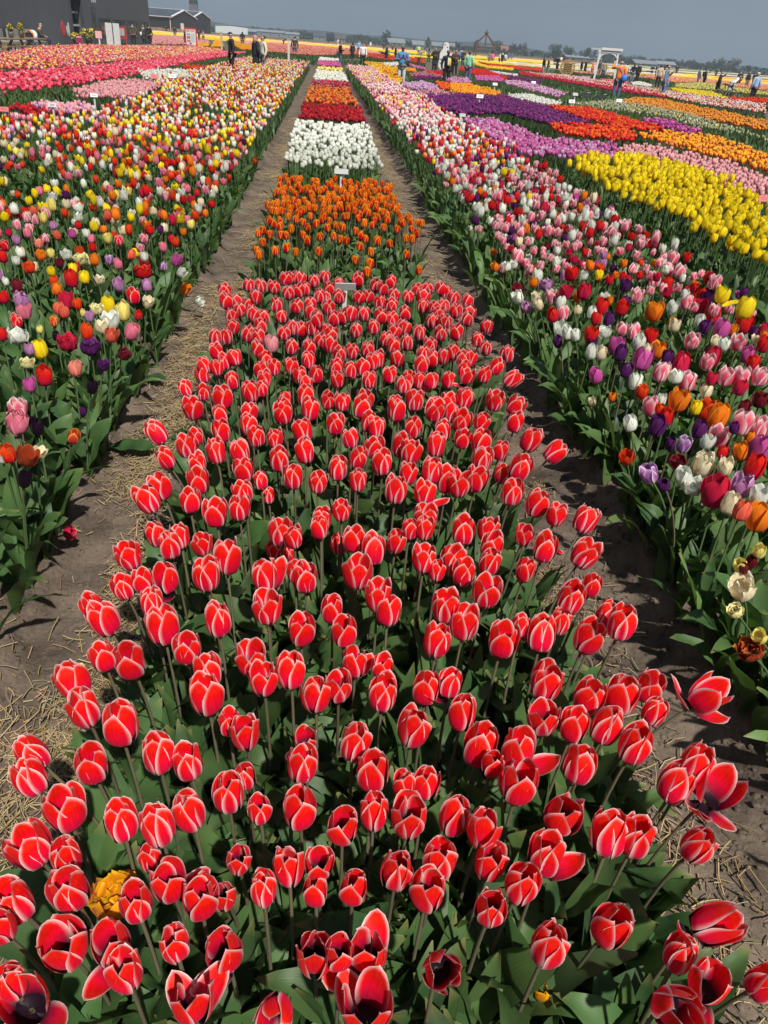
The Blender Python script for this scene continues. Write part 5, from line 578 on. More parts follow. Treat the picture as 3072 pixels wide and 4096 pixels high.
SPL = {
 'flop_right': ('red tulip with petals flopped open, leaning farthest out over the right path', dict(openness=.35, flop=(0, 3), spread=.25)),
 'wide_right': ('wide open red tulip with white petal tips splayed over the right path', dict(openness=.35, flop=(0, 1), spread=.3)),
 'horiz_right': ('big red tulip lying almost sideways at the lower right edge', dict(openness=.1, flop=(2,), tilt=(.8, -.1, .5))),
 'edge_cut_right': ('red tulip cut off by the right picture edge near the bottom corner', dict()),
 'open_left': ('open red tulip in the bottom left corner with one petal folded out', dict(openness=.2, flop=(1,), spread=.15)),
 'bottom_mid': ('red tulip at the bottom edge, lowest in the middle of the picture', dict(openness=.2, spread=.2, flop=(4,))),
 'dark_mouth': ('gaping red tulip with dark purple mouth in the bottom right cluster', dict(openness=.2, spread=.22, tilt=(.1, -.75, .6))),
 'flopfront': ('red tulip in the lower left with its front petal folded down', dict(flop=(3,))),
 'askew': ('red tulip near the bottom left with two petals hanging askew', dict(flop=(1, 2), openness=.15)),
 'tiltedmid': ('tipped over red tulip near the bottom showing a long dark mouth', dict(openness=.2, spread=.2, tilt=(-.2, -.9, .35))),
 'pale': ('red tulip near the bottom centre with whitish folded petals', dict(flop=(0, 4), openness=.2)),
 'fringe': ('ragged gaping dark red tulip standing low near the bottom centre', dict(openness=.25, spread=.15, tilt=(.05, -.7, .7))),
 'wide2': ('loosely opened red tulip left of the bottom centre with wavy petals', dict(openness=.3, spread=.18)),
 'petal_out': ('red tulip with one pale petal sticking out to the right', dict(flop=(2,))),
 'petal_out2': ('red tulip with a broad pale petal opened beside its neighbour in the right half', dict(flop=(2,))),
 'smalllow': ('small shaded red tulip low between the leaves at the lower left', dict()),
 'roundright': ('big round closed red tulip leaning over the lower right path', dict()),
 'broken': ('dark gaping red tulip hidden behind closed ones in the lower middle', dict(openness=.3, spread=.2)),
}
random.seed(4)
extra_red = []
for i, (x, y, z, wd) in enumerate(RED):
    bx = min(max(x, -.47 + random.uniform(-.03, .03)), .77 + random.uniform(-.03, .03)); dx = x - bx
    bx -= (x - .15) * .06
    by = y + random.gauss(0, .02) + (.015 if y < .85 else (-.005 if y < 1.4 else -.02))
    if i >= 300: extra_red.append((x, y, z, wd)); continue
    sp = SPN.get(i)
    if sp: lab, kw = SPL[sp]; kw = dict(kw, openness=kw.get('openness', 0) * .6, spread=kw.get('spread', 0) * .55); grp = 'red tulips with white petal edges'
    else:
        kw = dict(openness=random.choice([0, 0, .04, .08, .12] if y < 1.1 else [0, 0, .05, .1, .16, .22]), spread=max(0, random.gauss(.01, .05)))
        if random.random() < .07: kw['flop'] = (random.randrange(6),)
        if i < 120:
            row = i // 8; mates = sorted(range(row * 8, row * 8 + 8), key=lambda q: RED[q][0]); k = mates.index(i)
            lab = 'white-edged red tulip, ' + NTH[k] + ' from the left in the ' + NTH[row] + ' row from the front'
            grp = 'red tulips in the front rows'
        else:
            dp = 'just before the middle' if y < 1.85 else ('middle' if y < 2.15 else ('just behind the middle' if y < 2.45 else ('rear part' if y < 2.8 else 'far end')))
            sd = 'left side' if x < -.2 else ('left of the centre line' if x < .12 else ('right of the centre line' if x < .45 else 'right side'))
            lab = (f'white-edged red tulip {sd} of the bed, {dp}' if 'centre' in sd else f'white-edged red tulip on the {sd} of the bed, {dp}'); grp = f'red tulips, {sd}, {dp}'
            if x < -.46: lab = f'white-edged red tulip leaning to the left path, {dp} of the bed'; grp = f'red tulips leaning left, {dp}'
            elif x > .76: lab = f'white-edged red tulip leaning over the right path, {dp} of the bed'; grp = f'red tulips leaning right, {dp}'
    make_tulip('red_tulip', lab, grp, x, y, z, 'redwhite', min(wd * .97, .069 if y < .85 else .08), base=(bx, by), nleaf=3 if y < 2.4 else 2, **kw)
# the rest of the red bed, at its far end
er = np.array(extra_red)
jobs = []
a, b = kca('redwhite', len(er), .06)
for k in range(4):
    m = np.arange(len(er)) % 4 == k; c = int(m.sum())
    jobs.append((HI[k], np.stack([er[m, 0], er[m, 1], 0 * er[m, 0]], 1), rng.uniform(0, 6.28, c), np.stack([er[m, 3] / .064, er[m, 3] / .064, (er[m, 2] + .02) / .455], 1), rng.normal(0, .03, c), a[m], b[m], leafcols(c), stemcols(c, DUSK)))
tag(merge('red_tulips', jobs), 'white-edged red tulips crowded at the far end of the red bed', 'tulips', kind='stuff')
# odd ones out in the red bed
make_tulip('yellow_tulip', 'single yellow and orange tulip among the red ones at the lower left', None, -.36, .80, .40, 'golddouble', .085, petals=False)
make_tulip('yellow_tulip', 'yellow double tulip half hidden under leaves at the bottom right', None, .47, .70, .22, 'golddouble', .07, petals=False, nleaf=1)
make_tulip('pale_pink_tulip', 'single pale pink tulip standing among the red ones in the rear left', None, -.24, 3.55, .46, 'palepink', .068)
# ---------------------------------------------------------------- mixed beds beside the paths
KN = {'redwhite': 'red and white striped', 'flame': 'red and yellow', 'white': 'white', 'red': 'red', 'yellow': 'yellow', 'orange': 'orange', 'redorange': 'red-orange', 'crimson': 'crimson pink', 'coral': 'coral', 'pink': 'pink', 'pinkwhite': 'pink and white striped', 'lilac': 'lilac', 'orchid': 'orchid purple', 'purple': 'dark purple', 'black': 'nearly black', 'maroon': 'maroon', 'cream': 'cream', 'paleyellow': 'pale yellow', 'salmon': 'salmon striped', 'whitepurple': 'white and purple streaked', 'yellowred': 'yellow and red', 'rust': 'rust brown', 'creamdouble': 'cream double', 'whitedouble': 'white double', 'lilacfringe': 'lilac fringed', 'crimsondouble': 'crimson double', 'purpledouble': 'dark purple double', 'blackfringe': 'blackish fringed', 'maroondouble': 'maroon double', 'reddouble': 'big red double', 'pinkfringe': 'pink fringed', 'creamfringe': 'cream fringed', 'rustdouble': 'rust red double'}
NM = {'redwhite': 'red_striped', 'white': 'ivory', 'red': 'scarlet', 'yellow': 'lemon', 'redorange': 'tangerine', 'pinkwhite': 'pink_striped', 'black': 'dark', 'paleyellow': 'pale_yellow', 'whitepurple': 'streaked', 'yellowred': 'bicoloured', 'creamdouble': 'cream_double', 'whitedouble': 'white_double', 'lilacfringe': 'lilac_fringed', 'crimsondouble': 'crimson_double', 'purpledouble': 'purple_double', 'blackfringe': 'dark_fringed', 'maroondouble': 'maroon_double', 'reddouble': 'red_double', 'pinkfringe': 'pink_fringed', 'creamfringe': 'cream_fringed', 'rustdouble': 'rust_double'}
ORD = ['nearest', 'second nearest', 'third nearest', 'fourth nearest', 'fifth nearest', 'sixth nearest', 'seventh nearest', 'eighth nearest', 'ninth nearest', 'tenth nearest', 'eleventh nearest', 'twelfth nearest']
LW = ['red', 'pink', 'redorange', 'yellow', 'orange', 'white', 'cream', 'pinkwhite', 'crimson', 'lilac', 'purple', 'coral', 'maroon', 'paleyellow', 'redwhite', 'orchid', 'salmon']
LWt = [.21, .14, .11, .15, .05, .12, .08, .10, .05, .03, .03, .05, .02, .06, .05, .02, .05]
RW = ['pinkwhite', 'white', 'red', 'purple', 'crimson', 'orange', 'orchid', 'cream', 'yellow', 'redorange', 'lilac', 'maroon']
RWt = [.44, .19, .10, .05, .08, .08, .06, .04, .04, .04, .03, .02]
def mixed(hand, poly, names, wts, side, yrand, nind, spacing):
    random.seed(8); r0 = np.random.default_rng(9)
    X, Y = scatter_poly(poly, spacing, seed=31); m = (Y > yrand(X)) & (vnoise(X * 1.3, Y * 1.1, 41) * .7 + vnoise(X * 3.1, Y * 2.7, 42) * .3 > (.30 if side == 'left' else .22)); X = X[m]; Y = Y[m]
    H = np.array([(h[0], h[1]) for h in hand]); d = np.min((X[:, None] - H[:, 0]) ** 2 + (Y[:, None] - H[:, 1]) ** 2, 1); m = d > .09 ** 2; X = X[m]; Y = Y[m]
    o = np.argsort(Y + .3 * np.abs(X)); X = X[o]; Y = Y[o]
    rec = [(h[0], h[1], h[2], h[3], h[4], True) for h in hand]
    for i in range(nind):
        k = names[r0.choice(len(names), p=np.array(wts) / sum(wts))]
        rec.append((X[i], Y[i], float(r0.normal(.44, .04)), k, float(r0.uniform(.046, .063)), False))
    rec.sort(key=lambda r: r[1]); cnt = {}
    for x, y, z, k, wd, handp in rec:
        c = cnt.get(k, 0); cnt[k] = c + 1
        if c < len(ORD): lab = f'{ORD[c]} {KN[k]} tulip in the mixed bed beside the {side} path'
        else: lab = f'{KN[k]} tulip {"farther" if y < 5 else ("well" if y < 6 else "far")} back on the {"path" if abs(x) < 1.9 else "far"} side of the {side} mixed bed'
        base = None
        if side == 'right' and x < 1.42: base = (1.42 + random.random() * .05, y + .03)
        if side == 'left' and x > -1.02: base = (-1.03 - random.random() * .05, y + .03)
        near = handp and y < 4.6
        op = random.choice([0, 0, .08, .2]); 
        if k in ('white', 'yellow', 'rust', 'cream', 'purple') and side == 'left' and random.random() < .4: op = .5
        make_tulip(NM.get(k, k) + '_tulip', lab, 'mixed tulips beside the %s path' % side, x, y, z, k, wd, base=base, petals=near, openness=op, spread=.05 if op else 0., nleaf=3 if y < 4 else 2, big=y < 4)
    return X[nind:], Y[nind:]
LP = [(-1.03, 1.75), (-1.0, 8), (-1.0, 52), (-4.6, 52), (-4.7, 24), (-3.7, 20), (-3.9, 13.5), (-4.9, 12), (-4.9, 1.75)]
RP = [(1.38, .6), (2.85, .6), (2.85, 14), (2.75, 20), (2.6, 50), (1.2, 50), (1.38, 8)]
XL, YL = mixed(MIXL, LP, LW, LWt, 'left', lambda X: np.where(X > -1.5, 5.3, np.where(X > -2.1, 4.6, 4.4)), 170, .16)
XR, YR = mixed(MIXR, RP, RW, RWt, 'right', lambda X: np.where(X > 2.2, 3.9, 4.7), 130, .135)
def lod_merge(name, X, Y, names, wts, hm, hs, bs, d1, d2, label, patch=.5, thin=.85):
    D = np.hypot(X, Y); jobs = []
    jobs += plants_jobs(X[D < d1], Y[D < d1], HI + HID[:1], names, wts, hm, hs, bs, patch=patch)
    m = (D >= d1) & (D < d2); jobs += plants_jobs(X[m], Y[m], MID, names, wts, hm, hs, bs * 1.03, patch=patch)
    m = (D >= d2) & (rng.random(len(D)) < thin); jobs += plants_jobs(X[m], Y[m], LO, names, wts, hm, hs, bs * 1.12, patch=patch)
    o = merge(name, jobs); return tag(o, label, 'tulips', kind='stuff')
lod_merge('mixed_tulips', XL, YL, LW, LWt, .45, .045, .93, 11, 24, 'many-coloured tulips filling the wide mixed bed left of the left path')
m = YR < 17
lod_merge('mixed_tulips', XR[m], YR[m], RW, RWt, .47, .045, 1.02, 11, 24, 'many-coloured tulips filling the mixed bed right of the right path')
lod_merge('mixed_tulips', XR[~m], YR[~m], ['pinkwhite', 'pink', 'palepink', 'yellow', 'white', 'red', 'orange'], [.42, .16, .12, .1, .06, .08, .06], .47, .04, 1.02, 11, 24, 'mostly pink tulips at the far end of the bed right of the right path')
# extra leaves between the plants
def foliage(name, poly, spacing, label, big, smin=.75, smax=1.15, seed=0, tmpl=None, hz=1.0):
    X, Y = scatter_poly(poly, spacing, .5, seed); n = len(X); T = tmpl or (LEAFB if big else LEAFV); wh = rng.integers(0, len(T), n); jobs = []
    for k, t in enumerate(T):
        mm = wh == k; c = int(mm.sum())
        if not c: continue
        s = rng.uniform(smin, smax, c); loc = np.stack([X[mm], Y[mm], ground_z(X[mm], Y[mm]) - .01], 1)
        jobs.append((t, loc, rng.uniform(0, 6.28, c), np.stack([s * 1.05, s, s * hz], 1), rng.normal(0, .08, c), np.zeros((c, 4)), np.zeros((c, 4)), leafcols(c), stemcols(c)))
    return tag(merge(name, jobs), label, 'leaves', kind='stuff')
foliage('tulip_leaves', [(-.50, .42), (.72, .42), (.72, 4.4), (-.48, 4.4)], .055, 'broad green leaves crowding the red tulip bed', True, .75, 1.2, 1)
foliage('tulip_leaves', [(-.50, .42), (.74, .42), (.74, 2.6), (-.48, 2.6)], .062, 'narrower wavy leaves between the nearest red tulips', False, .8, 1.25, 11)
foliage('tulip_leaves', [(-1.04, 1.7), (-1.0, 8), (-1.0, 11), (-4.8, 11), (-4.8, 4), (-2.0, 1.7)], .105, 'green leaves crowding the near part of the left mixed bed', False, .8, 1.2, 2)
foliage('tulip_leaves', [(1.38, .5), (2.9, .5), (2.9, 11), (1.32, 11)], .085, 'green leaves crowding the near part of the right mixed bed', False, .8, 1.25, 3)
foliage('tulip_leaves', [(-.52, 4.65), (.8, 4.65), (.8, 9.3), (-.52, 9.3)], .085, 'narrow green leaves under the red and yellow tulips', False, .75, 1.1, 4)
foliage('tulip_leaves', [(3.2, 4.2), (5.2, 4.2), (5.2, 11.9), (3.15, 11.9)], .11, 'green leaves under the bright yellow tulips', False, .9, 1.3, 5)
# large single leaves by the paths
def lone_leaf(label, x, y, rz, sc, i, tilt=0., z=.0, wide=1.3, name='tulip_leaf'):
    o = pobj(name, leaf_mesh(i)); o.matrix_world = Matrix.Translation((x, y, z)) @ Matrix.Rotation(rz, 4, 'Z') @ Matrix.Rotation(tilt, 4, 'X') @ Matrix.Diagonal((sc * wide, sc, sc, 1))
    return tag(o, label, 'leaf')
lone_leaf('broad green leaf lying on the left path beside the red bed', -1.04, 3.36, R_(-95), .72, 5, R_(-62), -.03, 2.3)
lone_leaf('smaller green leaf lying on the left path behind the broad one', -1.05, 4.22, R_(-100), .62, 3, R_(-60), -.03, 1.6)
lone_leaf('long ribbed leaf reaching out level over the left path', -1.42, 2.36, R_(-92), 1.25, 5, R_(-50), .12, 1.7)
lone_leaf('wide upright leaf at the left picture edge below the ribbed leaf', -1.14, 2.02, R_(-120), .9, 0, R_(-15), -.02, 2.2)
lone_leaf('curled pale green leaf hanging over the right path edge', 1.42, 3.5, R_(70), .8, 2, R_(-12), -.02, 2.0)
lone_leaf('upright broad dark leaf in the lower part of the right mixed bed', 1.42, 1.62, R_(100), .9, 5, R_(-5), -.03, 2.2)
lone_leaf('curved light green leaf bowing over the right path', 1.40, 2.05, R_(75), 1.0, 1, R_(-20), -.02, 1.4)
lone_leaf('green leaf bent low onto the soil at the right bed edge', 1.40, 1.78, R_(60), .8, 4, R_(-15), -.03, 1.1)
for (x, y, k, lab) in [(-.72, 2.36, 'purple', 'dark purple fallen petal on the straw of the left path, farther one'), (-.66, 2.0, 'purple', 'dark purple fallen petal on the straw of the left path, nearer one'), (-.78, 1.88, 'paleyellow', 'small yellow fallen petal on the left path'), (1.05, 2.6, 'redwhite', 'red fallen petal on the right path'), (-.83, 4.9, 'white', 'white fallen petal on the far left path')]:
    o = pobj('fallen_petal', petal_mesh(k, 0., True, 0)); o.matrix_world = Matrix.Translation((x, y, float(ground_z(np.array([x]), np.array([y]))[0]) + .02)) @ Matrix.Rotation(random.uniform(0, 6), 4, 'Z') @ Matrix.Rotation(R_(-80), 4, 'X') @ Matrix.Scale(.55, 4); tag(o, lab, 'petal')
make_tulip('fallen_tulip', 'hot pink double tulip lying out over the left path', None, -.99, 2.49, .06, 'crimsondouble', .05, base=(-1.16, 2.44), nleaf=1, tilt=(1, .1, .1))
make_tulip('fallen_tulip', 'white double tulip hanging out over the left path', None, -.90, 5.4, .12, 'whitedouble', .07, base=(-1.04, 5.45), nleaf=1, tilt=(1, -.3, .2))
make_tulip('fallen_tulip', 'orange tulip leaning out over the far left path', None, -.98, 11.5, .25, 'orange', .075, base=(-1.05, 11.6), nleaf=2)
# ---------------------------------------------------------------- the middle row of beds
random.seed(21)
FX, FY = scatter_poly([(-.46, 5.9), (.72, 5.9), (.76, 9.0), (-.5, 9.0)], .117, seed=41)
fl = list(FLAME) + [(x, y, random.gauss(.41, .015)) for x, y in zip(FX, FY) if y > 6.9 and min((x - q[0]) ** 2 + (y - q[1]) ** 2 for q in FLAME) > .07 ** 2]
for (x, y, z) in fl[:300]:
    lab = 'red and yellow tulip in the front row of the flame-coloured bed' if y < 5.6 else (f'red and yellow tulip in the middle of the flame-coloured bed, {"left" if x < -.05 else ("middle" if x < .4 else "right")} third' if y < 7.2 else f'red and yellow tulip at the far end of the flame-coloured bed, {"left" if x < -.05 else ("middle" if x < .4 else "right")} third, {"front" if y < 7.8 else ("centre" if y < 8.4 else "rear")}')
    make_tulip('flame_tulip', lab, 'flame-coloured tulips' + lab[20:], x, y, z, 'flame', random.uniform(.050, .058), petals=False, nleaf=1, var=random.randrange(2), big=False)
WX, WY = scatter_poly([(-.5, 10.1), (.72, 10.1), (.8, 15.4), (-.52, 15.4)], .128, seed=43)
o = np.argsort(WY); WX = WX[o]; WY = WY[o]
for i in range(min(150, len(WX))):
    lab = 'white tulip in the front rows of the white middle bed' if i < 45 else 'white tulip in the middle of the white middle bed'
    make_tulip('white_tulip', lab, 'white tulips: ' + lab[12:], WX[i], WY[i], random.gauss(.42, .02), 'white', random.uniform(.053, .061), petals=False, nleaf=1, var=random.randrange(2), big=False)
tag(merge('white_tulips', plants_jobs(WX[150:], WY[150:], MID, ['white'], [1], .42, .02, 1.05)), 'white tulips at the far end of the white middle bed', 'tulips', kind='stuff')
def rect(x0, x1, y0, y1): return [(x0, y0), (x1, y0), (x1, y1), (x0, y1)]
def bed(name, poly, sp, names, wts, label, hm=.42, hs=.02, bs=1.0, tmpl=None, stem=GREEN, patch=0, seed=0, lean=.05):
    X, Y = scatter_poly(poly, sp, seed=seed); D = np.hypot(X, Y)
    if tmpl is None: jobs = plants_jobs(X[D < 26], Y[D < 26], MID, names, wts, hm, hs, bs, lean, 0, stem, patch) + plants_jobs(X[D >= 26], Y[D >= 26], LO, names, wts, hm, hs, bs, lean, 0, stem, patch)
    else: jobs = plants_jobs(X, Y, tmpl, names, wts, hm, hs, bs, lean, 0, stem, patch)
    return tag(merge(name, jobs), label, 'tulips', kind='stuff')
bed('red_tulips', rect(-.5, .8, 16.2, 19.6), .11, ['darkred', 'red'], [.85, .15], 'dark red tulips in the middle row behind the white bed', seed=1, bs=1.1)
bed('orange_tulips', rect(-.48, .78, 20.4, 27.2), .13, ['bronze', 'redorange', 'darkred'], [.55, .3, .15], 'orange tulips in the middle row behind the dark red bed', seed=2, bs=1.1)
bed('rose_tulips', rect(-.46, .8, 28, 31.5), .14, ['darkred', 'mauve', 'crimson'], [.4, .2, .4], 'dark rose tulips in the middle row', seed=3, bs=1.2)
bed('white_tulips', rect(-.44, .85, 32, 41), .15, ['white', 'cream'], [.8, .2], 'small white bed far down the middle row', seed=4, bs=1.2)
bed('yellow_tulips', rect(-.4, .85, 43, 46), .15, ['paleyellow', 'yellow'], [.6, .4], 'small pale yellow bed far down the middle row', seed=5, bs=1.2)
bed('pink_tulips', rect(-.5, .9, 49, 59), .17, ['orchid', 'crimson'], [.8, .2], 'small orchid pink bed far down the middle row', seed=6, bs=1.3)
bed('white_tulips', rect(-.5, 1.0, 61, 68), .18, ['white'], [1], 'last small white bed at the end of the middle row', seed=7, bs=1.3)
# ---------------------------------------------------------------- yellow bed on the right
BD = dict(BEDS)
YX, YY = scatter_poly(BD['yellow_R'], .132, seed=51); o = np.argsort(YY); YX = YX[o]; YY = YY[o]
for i in range(min(300, len(YX))):
    dp = ['nearest fifth', 'second fifth from the front', 'middle fifth', 'fourth fifth from the front', 'farthest fifth'][int(min(4, i // 60))]
    lab = f'bright yellow tulip on the path side of the yellow bed, {dp}' if (YX[i] < 3.62) else (f'bright yellow tulip well inside the yellow bed, {dp}' if YX[i] < 4.4 else f'bright yellow tulip on the far side of the yellow bed, {dp}')
    make_tulip('yellow_tulip', lab, 'yellow tulips ' + lab[20:], YX[i], YY[i], random.gauss(.52, .02), 'yellow', random.uniform(.067, .079), petals=False, nleaf=1, var=random.randrange(3), big=False)
tag(merge('yellow_tulips', plants_jobs(YX[300:], YY[300:], HI[:4], ['yellow'], [1], .545, .02, 1.2)), 'yellow tulips at the far end of the yellow bed', 'tulips', kind='stuff')
make_tulip('yellow_tulip', 'tall single yellow tulip rising above the mixed right bed', None, 2.45, 4.4, .58, 'yellow', .085, flop=(1,), openness=.2)
BS = {
 'coral_yellow_row': (.20, ['hotpinkred', 'coral', 'pink', 'yellow', 'white', 'paleyellow', 'crimson'], [.34, .2, .16, .12, .06, .06, .06], 'coral pink and yellow tulips in the broad row before the barn', 1.5),
 'pinkred_row': (.16, ['hotpinkred', 'crimson', 'pink'], [.6, .25, .15], 'bright rose red tulips in the long row left of the mixed bed', 1.35),
 'palepink_left': (.11, ['palepink'], [1], 'pale pink tulips in the small bed beside the rose red row', 1.0), 'white_left': (.13, ['white'], [1], 'white tulips in the small bed left of the mixed bed', 1.2),
 'red_small_left': (.15, ['red', 'redorange'], [.7, .3], 'red tulips in the small bed behind the left white one', 1.2), 'lilacdouble_left': (.085, ['palepink', 'lilac'], [.6, .4], 'pinkish lilac double tulips low behind the name tags', .9),
 'darkred_left': (.10, ['darkred', 'red'], [.7, .3], 'dark red tulips in front of the pinkish lilac ones', 1.0), 'salmon_far_left': (.38, ['palepink', 'brick'], [.7, .3], 'dull pink tulips in the far bed by the green sheds', 2.0),
 'gold_a': (.25, ['gold'], [1], 'orange yellow tulips right beside the poster board', 2.0), 'gold_b': (.27, ['gold'], [1], 'wedge of orange yellow tulips behind the wooden post', 2.0), 'gold_c': (.27, ['gold', 'orange'], [.8, .2], 'orange yellow tulips right of the wooden post', 2.0),
 'brick_field': (.40, ['brick', 'coral', 'palepink', 'orange'], [.5, .2, .2, .1], 'broad salmon and brick tulip field before the far yellow strip', 2.4), 'brick_field2': (.40, ['red', 'redorange', 'coral'], [.5, .25, .25], 'red tulip strip before the far yellow strip', 2.4),
 'lilac_end': (.2, ['orchid', 'lilac'], [.5, .5], 'orchid tulips at the end of the rose red row', 1.4), 'orange_yellow_R': (.17, ['gold', 'yellow', 'redorange', 'orange'], [.35, .3, .15, .2], 'yellow and orange tulips by the man in the blue sweater', 1.5),
 'white_R0': (.2, ['white'], [1], 'white tulips left of the blue sweater', 1.5), 'lilac_a': (.13, ['lilac'], [1], 'light lilac tulips in front of the blue sweater', 1.2), 'palepink_a': (.13, ['palepink', 'mauve'], [.6, .4], 'dusty pink tulips before the light lilac ones', 1.1),
 'redorange_a': (.14, ['redorange'], [1], 'red orange tulips at the feet of the woman in black leather', 1.2), 'orange_a': (.125, ['orange', 'gold'], [.6, .4], 'orange tulips in front of the woman in black leather', 1.2), 'lilac_b': (.16, ['lilac', 'orchid'], [.6, .4], 'lilac tulips beside the mint jacket', 1.3),
 'orchid_b': (.17, ['orchid'], [1], 'orchid purple tulips right of the mint jacket', 1.4), 'lilac_c': (.17, ['lilac', 'mauve'], [.7, .3], 'greyish lilac tulips in the long bed right of the orange one', 1.3), 'red_a': (.19, ['red'], [1], 'bright red tulips behind the mint jacket', 1.5),
 'red_b': (.18, ['red', 'darkred'], [.7, .3], 'red tulips behind the woman in black leather', 1.5), 'mauve': (.18, ['mauve', 'brick'], [.7, .3], 'dull mauve tulips right of the blue sweater', 1.4), 'darkpurple_a': (.16, ['purple', 'plum'], [.7, .3], 'small dark purple bed right of the blue sweater', 1.3),
 'darkpurple_b': (.19, ['purple', 'plum'], [.7, .3], 'small dark purple bed before the crimson strip', 1.4), 'whitelilac': (.2, ['white', 'lilac'], [.5, .5], 'whitish lilac tulips right behind the bright red ones', 1.5), 'orange_lilac0': (.19, ['orange', 'gold'], [.6, .4], 'small orange bed right of the blue sweater', 1.4),
 'lilac0': (.2, ['orchid', 'lilac'], [.6, .4], 'small lilac bed under the bending person', 1.5), 'crimson_strip': (.2, ['crimson', 'darkred'], [.75, .25], 'long crimson strip running before the white gate', 1.5), 'pinkmix_strip': (.21, ['pinkwhite', 'palepink', 'red', 'yellow', 'white'], [.4, .25, .15, .1, .1], 'pink and white tulips along the back of the crimson strip', 1.5),
 'yelloworange_row': (.25, ['yellow', 'gold'], [.5, .5], 'yellow row right of the mint jacket', 1.8), 'red_row': (.27, ['red', 'redorange'], [.8, .2], 'far red row behind the yellow row', 1.9), 'white_R': (.12, ['white'], [1], 'white tulips in the small bed on the right', 1.15),
 'purple_big': (.105, ['purple', 'plum'], [.75, .25], 'deep purple tulips in the big bed on the right', 1.1), 'orchid_bed': (.105, ['orchid', 'lilac'], [.75, .25], 'orchid pink tulips in the bed beside the right mixed bed', 1.05), 'red_bed_R': (.105, ['red', 'redorange'], [.6, .4], 'scarlet tulips in the bed behind the purple one', 1.1),
 'red_front_R': (.115, ['redorange', 'red'], [.5, .5], 'large scarlet tulips in the near scarlet bed', 1.2), 'plum_R': (.115, ['plum', 'orchid'], [.6, .4], 'magenta plum tulips right of the scarlet bed', 1.05), 'flame_R': (.125, ['flame', 'bronze'], [.6, .4], 'orange flamed tulips at the right picture edge', 1.05),
 'palepink_R': (.115, ['palepink'], [1], 'pale pink tulips behind the bright yellow bed', 1.0), 'green_bud': (.16, ['bud', 'bud', 'cream', 'yellow'], [.6, .33, .05, .02], 'green unopened tulips in the bed behind the scarlet one', .85), 'bronze_strip': (.145, ['bronze', 'orange', 'gold'], [.6, .25, .15], 'bronze orange tulips in the long strip on the right', 1.2),
 'yellow_far_R': (.19, ['yellow'], [1], 'yellow tulips behind the pink and white strip', 1.5), 'olive_yellow': (.26, ['bud', 'yellow'], [.6, .4], 'sparse yellow green tulips behind the yellow bed on the far right', 1.5), 'red_far_R': (.19, ['red', 'redorange'], [.7, .3], 'red tulips at the far right behind the pink strip', 1.5),
 'white_far_R': (.2, ['white'], [1], 'white tulips right of the orange jacket', 1.6), 'coral_far_R': (.2, ['coral', 'hotpinkred'], [.6, .4], 'coral tulips under the white gate', 1.6), 'lilac_far_R': (.2, ['lilac'], [1], 'lilac tulips before the round wooden frame', 1.6), 'salmonfield_R': (.36, ['brick', 'palepink', 'orange', 'gold'], [.4, .3, .15, .15], 'mixed salmon tulips far right behind the green ones', 2.2),
}
for i, (k, poly) in enumerate(BEDS):
    if k in BS and k != 'yellow_R':
        sp, nm, wt, lab, bs = BS[k]
        bed(nm[0] + '_tulips' if nm[0] not in ('hotpinkred', 'bud') else ('rose_tulips' if nm[0] == 'hotpinkred' else 'budding_tulips'), poly, sp, nm, wt, lab, bs=bs, seed=60 + i, stem=GREEN)
bed('mixed_far_tulips', rect(26, 48, 86, 99), .42, ['brick', 'palepink', 'gold', 'white', 'red', 'yellow'], [.3, .22, .16, .1, .14, .08], 'mixed far tulips behind the white gate', bs=2.2, seed=201, patch=.3)
foliage('tulip_leaves', [(-6, 60), (6, 69.5), (8, 84), (-6.5, 74)], .30, 'green leaves across the far end of the paths', False, 1.0, 1.4, 8, LEAF_LO)
# green skirts and weeds between the farther beds
foliage('tulip_leaves', [(-8.5, 12), (-4.6, 12), (-4.5, 50), (-16, 50), (-14.5, 32), (-9, 20)], .30, 'green leaves between the beds on the left', False, 1.0, 1.5, 6, LEAF_LO)
foliage('tulip_leaves', [(2.9, 11.5), (10, 11.5), (22, 45), (22, 60), (2.7, 60)], .32, 'green leaves between the beds on the right', False, 1.0, 1.5, 7, LEAF_LO)
# ---------------------------------------------------------------- far fields
def field_material(name, cols, scale=.6):
    m, n, b, o = mat_new(name); N = n.nodes.new; L = n.links.new
    g = N('ShaderNodeNewGeometry'); mp = N('ShaderNodeMapping'); mp.inputs['Scale'].default_value = (scale * .3, scale * 2.2, 1); L(g.outputs['Position'], mp.inputs[0])
    z = N('ShaderNodeTexNoise'); z.inputs['Scale'].default_value = 1.0; z.inputs['Detail'].default_value = 6; z.inputs['Roughness'].default_value = .7; L(mp.outputs[0], z.inputs['Vector'])
    r = N('ShaderNodeValToRGB'); e = r.color_ramp.elements; e[0].position = .34; e[1].position = .68
    e[0].color = cols[0] + (1,); e[1].color = cols[-1] + (1,)
    if len(cols) == 3: q = e.new(.5); q.color = cols[1] + (1,)
    L(z.outputs['Fac'], r.inputs[0]); L(r.outputs[0], b.inputs['Base Color']); b.inputs['Roughness'].default_value = .9
    return m
def field(x0, x1, y0, y1, h, m, label, nx=90, ny=10, name='field'):
    """strip of far rows: bumpy crop surface with sides reaching the ground"""
    xs = np.linspace(x0, x1, nx); ys = np.concatenate([[y0 - .05], np.linspace(y0, y1, ny), [y1 + .05]])
    X, Y = np.meshgrid(xs, ys); Z = h * (1 + .35 * (rng.random(X.shape) - .5)); Z[0] = 0; Z[-1] = 0
    o = pobj(name, quad_mesh(name, np.stack([X, Y, Z], -1).reshape(-1, 3), grid_faces(nx, ny + 2), m, smooth=False)); o['label'] = label
    return tag(o, kind='structure')
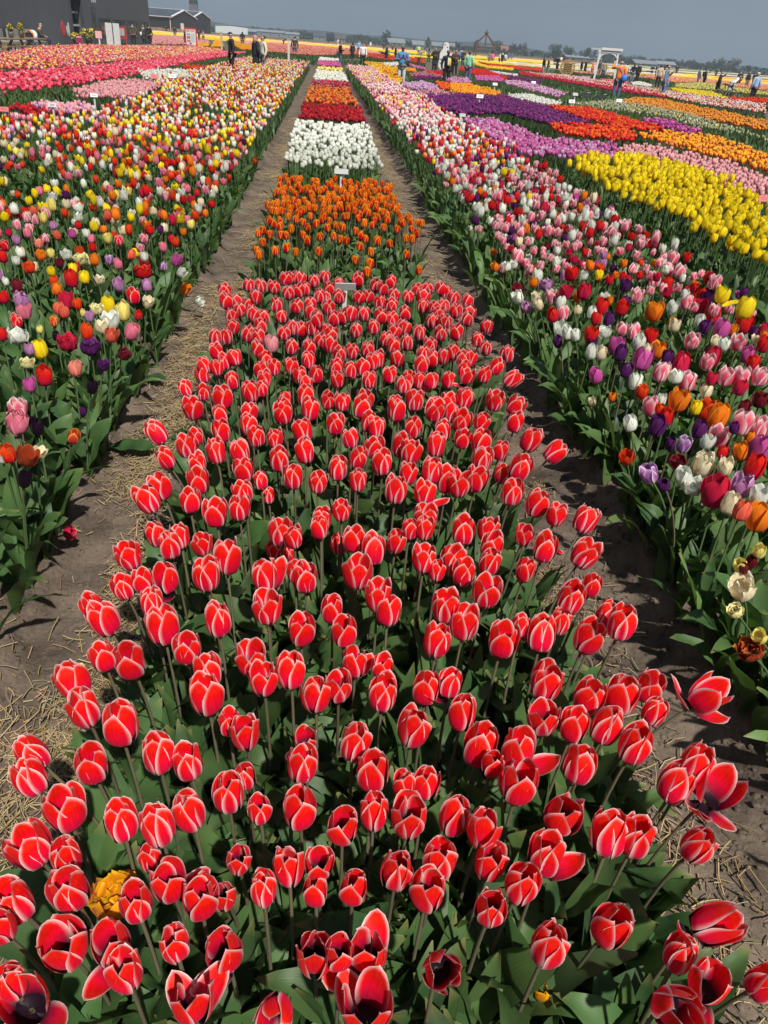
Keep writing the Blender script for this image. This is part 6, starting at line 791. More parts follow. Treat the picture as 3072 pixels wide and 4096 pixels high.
FY_ = field_material('yellow_crop', [(.50, .36, .01), (.72, .50, .01), (.80, .58, .03)]); FC = field_material('cream_crop', [(.55, .46, .24), (.72, .66, .48)])
FO = field_material('orange_crop', [(.55, .20, .03), (.74, .36, .03)]); FR = field_material('red_crop', [(.30, .05, .03), (.42, .10, .06), (.26, .13, .08)])
FG = field_material('green_crop', [(.05, .09, .03), (.10, .14, .05)]); FB = field_material('tilled_earth', [(.14, .10, .07), (.20, .14, .10)]); FP = field_material('pink_crop', [(.45, .16, .14), (.62, .30, .24)])
field(-95, 58, 172, 212, .4, FY_, 'far yellow tulip strip across the middle'); field(-95, 60, 216, 224, .45, FC, 'far cream tulip strip behind the yellow one')
field(-90, 90, 228, 330, .35, FR, 'brownish red far field'); field(-160, 190, 335, 420, .5, FG, 'green far field before the trees')
field(60, 210, 150, 166, .4, FY_, 'far yellow strip on the right'); field(58, 215, 134, 147, .4, FO, 'far orange strip on the right'); field(45, 200, 121, 131, .4, FY_, 'second far yellow strip on the right')
field(62, 215, 172, 205, .3, FB, 'bare earth strip on the right'); field(62, 220, 210, 220, .45, FC, 'far cream strip on the right'); field(62, 230, 225, 300, .3, FG, 'far green strip on the right'); field(95, 235, 303, 316, .45, FC, 'farthest cream strip on the right')
field(8, 44, 106, 120, .25, FG, 'green strip behind the far red row'); field(9, 27, 123, 131, .42, FY_, 'short yellow strip before the wooden gazebo'); field(26, 62, 134, 138, .42, FC, 'thin cream strip before the wooden gazebo'); field(10, 60, 142, 168, .25, FG, 'green strip before the wooden gazebo'); field(40, 95, 100, 106, .42, FP, 'pink strip on the far right', 60, 4)
field(-14, 8, 128, 166, .42, FP, 'salmon rows before the far yellow strip'); 
field(-17.9, -15.2, 30, 108, .012, field_material('paving', [(.30, .27, .24), (.40, .36, .32)], 3), 'paved walk along the grey barn', 6, 60, 'pavement')
# ---------------------------------------------------------------- grey barn (front in the plane x = -18.3)
BX = -18.3
cladding, n_, b_, o_ = mat_new('grey_cladding')
g_ = n_.nodes.new('ShaderNodeNewGeometry'); wv_ = n_.nodes.new('ShaderNodeTexWave'); wv_.bands_direction = 'Y'; wv_.inputs['Scale'].default_value = 1.3; wv_.inputs['Distortion'].default_value = 0
n_.links.new(g_.outputs['Position'], wv_.inputs['Vector']); bp_ = n_.nodes.new('ShaderNodeBump'); bp_.inputs['Strength'].default_value = .35; bp_.inputs['Distance'].default_value = .03; n_.links.new(wv_.outputs['Fac'], bp_.inputs['Height']); n_.links.new(bp_.outputs[0], b_.inputs['Normal'])
nz_ = n_.nodes.new('ShaderNodeTexNoise'); nz_.inputs['Scale'].default_value = .7; nz_.inputs['Detail'].default_value = 7; n_.links.new(g_.outputs['Position'], nz_.inputs['Vector'])
r_ = n_.nodes.new('ShaderNodeValToRGB'); r_.color_ramp.elements[0].color = (.062, .069, .080, 1); r_.color_ramp.elements[1].color = (.090, .098, .112, 1); n_.links.new(nz_.outputs['Fac'], r_.inputs[0]); n_.links.new(r_.outputs[0], b_.inputs['Base Color']); b_.inputs['Roughness'].default_value = .55
DARK = pm('interior_shade', (.006, .006, .007), rough=.9); WHITEP = pm('white_paint', (.62, .62, .60), rough=.5, noise=.05); GREYF = pm('grey_frame', (.035, .04, .048), rough=.5); REDP = pm('red_paint', (.55, .03, .03), rough=.5)
glass, n_, b_, o_ = mat_new('window_glass'); b_.inputs['Base Color'].default_value = (.02, .026, .03, 1); b_.inputs['Roughness'].default_value = .06; b_.inputs['Specular IOR Level'].default_value = .8
barn = thing('barn', 'big dark grey barn with tall open doorway and red and white petal emblem', 'barn', (0, 0, 0))
boxes('wall', [(-45, BX, 36, 65.35, 0, 8.5), (-45, BX, 68.1, 93.6, 0, 8.5), (BX - .5, BX, 65.35, 68.1, 2.95, 8.5), (-45, -24, 65.35, 68.1, 0, 8.5)], cladding, barn)
boxes('roof', [(-45.4, BX + .35, 35.6, 94, 8.5, 8.8)], GREYF, barn)
boxes('shade_panel', [(-23.9, -23.7, 65.4, 68.05, 0, 2.9)], DARK, barn)  # near-black panel: shade of the unlit room painted behind the doorway
dr_ = boxes('door', [(BX - .28, BX - .22, 65.4, 68.05, 0, .72)], WHITEP, barn)
for z in (1.28, 2.08): boxes('crossbar', [(BX - .30, BX - .22, 65.4, 68.05, z, z + .13)], pm('pale_bar', (.42, .42, .41)), dr_)
bar('rope', (BX - .2, 67.4, 2.6), (BX - .2, 67.45, 1.75), .025, pm('rope_red', (.22, .07, .05)), dr_)
boxes('door_frame', [(BX - .1, BX + .09, 65.28, 65.36, 0, 3.0), (BX - .1, BX + .09, 68.09, 68.30, 0, 3.0), (BX - .1, BX + .09, 65.36, 68.09, 2.94, 3.02)], GREYF, barn)
nd = boxes('side_door', [(BX + .004, BX + .05, 70.9, 72.1, .02, 2.6)], GREYF, barn)
boxes('pane', [(BX + .052, BX + .06, 71.2, 71.9, 1.1, 2.42)], glass, nd); boxes('notice', [(BX + .052, BX + .058, 71.4, 71.85, .72, .98)], pm('notice_yellow', (.5, .42, .1)), nd); bar('handle', (BX + .1, 72.0, .7), (BX + .1, 72.0, .95), .03, WHITEP, nd)
for (y0, y1) in ((72.8, 76.7), (77.9, 82.2), (83.1, 87.2), (88.2, 92.3)):
    wn = boxes('window', [(BX + .003, BX + .06, y0, y1, .72, .80), (BX + .003, BX + .06, y0, y1, 1.86, 1.94), (BX + .003, BX + .06, y0, y0 + .12, .8, 1.86), (BX + .003, BX + .06, y1 - .12, y1, .8, 1.86)] + [(BX + .003, BX + .05, y0 + (y1 - y0) * t - .04, y0 + (y1 - y0) * t + .04, .8, 1.86) for t in (.33, .66)], GREYF, barn)
    for t in (0, 1, 2):
        a = y0 + .12 + (y1 - y0 - .24) * t / 3; boxes('pane', [(BX + .004, BX + .02, a + .05, a + (y1 - y0 - .24) / 3 - .05, .805, 1.855)], glass, wn)
def lens_plate(name, y, z, hy, hz, tilt, m, parent, x=BX + .012):
    n = 20; V = []; F = []
    for s in (0, .02):
        for i in range(n):
            t = i / n * 2 * math.pi; c = math.copysign(abs(math.cos(t)) ** 1.3, math.cos(t)); a = hy * c; b = hz * math.sin(t)
            V.append((x + s, y + a * math.cos(tilt) - b * math.sin(tilt), z + a * math.sin(tilt) + b * math.cos(tilt)))
    F = [tuple(range(n))[::-1], tuple(range(n, 2 * n))] + [(i, (i + 1) % n, n + (i + 1) % n, n + i) for i in range(n)]
    return pobj(name, poly_mesh(name, V, F, m), parent)
lens_plate('emblem_petal', 62.95, 1.12, .42, .46, 0.15, REDP, barn); lens_plate('emblem_petal', 64.3, 1.05, .16, .44, -.05, WHITEP, barn); lens_plate('emblem_petal', 63.9, .98, .12, .3, .22, WHITEP, barn)
for y in (71.5, 72.0, 72.5): boxes('lettering', [(BX + .003, BX + .02, y, y + .18, 2.92, 3.6)], WHITEP, barn)
# terrace furniture
PLANK = pm('grey_planks', (.24, .23, .21), rough=.8, noise=.2, scale=6); WOOD = pm('brown_planks', (.24, .16, .09), rough=.8, noise=.25, scale=8)
def slat_bench(label, y0, y1):
    t = thing('slat_bench', label, 'bench', (BX + .2, y0, 0)); Ln = y1 - y0; k = max(2, int(Ln / .62))
    for i in range(k): a = Ln * i / k; boxes('back_board', [(.0, .10, a + .02, a + Ln / k - .03, .46, 1.02)], PLANK, t, .01)
    boxes('seat', [(.1, .95, 0, Ln, .40, .47)], PLANK, t, .01)
    for i in range(k + 1): a = min(Ln - .16, Ln * i / k); boxes('front_board', [(.88, .94, a, a + .22, .0, .395)], PLANK, t)
    boxes('back_rail', [(.0, .08, 0, Ln, .36, .44)], PLANK, t)
    return t
slat_bench('grey wooden slat bench at the left picture edge behind the flower pots', 45.6, 50.6); slat_bench('grey wooden slat bench with cushions where the old man sits', 51.3, 56.0)
def lathe(name, prof, n, m, parent=None, loc=(0, 0, 0), sx=1., sy=1., smooth=True):
    V = []; F = []
    for (r, z) in prof:
        for i in range(n): a = 2 * math.pi * i / n; V.append((loc[0] + r * sx * math.cos(a), loc[1] + r * sy * math.sin(a), loc[2] + z))
    for k in range(len(prof) - 1):
        for i in range(n): j = (i + 1) % n; F.append((k * n + i, k * n + j, (k + 1) * n + j, (k + 1) * n + i))
    F += [tuple(range(n))[::-1], tuple(range((len(prof) - 1) * n, len(prof) * n))]
    return pobj(name, poly_mesh(name, V, F, m, smooth), parent)
def cushion(label, y, m):
    o = lathe('cushion', [(.02, -.13), (.16, -.11), (.25, -.03), (.26, .03), (.16, .11), (.02, .13)], 14, m)
    o.matrix_world = Matrix.Translation((BX + .62, y, .74)) @ Matrix.Rotation(R_(75), 4, 'X') @ Matrix.Rotation(.4, 4, 'Z') @ Matrix.Scale(1.05, 4)
    return tag(o, label, 'cushion')
cushion('orange round cushion on the bench beside the old man', 54.0, pm('orange_cloth', (.75, .20, .02))); cushion('white cushion between the orange one and the old man', 54.55, pm('white_cloth', (.62, .64, .66)))
tb = thing('picnic_table', 'brown picnic table before the benches at the left picture edge', 'table', (-15.4, 42.6, 0), R_(89))
for i in range(4): boxes('plank', [(-1.2, 5.6, -.40 + i * .2, -.22 + i * .2, .70, .75)], WOOD, tb)
for x in (-.6, 2.2, 4.8):
    for s in (-1, 1):
        l_ = boxes('leg', [(-.05, .05, -.05, .05, 0, .82)], WOOD, tb); l_.matrix_local = Matrix.Translation((x, s * .62, 0)) @ Matrix.Rotation(s * .55, 4, 'X')
    boxes('crossbeam', [(x - .06, x + .06, -.62, .62, .36, .44)], WOOD, tb)
for s in (-.78, .6): boxes('bench_plank', [(-1.2, 5.6, s, s + .2, .42, .47)], WOOD, tb)
def ball_points(n, r, seed, sx=1, sy=1, sz=1):
    r0 = np.random.default_rng(seed); p = r0.normal(0, 1, (n, 3)); p /= np.linalg.norm(p, axis=1)[:, None]; return p * (r * r0.uniform(.55, 1, (n, 1))) * np.array([sx, sy, sz]), r0
def leafball(name, n, r, size, m, parent, loc, seed, sx=1, sy=1, sz=1):
    p, r0 = ball_points(n, r, seed, sx, sy, sz); u = r0.normal(0, 1, (n, 3)); u /= np.linalg.norm(u, axis=1)[:, None]; v = np.cross(u, r0.normal(0, 1, (n, 3))); v /= np.linalg.norm(v, axis=1)[:, None]
    s = size * r0.uniform(.6, 1.3, (n, 1)); c = p + np.array(loc); Q = np.stack([c - u * s, c + v * s * .6, c + u * s, c - v * s * .6], 1).reshape(-1, 3)
    return pobj(name, quad_mesh(name, Q, np.arange(4 * n).reshape(-1, 4), m, smooth=False), parent)
GREENP = pm('pot_leaves', (.05, .09, .025)); YELP = pm('pot_blooms', (.62, .46, .02)); POT = pm('grey_pot', (.22, .24, .28)); DPOT = pm('dark_pot', (.02, .02, .02))
def flower_pot(label, x, y, z, s, pot, round_=1.0):
    t = thing('flower_pot', label, 'flower pot', (x, y, z)); lathe('pot', [(.13 * s, 0), (.17 * s, .3 * s), (.18 * s, .32 * s), (.15 * s, .30 * s)], 14, pot, t)
    leafball('foliage', 160, .28 * s, .06 * s, GREENP, t, (0, 0, .48 * s), int(y * 7), round_, round_, .8); leafball('blooms', 150, .30 * s, .045 * s, YELP, t, (0, 0, .58 * s), int(y * 9), round_, round_, .75)
flower_pot('grey pot of small yellow flowers on the picnic table, left one', -15.4, 44.3, .755, .75, POT, .6); flower_pot('pot of pale yellow flowers in brown paper on the picnic table', -15.3, 45.5, .755, .8, pm('paper_brown', (.20, .15, .10)), .6)
flower_pot('dark tub of yellow flowers right of the open barn doorway', -17.6, 66.7, 0, 1.6, DPOT, 1.3); flower_pot('dark tub of yellow flowers inside the open barn doorway', -17.8, 64.0, 0, 1.2, DPOT, .9)
lt_ = thing('lantern', 'dark lantern box standing before the bench left of the cushions', 'lantern', (-16.7, 50.9, .0)); boxes('body', [(-.15, .15, -.18, .18, .45, .85)], DPOT, lt_); lathe('cap', [(.24, .85), (.05, 1.0), (.02, 1.04)], 4, DPOT, lt_); boxes('stand', [(-.1, .1, -.1, .1, 0, .448)], PLANK, lt_)
# boards near the barn
pb = thing('pink_sign', 'pale pink sign on a white post before the barn windows', 'sign', (-15.5, 61.4, 0)); boxes('post', [(-.04, .04, -.04, .04, 0, 1.0)], WHITEP, pb); boxes('panel', [(-.21, .21, -.075, -.045, .72, 1.14)], pm('pink_panel', (.70, .34, .38)), pb)
for i, (x, y, lab) in enumerate([(-15.2, 63.0, 'left one of two tall white panels leaning before the barn windows'), (-15.2, 65.2, 'right one of two tall white panels leaning before the barn windows')]):
    t = thing('display_stand', lab, 'display panel', (x, y, 0)); boxes('board', [(-.20, .20, -.03, .03, .02, 1.66)], pm('panel_white', (.42, .42, .42)), t); boxes('edge_strip', [(.201, .24, -.05, .05, .02, 1.64)], pm('strip_grey', (.4, .4, .4)), t); t.rotation_euler = (R_(-5), 0, R_(12))
rs = thing('red_notice', 'red information board leaning at the barn window behind the white panels', 'sign', (BX + .35, 79.2, 0)); boxes('panel', [(-.02, .02, -1.6, 1.6, .5, 1.45)], REDP, rs); boxes('sheet', [(.022, .03, -1.3, -.4, .75, 1.3)], WHITEP, rs); boxes('sheet', [(.022, .03, -.2, .7, .75, 1.3)], WHITEP, rs); boxes('leg', [(-.02, .02, -1.4, -1.3, 0, .498)], REDP, rs); boxes('leg', [(-.02, .02, 1.3, 1.4, 0, .498)], REDP, rs)
ms_ = thing('maroon_sign', 'small maroon sign standing at the foot of the open doorway', 'sign', (-16.0, 58.3, 0)); boxes('panel', [(-.2, .2, -.02, .02, .42, .86)], pm('maroon_panel', (.25, .01, .05)), ms_); boxes('print', [(-.15, .15, -.024, -.021, .74, .78)], WHITEP, ms_); boxes('post', [(-.03, .03, -.02, .02, 0, .418)], WHITEP, ms_)
po = thing('poster_board', 'white poster board with red frame standing before the orange yellow beds', 'poster', (-12.5, 82.6, 0), R_(-6)); po.scale = (.68, 1, .84)
boxes('panel', [(-.66, .66, -.03, .03, .45, 1.93)], WHITEP, po)
boxes('frame', [(-.78, -.661, -.05, .05, .3, 2.05), (.661, .78, -.05, .05, .3, 2.05), (-.661, .661, -.05, .05, 1.931, 2.05), (-.661, .661, -.05, .05, .3, .449)], REDP, po)
hd = boxes('heading', [(-.55 + .085 * i, -.49 + .085 * i, -.036, -.031, 1.68, 1.84) for i in range(4)] + [(-.12, -.02, -.036, -.031, 1.70, 1.83)] + [(.08 + .085 * i, .13 + .085 * i, -.036, -.031, 1.69, 1.83) for i in range(5)], REDP, po)
boxes('text_block', [(-.55, -.1, -.036, -.031, 1.40 - .0 * i, 1.5) for i in range(1)] + [(.0, .5, -.036, -.031, 1.45 - .1 * i, 1.47 - .1 * i) for i in range(8)], pm('print_blue', (.12, .16, .32)), po)
boxes('picture', [(-.55, -.08, -.036, -.031, 1.02, 1.3), (-.55, -.08, -.036, -.031, .72, .92)], pm('print_red', (.45, .12, .14)), po); boxes('picture', [(-.25, .05, -.036, -.031, .5, .68)], pm('print_navy', (.10, .13, .2)), po)
boxes('leg', [(-.74, -.68, -.04, .04, 0, .299)], REDP, po); boxes('leg', [(.68, .74, -.04, .04, 0, .299)], REDP, po)
def post(label, x, y, h, m, w=.07):
    t = thing('wooden_post', label, 'post', (x, y, 0)); boxes('shaft', [(-w, w, -w, w, 0, h)], m, t, .01); boxes('cap', [(-w * 1.2, w * 1.2, -w * 1.2, w * 1.2, h + .001, h + .04)], m, t); return t
post('pale wooden post standing in the orange yellow wedge bed', -9.3, 79.0, 1.55, pm('pale_wood', (.45, .36, .22)), .08); post('pale grey post beside the man in the navy vest', -2.55, 60.0, 1.45, pm('pale_post', (.5, .5, .46)), .07)
# ---------------------------------------------------------------- green sheds, far farms
GREENW = pm('green_cladding', (.016, .024, .018), rough=.6, noise=.2, scale=.6); ROOFD = pm('solar_panels', (.045, .055, .075), rough=.55, noise=.2, scale=.5); TRIM = pm('white_trim', (.6, .62, .62))
def gable(name, label, loc, rz, Lx, W, he, hr, wall, roof, trim=None, cat='building', overhang=.3, windows=0, wm=None, door=None, group=None):
    """long axis local x from -Lx to 0, gable end at x=0 facing +x, width along y"""
    t = thing(name, label, cat, loc, rz, group)
    V = [(-Lx, -W / 2, 0), (0, -W / 2, 0), (0, W / 2, 0), (-Lx, W / 2, 0), (-Lx, -W / 2, he), (0, -W / 2, he), (0, W / 2, he), (-Lx, W / 2, he), (-Lx, 0, hr), (0, 0, hr)]
    pobj('wall', poly_mesh('wall', V, [(0, 1, 5, 4), (2, 3, 7, 6), (1, 2, 6, 9, 5), (3, 0, 4, 8, 7), (0, 3, 2, 1)], wall), t)
    s = (hr - he) / (W / 2); e = overhang; th = .18
    RV = []
    for sg in (-1, 1):
        b = len(RV); y0 = sg * (W / 2 + e); z0 = he - e * s + .02; z1 = hr + .02
        RV += [(-Lx - e, y0, z0), (e, y0, z0), (e, 0, z1), (-Lx - e, 0, z1), (-Lx - e, y0, z0 + th), (e, y0, z0 + th), (e, 0, z1 + th), (-Lx - e, 0, z1 + th)]
    RF = []
    for b in (0, 8): RF += [(b, b + 1, b + 2, b + 3), (b + 4, b + 5, b + 6, b + 7), (b, b + 1, b + 5, b + 4), (b + 1, b + 2, b + 6, b + 5), (b + 3, b, b + 4, b + 7)]
    rf = pobj('roof', poly_mesh('roof', RV, RF, roof), t)
    if trim:
        tr_ = []
        for sg in (-1, 1):
            y0 = sg * (W / 2 + e + .02); z0 = he - e * s + th + .05
            TV = [(e + .03, y0, z0), (e + .03, 0, hr + th + .06), (e - .6, 0, hr + th + .06), (e - .6, y0, z0), (e + .03, y0, z0 - .18), (e + .03, 0, hr + th - .14)]
            pobj('verge', poly_mesh('verge', TV, [(0, 1, 2, 3), (0, 4, 5, 1)], trim), rf)
            boxes('gutter', [(-Lx - e, e, min(y0, y0 + sg * .18), max(y0, y0 + sg * .18), z0 - .28, z0 - .1)], trim, rf)
        boxes('ridge', [(-Lx - e, e - .61, -.35, .35, hr + th + .0, hr + th + .12)], trim, rf)
        bar('downpipe', (-.6, -W / 2 - .1, 0), (-.6, -W / 2 - .1, he), .1, trim, t)
    for i in range(windows):
        a = -Lx * (i + .5) / windows; wn = boxes('window', [(a - .6, a + .6, -W / 2 - .05, -W / 2 - .003, he * .35, he * .75)], wm or WHITEP, t); boxes('pane', [(a - .5, a + .5, -W / 2 - .07, -W / 2 - .052, he * .38, he * .72)], glass, wn)
    if door: boxes('door', [(.003, .06, door[0], door[1], 0, door[2])], door[3], t)
    return t
gable('shed', 'long dark green shed with solar roof and white trim beside the barn', (-40.5, 256.8, 0), R_(-24), 40, 12, 3.9, 5.6, GREENW, ROOFD, TRIM, 'shed', door=(-2.0, -.4, 2.6, WHITEP))
gable('shed', 'second dark green shed behind the long one with open front bay', (-41.1, 297.2, 0), R_(-20), 38, 12, 4.4, 6.1, GREENW, ROOFD, TRIM, 'shed', door=(-4.8, 3.5, 3.0, pm('bay_shade', (.010, .013, .012))))  # bay is a flat near-black panel, the shade inside put into its colour
fe = thing('board_fence', 'low brown board fence before the long green shed', 'fence', (-84, 236, 0), R_(3))
for i in range(28): boxes('board', [(i * 1.7, i * 1.7 + 1.6, 0, .06, .05, 1.1 + .08 * (i % 3))], WOOD, fe)
for i in range(8): boxes('post', [(i * 6.4, i * 6.4 + .12, .061, .2, 0, 1.3)], WOOD, fe)
st = thing('church_steeple', 'thin church steeple rising behind the green shed roof', 'steeple', (-82, 560, 0)); boxes('tower', [(-2.4, 2.4, -2.4, 2.4, 0, 14)], pm('brick_grey', (.10, .09, .09)), st); lathe('spire', [(2.9, 14), (1.2, 22), (.15, 31)], 4, pm('slate_spire', (.05, .06, .08)), st)
gable('white_hall', 'white flat hall right of the green sheds', (-44.7, 422, 0), R_(-80), 8, 15, 3.6, 4.0, pm('white_sheet', (.55, .57, .58)), pm('grey_roof', (.2, .22, .24)), None, 'hall')
FARM = [(-29.3, 469, 14, 5, 2.4, 3.2, 'w', 'g', 'long low pale farm hall left of the navy vest'), (-21, 480, 12, 5, 2.2, 3.0, 'w', 'g', 'pale farm hall behind the navy vest'), (-38, 490, 18, 6, 2.0, 3.2, 'd', 'g', 'dark long roofed shed on the left horizon'), (-4, 500, 7, 5, 2.2, 4, 'w', 'd', 'white farmhouse behind the middle row'), (8, 505, 6, 5, 2, 4.2, 'b', 'd', 'small far farmhouse right of the middle row'),
        (37, 470, 9, 6, 2, 3.8, 'd', 'w', 'white roofed barn left of the blue sweater'), (50, 470, 9, 6, 1.8, 3.6, 'w', 'w', 'white roofed barn behind the bending person'), (62, 462, 12, 6, 2, 3.6, 'd', 'w', 'dark barn with white roof edge behind the black coat'), (77, 474, 9, 6, 2, 4, 'b', 'd', 'brick farm left of the wooden gazebo'), (95.5, 461, 6, 5, 2, 4.2, 'b', 'r', 'red roofed house right of the wooden gazebo'), (134, 450, 20, 6, 1.6, 2.3, 'd', 'g', 'long low greenhouse behind the white gate'), (159, 428, 12, 8, 1.2, 2.6, 'd', 'w', 'low white roofed farm right of the orange jacket'), (172, 432, 10, 6, 1.6, 2.8, 'd', 'g', 'low dark shed behind the blue vest')]
FM = {'w': pm('pale_wall', (.17, .19, .20)), 'g': pm('grey_roof', (.2, .22, .24)), 'd': pm('dark_wall', (.05, .055, .06)), 'b': pm('brick_wall', (.20, .11, .08)), 'r': pm('red_tiles', (.22, .07, .045))}
for (x, y, Lx, W, he, hr, a, r, lab) in FARM: gable('farm_building', lab, (x + Lx / 2, y, 0), R_(random.uniform(-10, 10)), Lx, W, he, hr, FM[a], FM[r], None, 'building', windows=3, group='farm buildings on the horizon')
# ---------------------------------------------------------------- trees on the horizon
CROWN = [leaf_material('crown_leaf', (.020, .036, .018), (.05, .075, .032), .15, .6), leaf_material('crown_leaf_olive', (.04, .05, .02), (.09, .10, .045), .15, .6), leaf_material('crown_leaf_russet', (.05, .035, .028), (.08, .06, .045), .15, .6)]
BARK = pm('bark', (.05, .04, .03))
def crown_mesh(kind, seed):
    r0 = np.random.default_rng(seed); C = []; 
    if kind == 'poplar': lobes = [(r0.normal(0, .12), r0.normal(0, .12), .25 + .72 * i / 9, .16 * math.sin(math.pi * (.12 + .8 * i / 9)) + .04) for i in range(10)]
    else: lobes = [(r0.normal(0, .26), r0.normal(0, .26), r0.uniform(.32, .82), r0.uniform(.13, .26)) for i in range(13)]
    for (x, y, z, r) in lobes:
        n = int(46 * (r / .2) ** 2) + 12; p = r0.normal(0, 1, (n, 3)); p /= np.linalg.norm(p, axis=1)[:, None]; C.append(np.array([x, y, z]) + p * r * r0.uniform(.5, 1.08, (n, 1)))
    C = np.concatenate(C); n = len(C); u = r0.normal(0, 1, (n, 3)); u /= np.linalg.norm(u, axis=1)[:, None]; v = np.cross(u, r0.normal(0, 1, (n, 3))); v /= np.linalg.norm(v, axis=1)[:, None]; s = r0.uniform(.025, .06, (n, 1))
    Q = np.stack([C - u * s, C + v * s * .8, C + u * s, C - v * s * .8], 1).reshape(-1, 3); ca = np.concatenate([np.repeat(r0.uniform(.65, 1.3, (n, 1)), 3, 1), np.ones((n, 1))], 1)
    return Q, np.arange(4 * n).reshape(-1, 4), dict(ca=('FLOAT_COLOR', np.repeat(ca, 4, 0)), edge=('FLOAT', np.zeros(4 * n)))
CM = {}
for k in range(7):
    kind = 'poplar' if k == 6 else 'round'; Q, Fq, at_ = crown_mesh(kind, 100 + k); CM[k] = quad_mesh('crown', Q, Fq, CROWN[[0, 0, 1, 0, 2, 0, 0][k]], attrs=at_, smooth=False)
tt = []
tt.append(tube([(0, 0, 0), (.01, .0, .2), (-.01, .01, .45), (0, 0, .7)], [.035, .028, .02, .006], 6))
for a in range(4): tt.append(tube([(0, 0, .25 + .06 * a), (.10 * math.cos(a * 1.7), .10 * math.sin(a * 1.7), .42 + .05 * a), (.2 * math.cos(a * 1.7), .2 * math.sin(a * 1.7), .55 + .05 * a)], [.016, .01, .004], 5))
tj = join(tt); TRUNK = quad_mesh('trunk', tj['V'], tj['F'], BARK)
def tree(label, x, y, h, k, wx=1.):
    t = thing('poplar_tree' if k == 6 else 'broadleaf_tree', label, 'tree', (x, y, 0), random.uniform(0, 6.28), 'trees along the horizon')
    c = pobj('crown', CM[k], t); c.scale = (h * wx, h * wx, h); q = pobj('trunk', TRUNK, t); q.scale = (h, h, h); return t
random.seed(77)
KW = ['full dark tree', 'bushy dark tree', 'olive tree', 'dense round tree', 'russet tree', 'broad tree', 'slim poplar']
WHERE = [(-60, 'at the far left of the horizon'), (-17, 'behind the navy vest on the horizon'), (5, 'behind the middle row on the horizon'), (40, 'behind the blue sweater on the horizon'), (68, 'left of the gazebo on the horizon'), (100, 'right of the gazebo on the horizon'), (125, 'left of the white gate on the horizon'), (148, 'behind the white gate on the horizon'), (178, 'behind the blue vest on the horizon'), (215, 'at the far right of the horizon')]
def where(x): return min(WHERE, key=lambda q: abs(q[0] - x))[1]
for i in range(92):
    x = -72 + 305 * (i + random.uniform(-.4, .4)) / 92; y = random.uniform(520, 640) if x < 150 else random.uniform(455, 560); k = random.choice([0, 1, 2, 3, 4, 5, 0, 3]); h = random.uniform(3.2, 5.5) if x < 90 else random.uniform(3.4, 5.4)
    tree(KW[k] + ' ' + where(x), x, y, h, k, random.uniform(.9, 1.5))
for (x, y, h, k, lab) in [(35.5, 540, 17, 6, 'tall poplar left of the blue sweater on the horizon'), (38, 545, 20, 6, 'tallest poplar of the pair by the blue sweater'), (50, 430, 13, 6, 'dark slim tree left of the cutout board'), (74, 430, 14, 6, 'pointed dark tree just left of the gazebo'), (92, 470, 18, 3, 'tall round tree right behind the gazebo'), (92, 430, 13, 3, 'dense round tree right of the gazebo'), (105, 470, 17, 4, 'russet tall tree between gazebo and round frame'), (120, 450, 19, 3, 'high round tree behind the round wooden frame'), (130, 460, 17, 0, 'high tree left of the white gate'), (138, 450, 17, 1, 'high bushy tree left behind the white gate'), (208, 430, 17, 2, 'pale olive tree at the right edge of the horizon'), (200, 430, 16, 2, 'pale olive tree second from the right edge of the horizon')]: tree(lab, x, y, h * .40, k)
def hill_strip():
    xs = np.linspace(-420, 480, 180); top = 5 + 6 * vnoise(xs * .012, xs * 0, 3) + 2.5 * vnoise(xs * .05, xs * 0, 4); top = top * np.where(xs < 60, 1, np.clip(1.25 - xs / 300, .45, 1)); V = []
    for d, hh in ((-25, 0), (0, .75), (30, 1), (120, 0)):
        for x, t in zip(xs, top): V.append((x, 780 + d, t * hh - .2))
    o = pobj('wooded_hills', quad_mesh('wooded_hills', V, grid_faces(180, 4), pm('wooded_slope', (.03, .042, .03), noise=.4, scale=.08))); return tag(o, kind='structure')
hill_strip()
# hedges under the trees
def hedge(x0, x1, y, h, seed, lab):
    n = int((x1 - x0) * 14); r0 = np.random.default_rng(seed); C = np.stack([r0.uniform(x0, x1, n), y + r0.normal(0, 1.5, n), r0.uniform(0, 1, n) ** .8 * h * (.6 + .6 * vnoise(r0.uniform(0, 1, n) * 0 + np.linspace(x0, x1, n) * .2, np.zeros(n), seed))], 1); C[:, 0] = np.sort(C[:, 0])
    u = r0.normal(0, 1, (n, 3)); u /= np.linalg.norm(u, axis=1)[:, None]; v = np.cross(u, r0.normal(0, 1, (n, 3))); v /= np.linalg.norm(v, axis=1)[:, None]; s = r0.uniform(.35, .75, (n, 1))
    Q = np.stack([C - u * s, C + v * s, C + u * s, C - v * s], 1).reshape(-1, 3); ca = np.concatenate([np.repeat(r0.uniform(.6, 1.2, (n, 1)), 3, 1), np.ones((n, 1))], 1)
    return tag(pobj('hedge', quad_mesh('hedge', Q, np.arange(4 * n).reshape(-1, 4), CROWN[seed % 3], attrs=dict(ca=('FLOAT_COLOR', np.repeat(ca, 4, 0)), edge=('FLOAT', np.zeros(4 * n))), smooth=False)), lab, 'hedge', kind='stuff')
hedge(-110, 60, 515, 2.5, 3, 'dark far-off shrubs along the horizon on the left'); hedge(60, 190, 450, 2.8, 4, 'dark far-off shrubs along the horizon in the middle'); hedge(190, 400, 440, 3.4, 6, 'dark far-off shrubs along the horizon on the right')
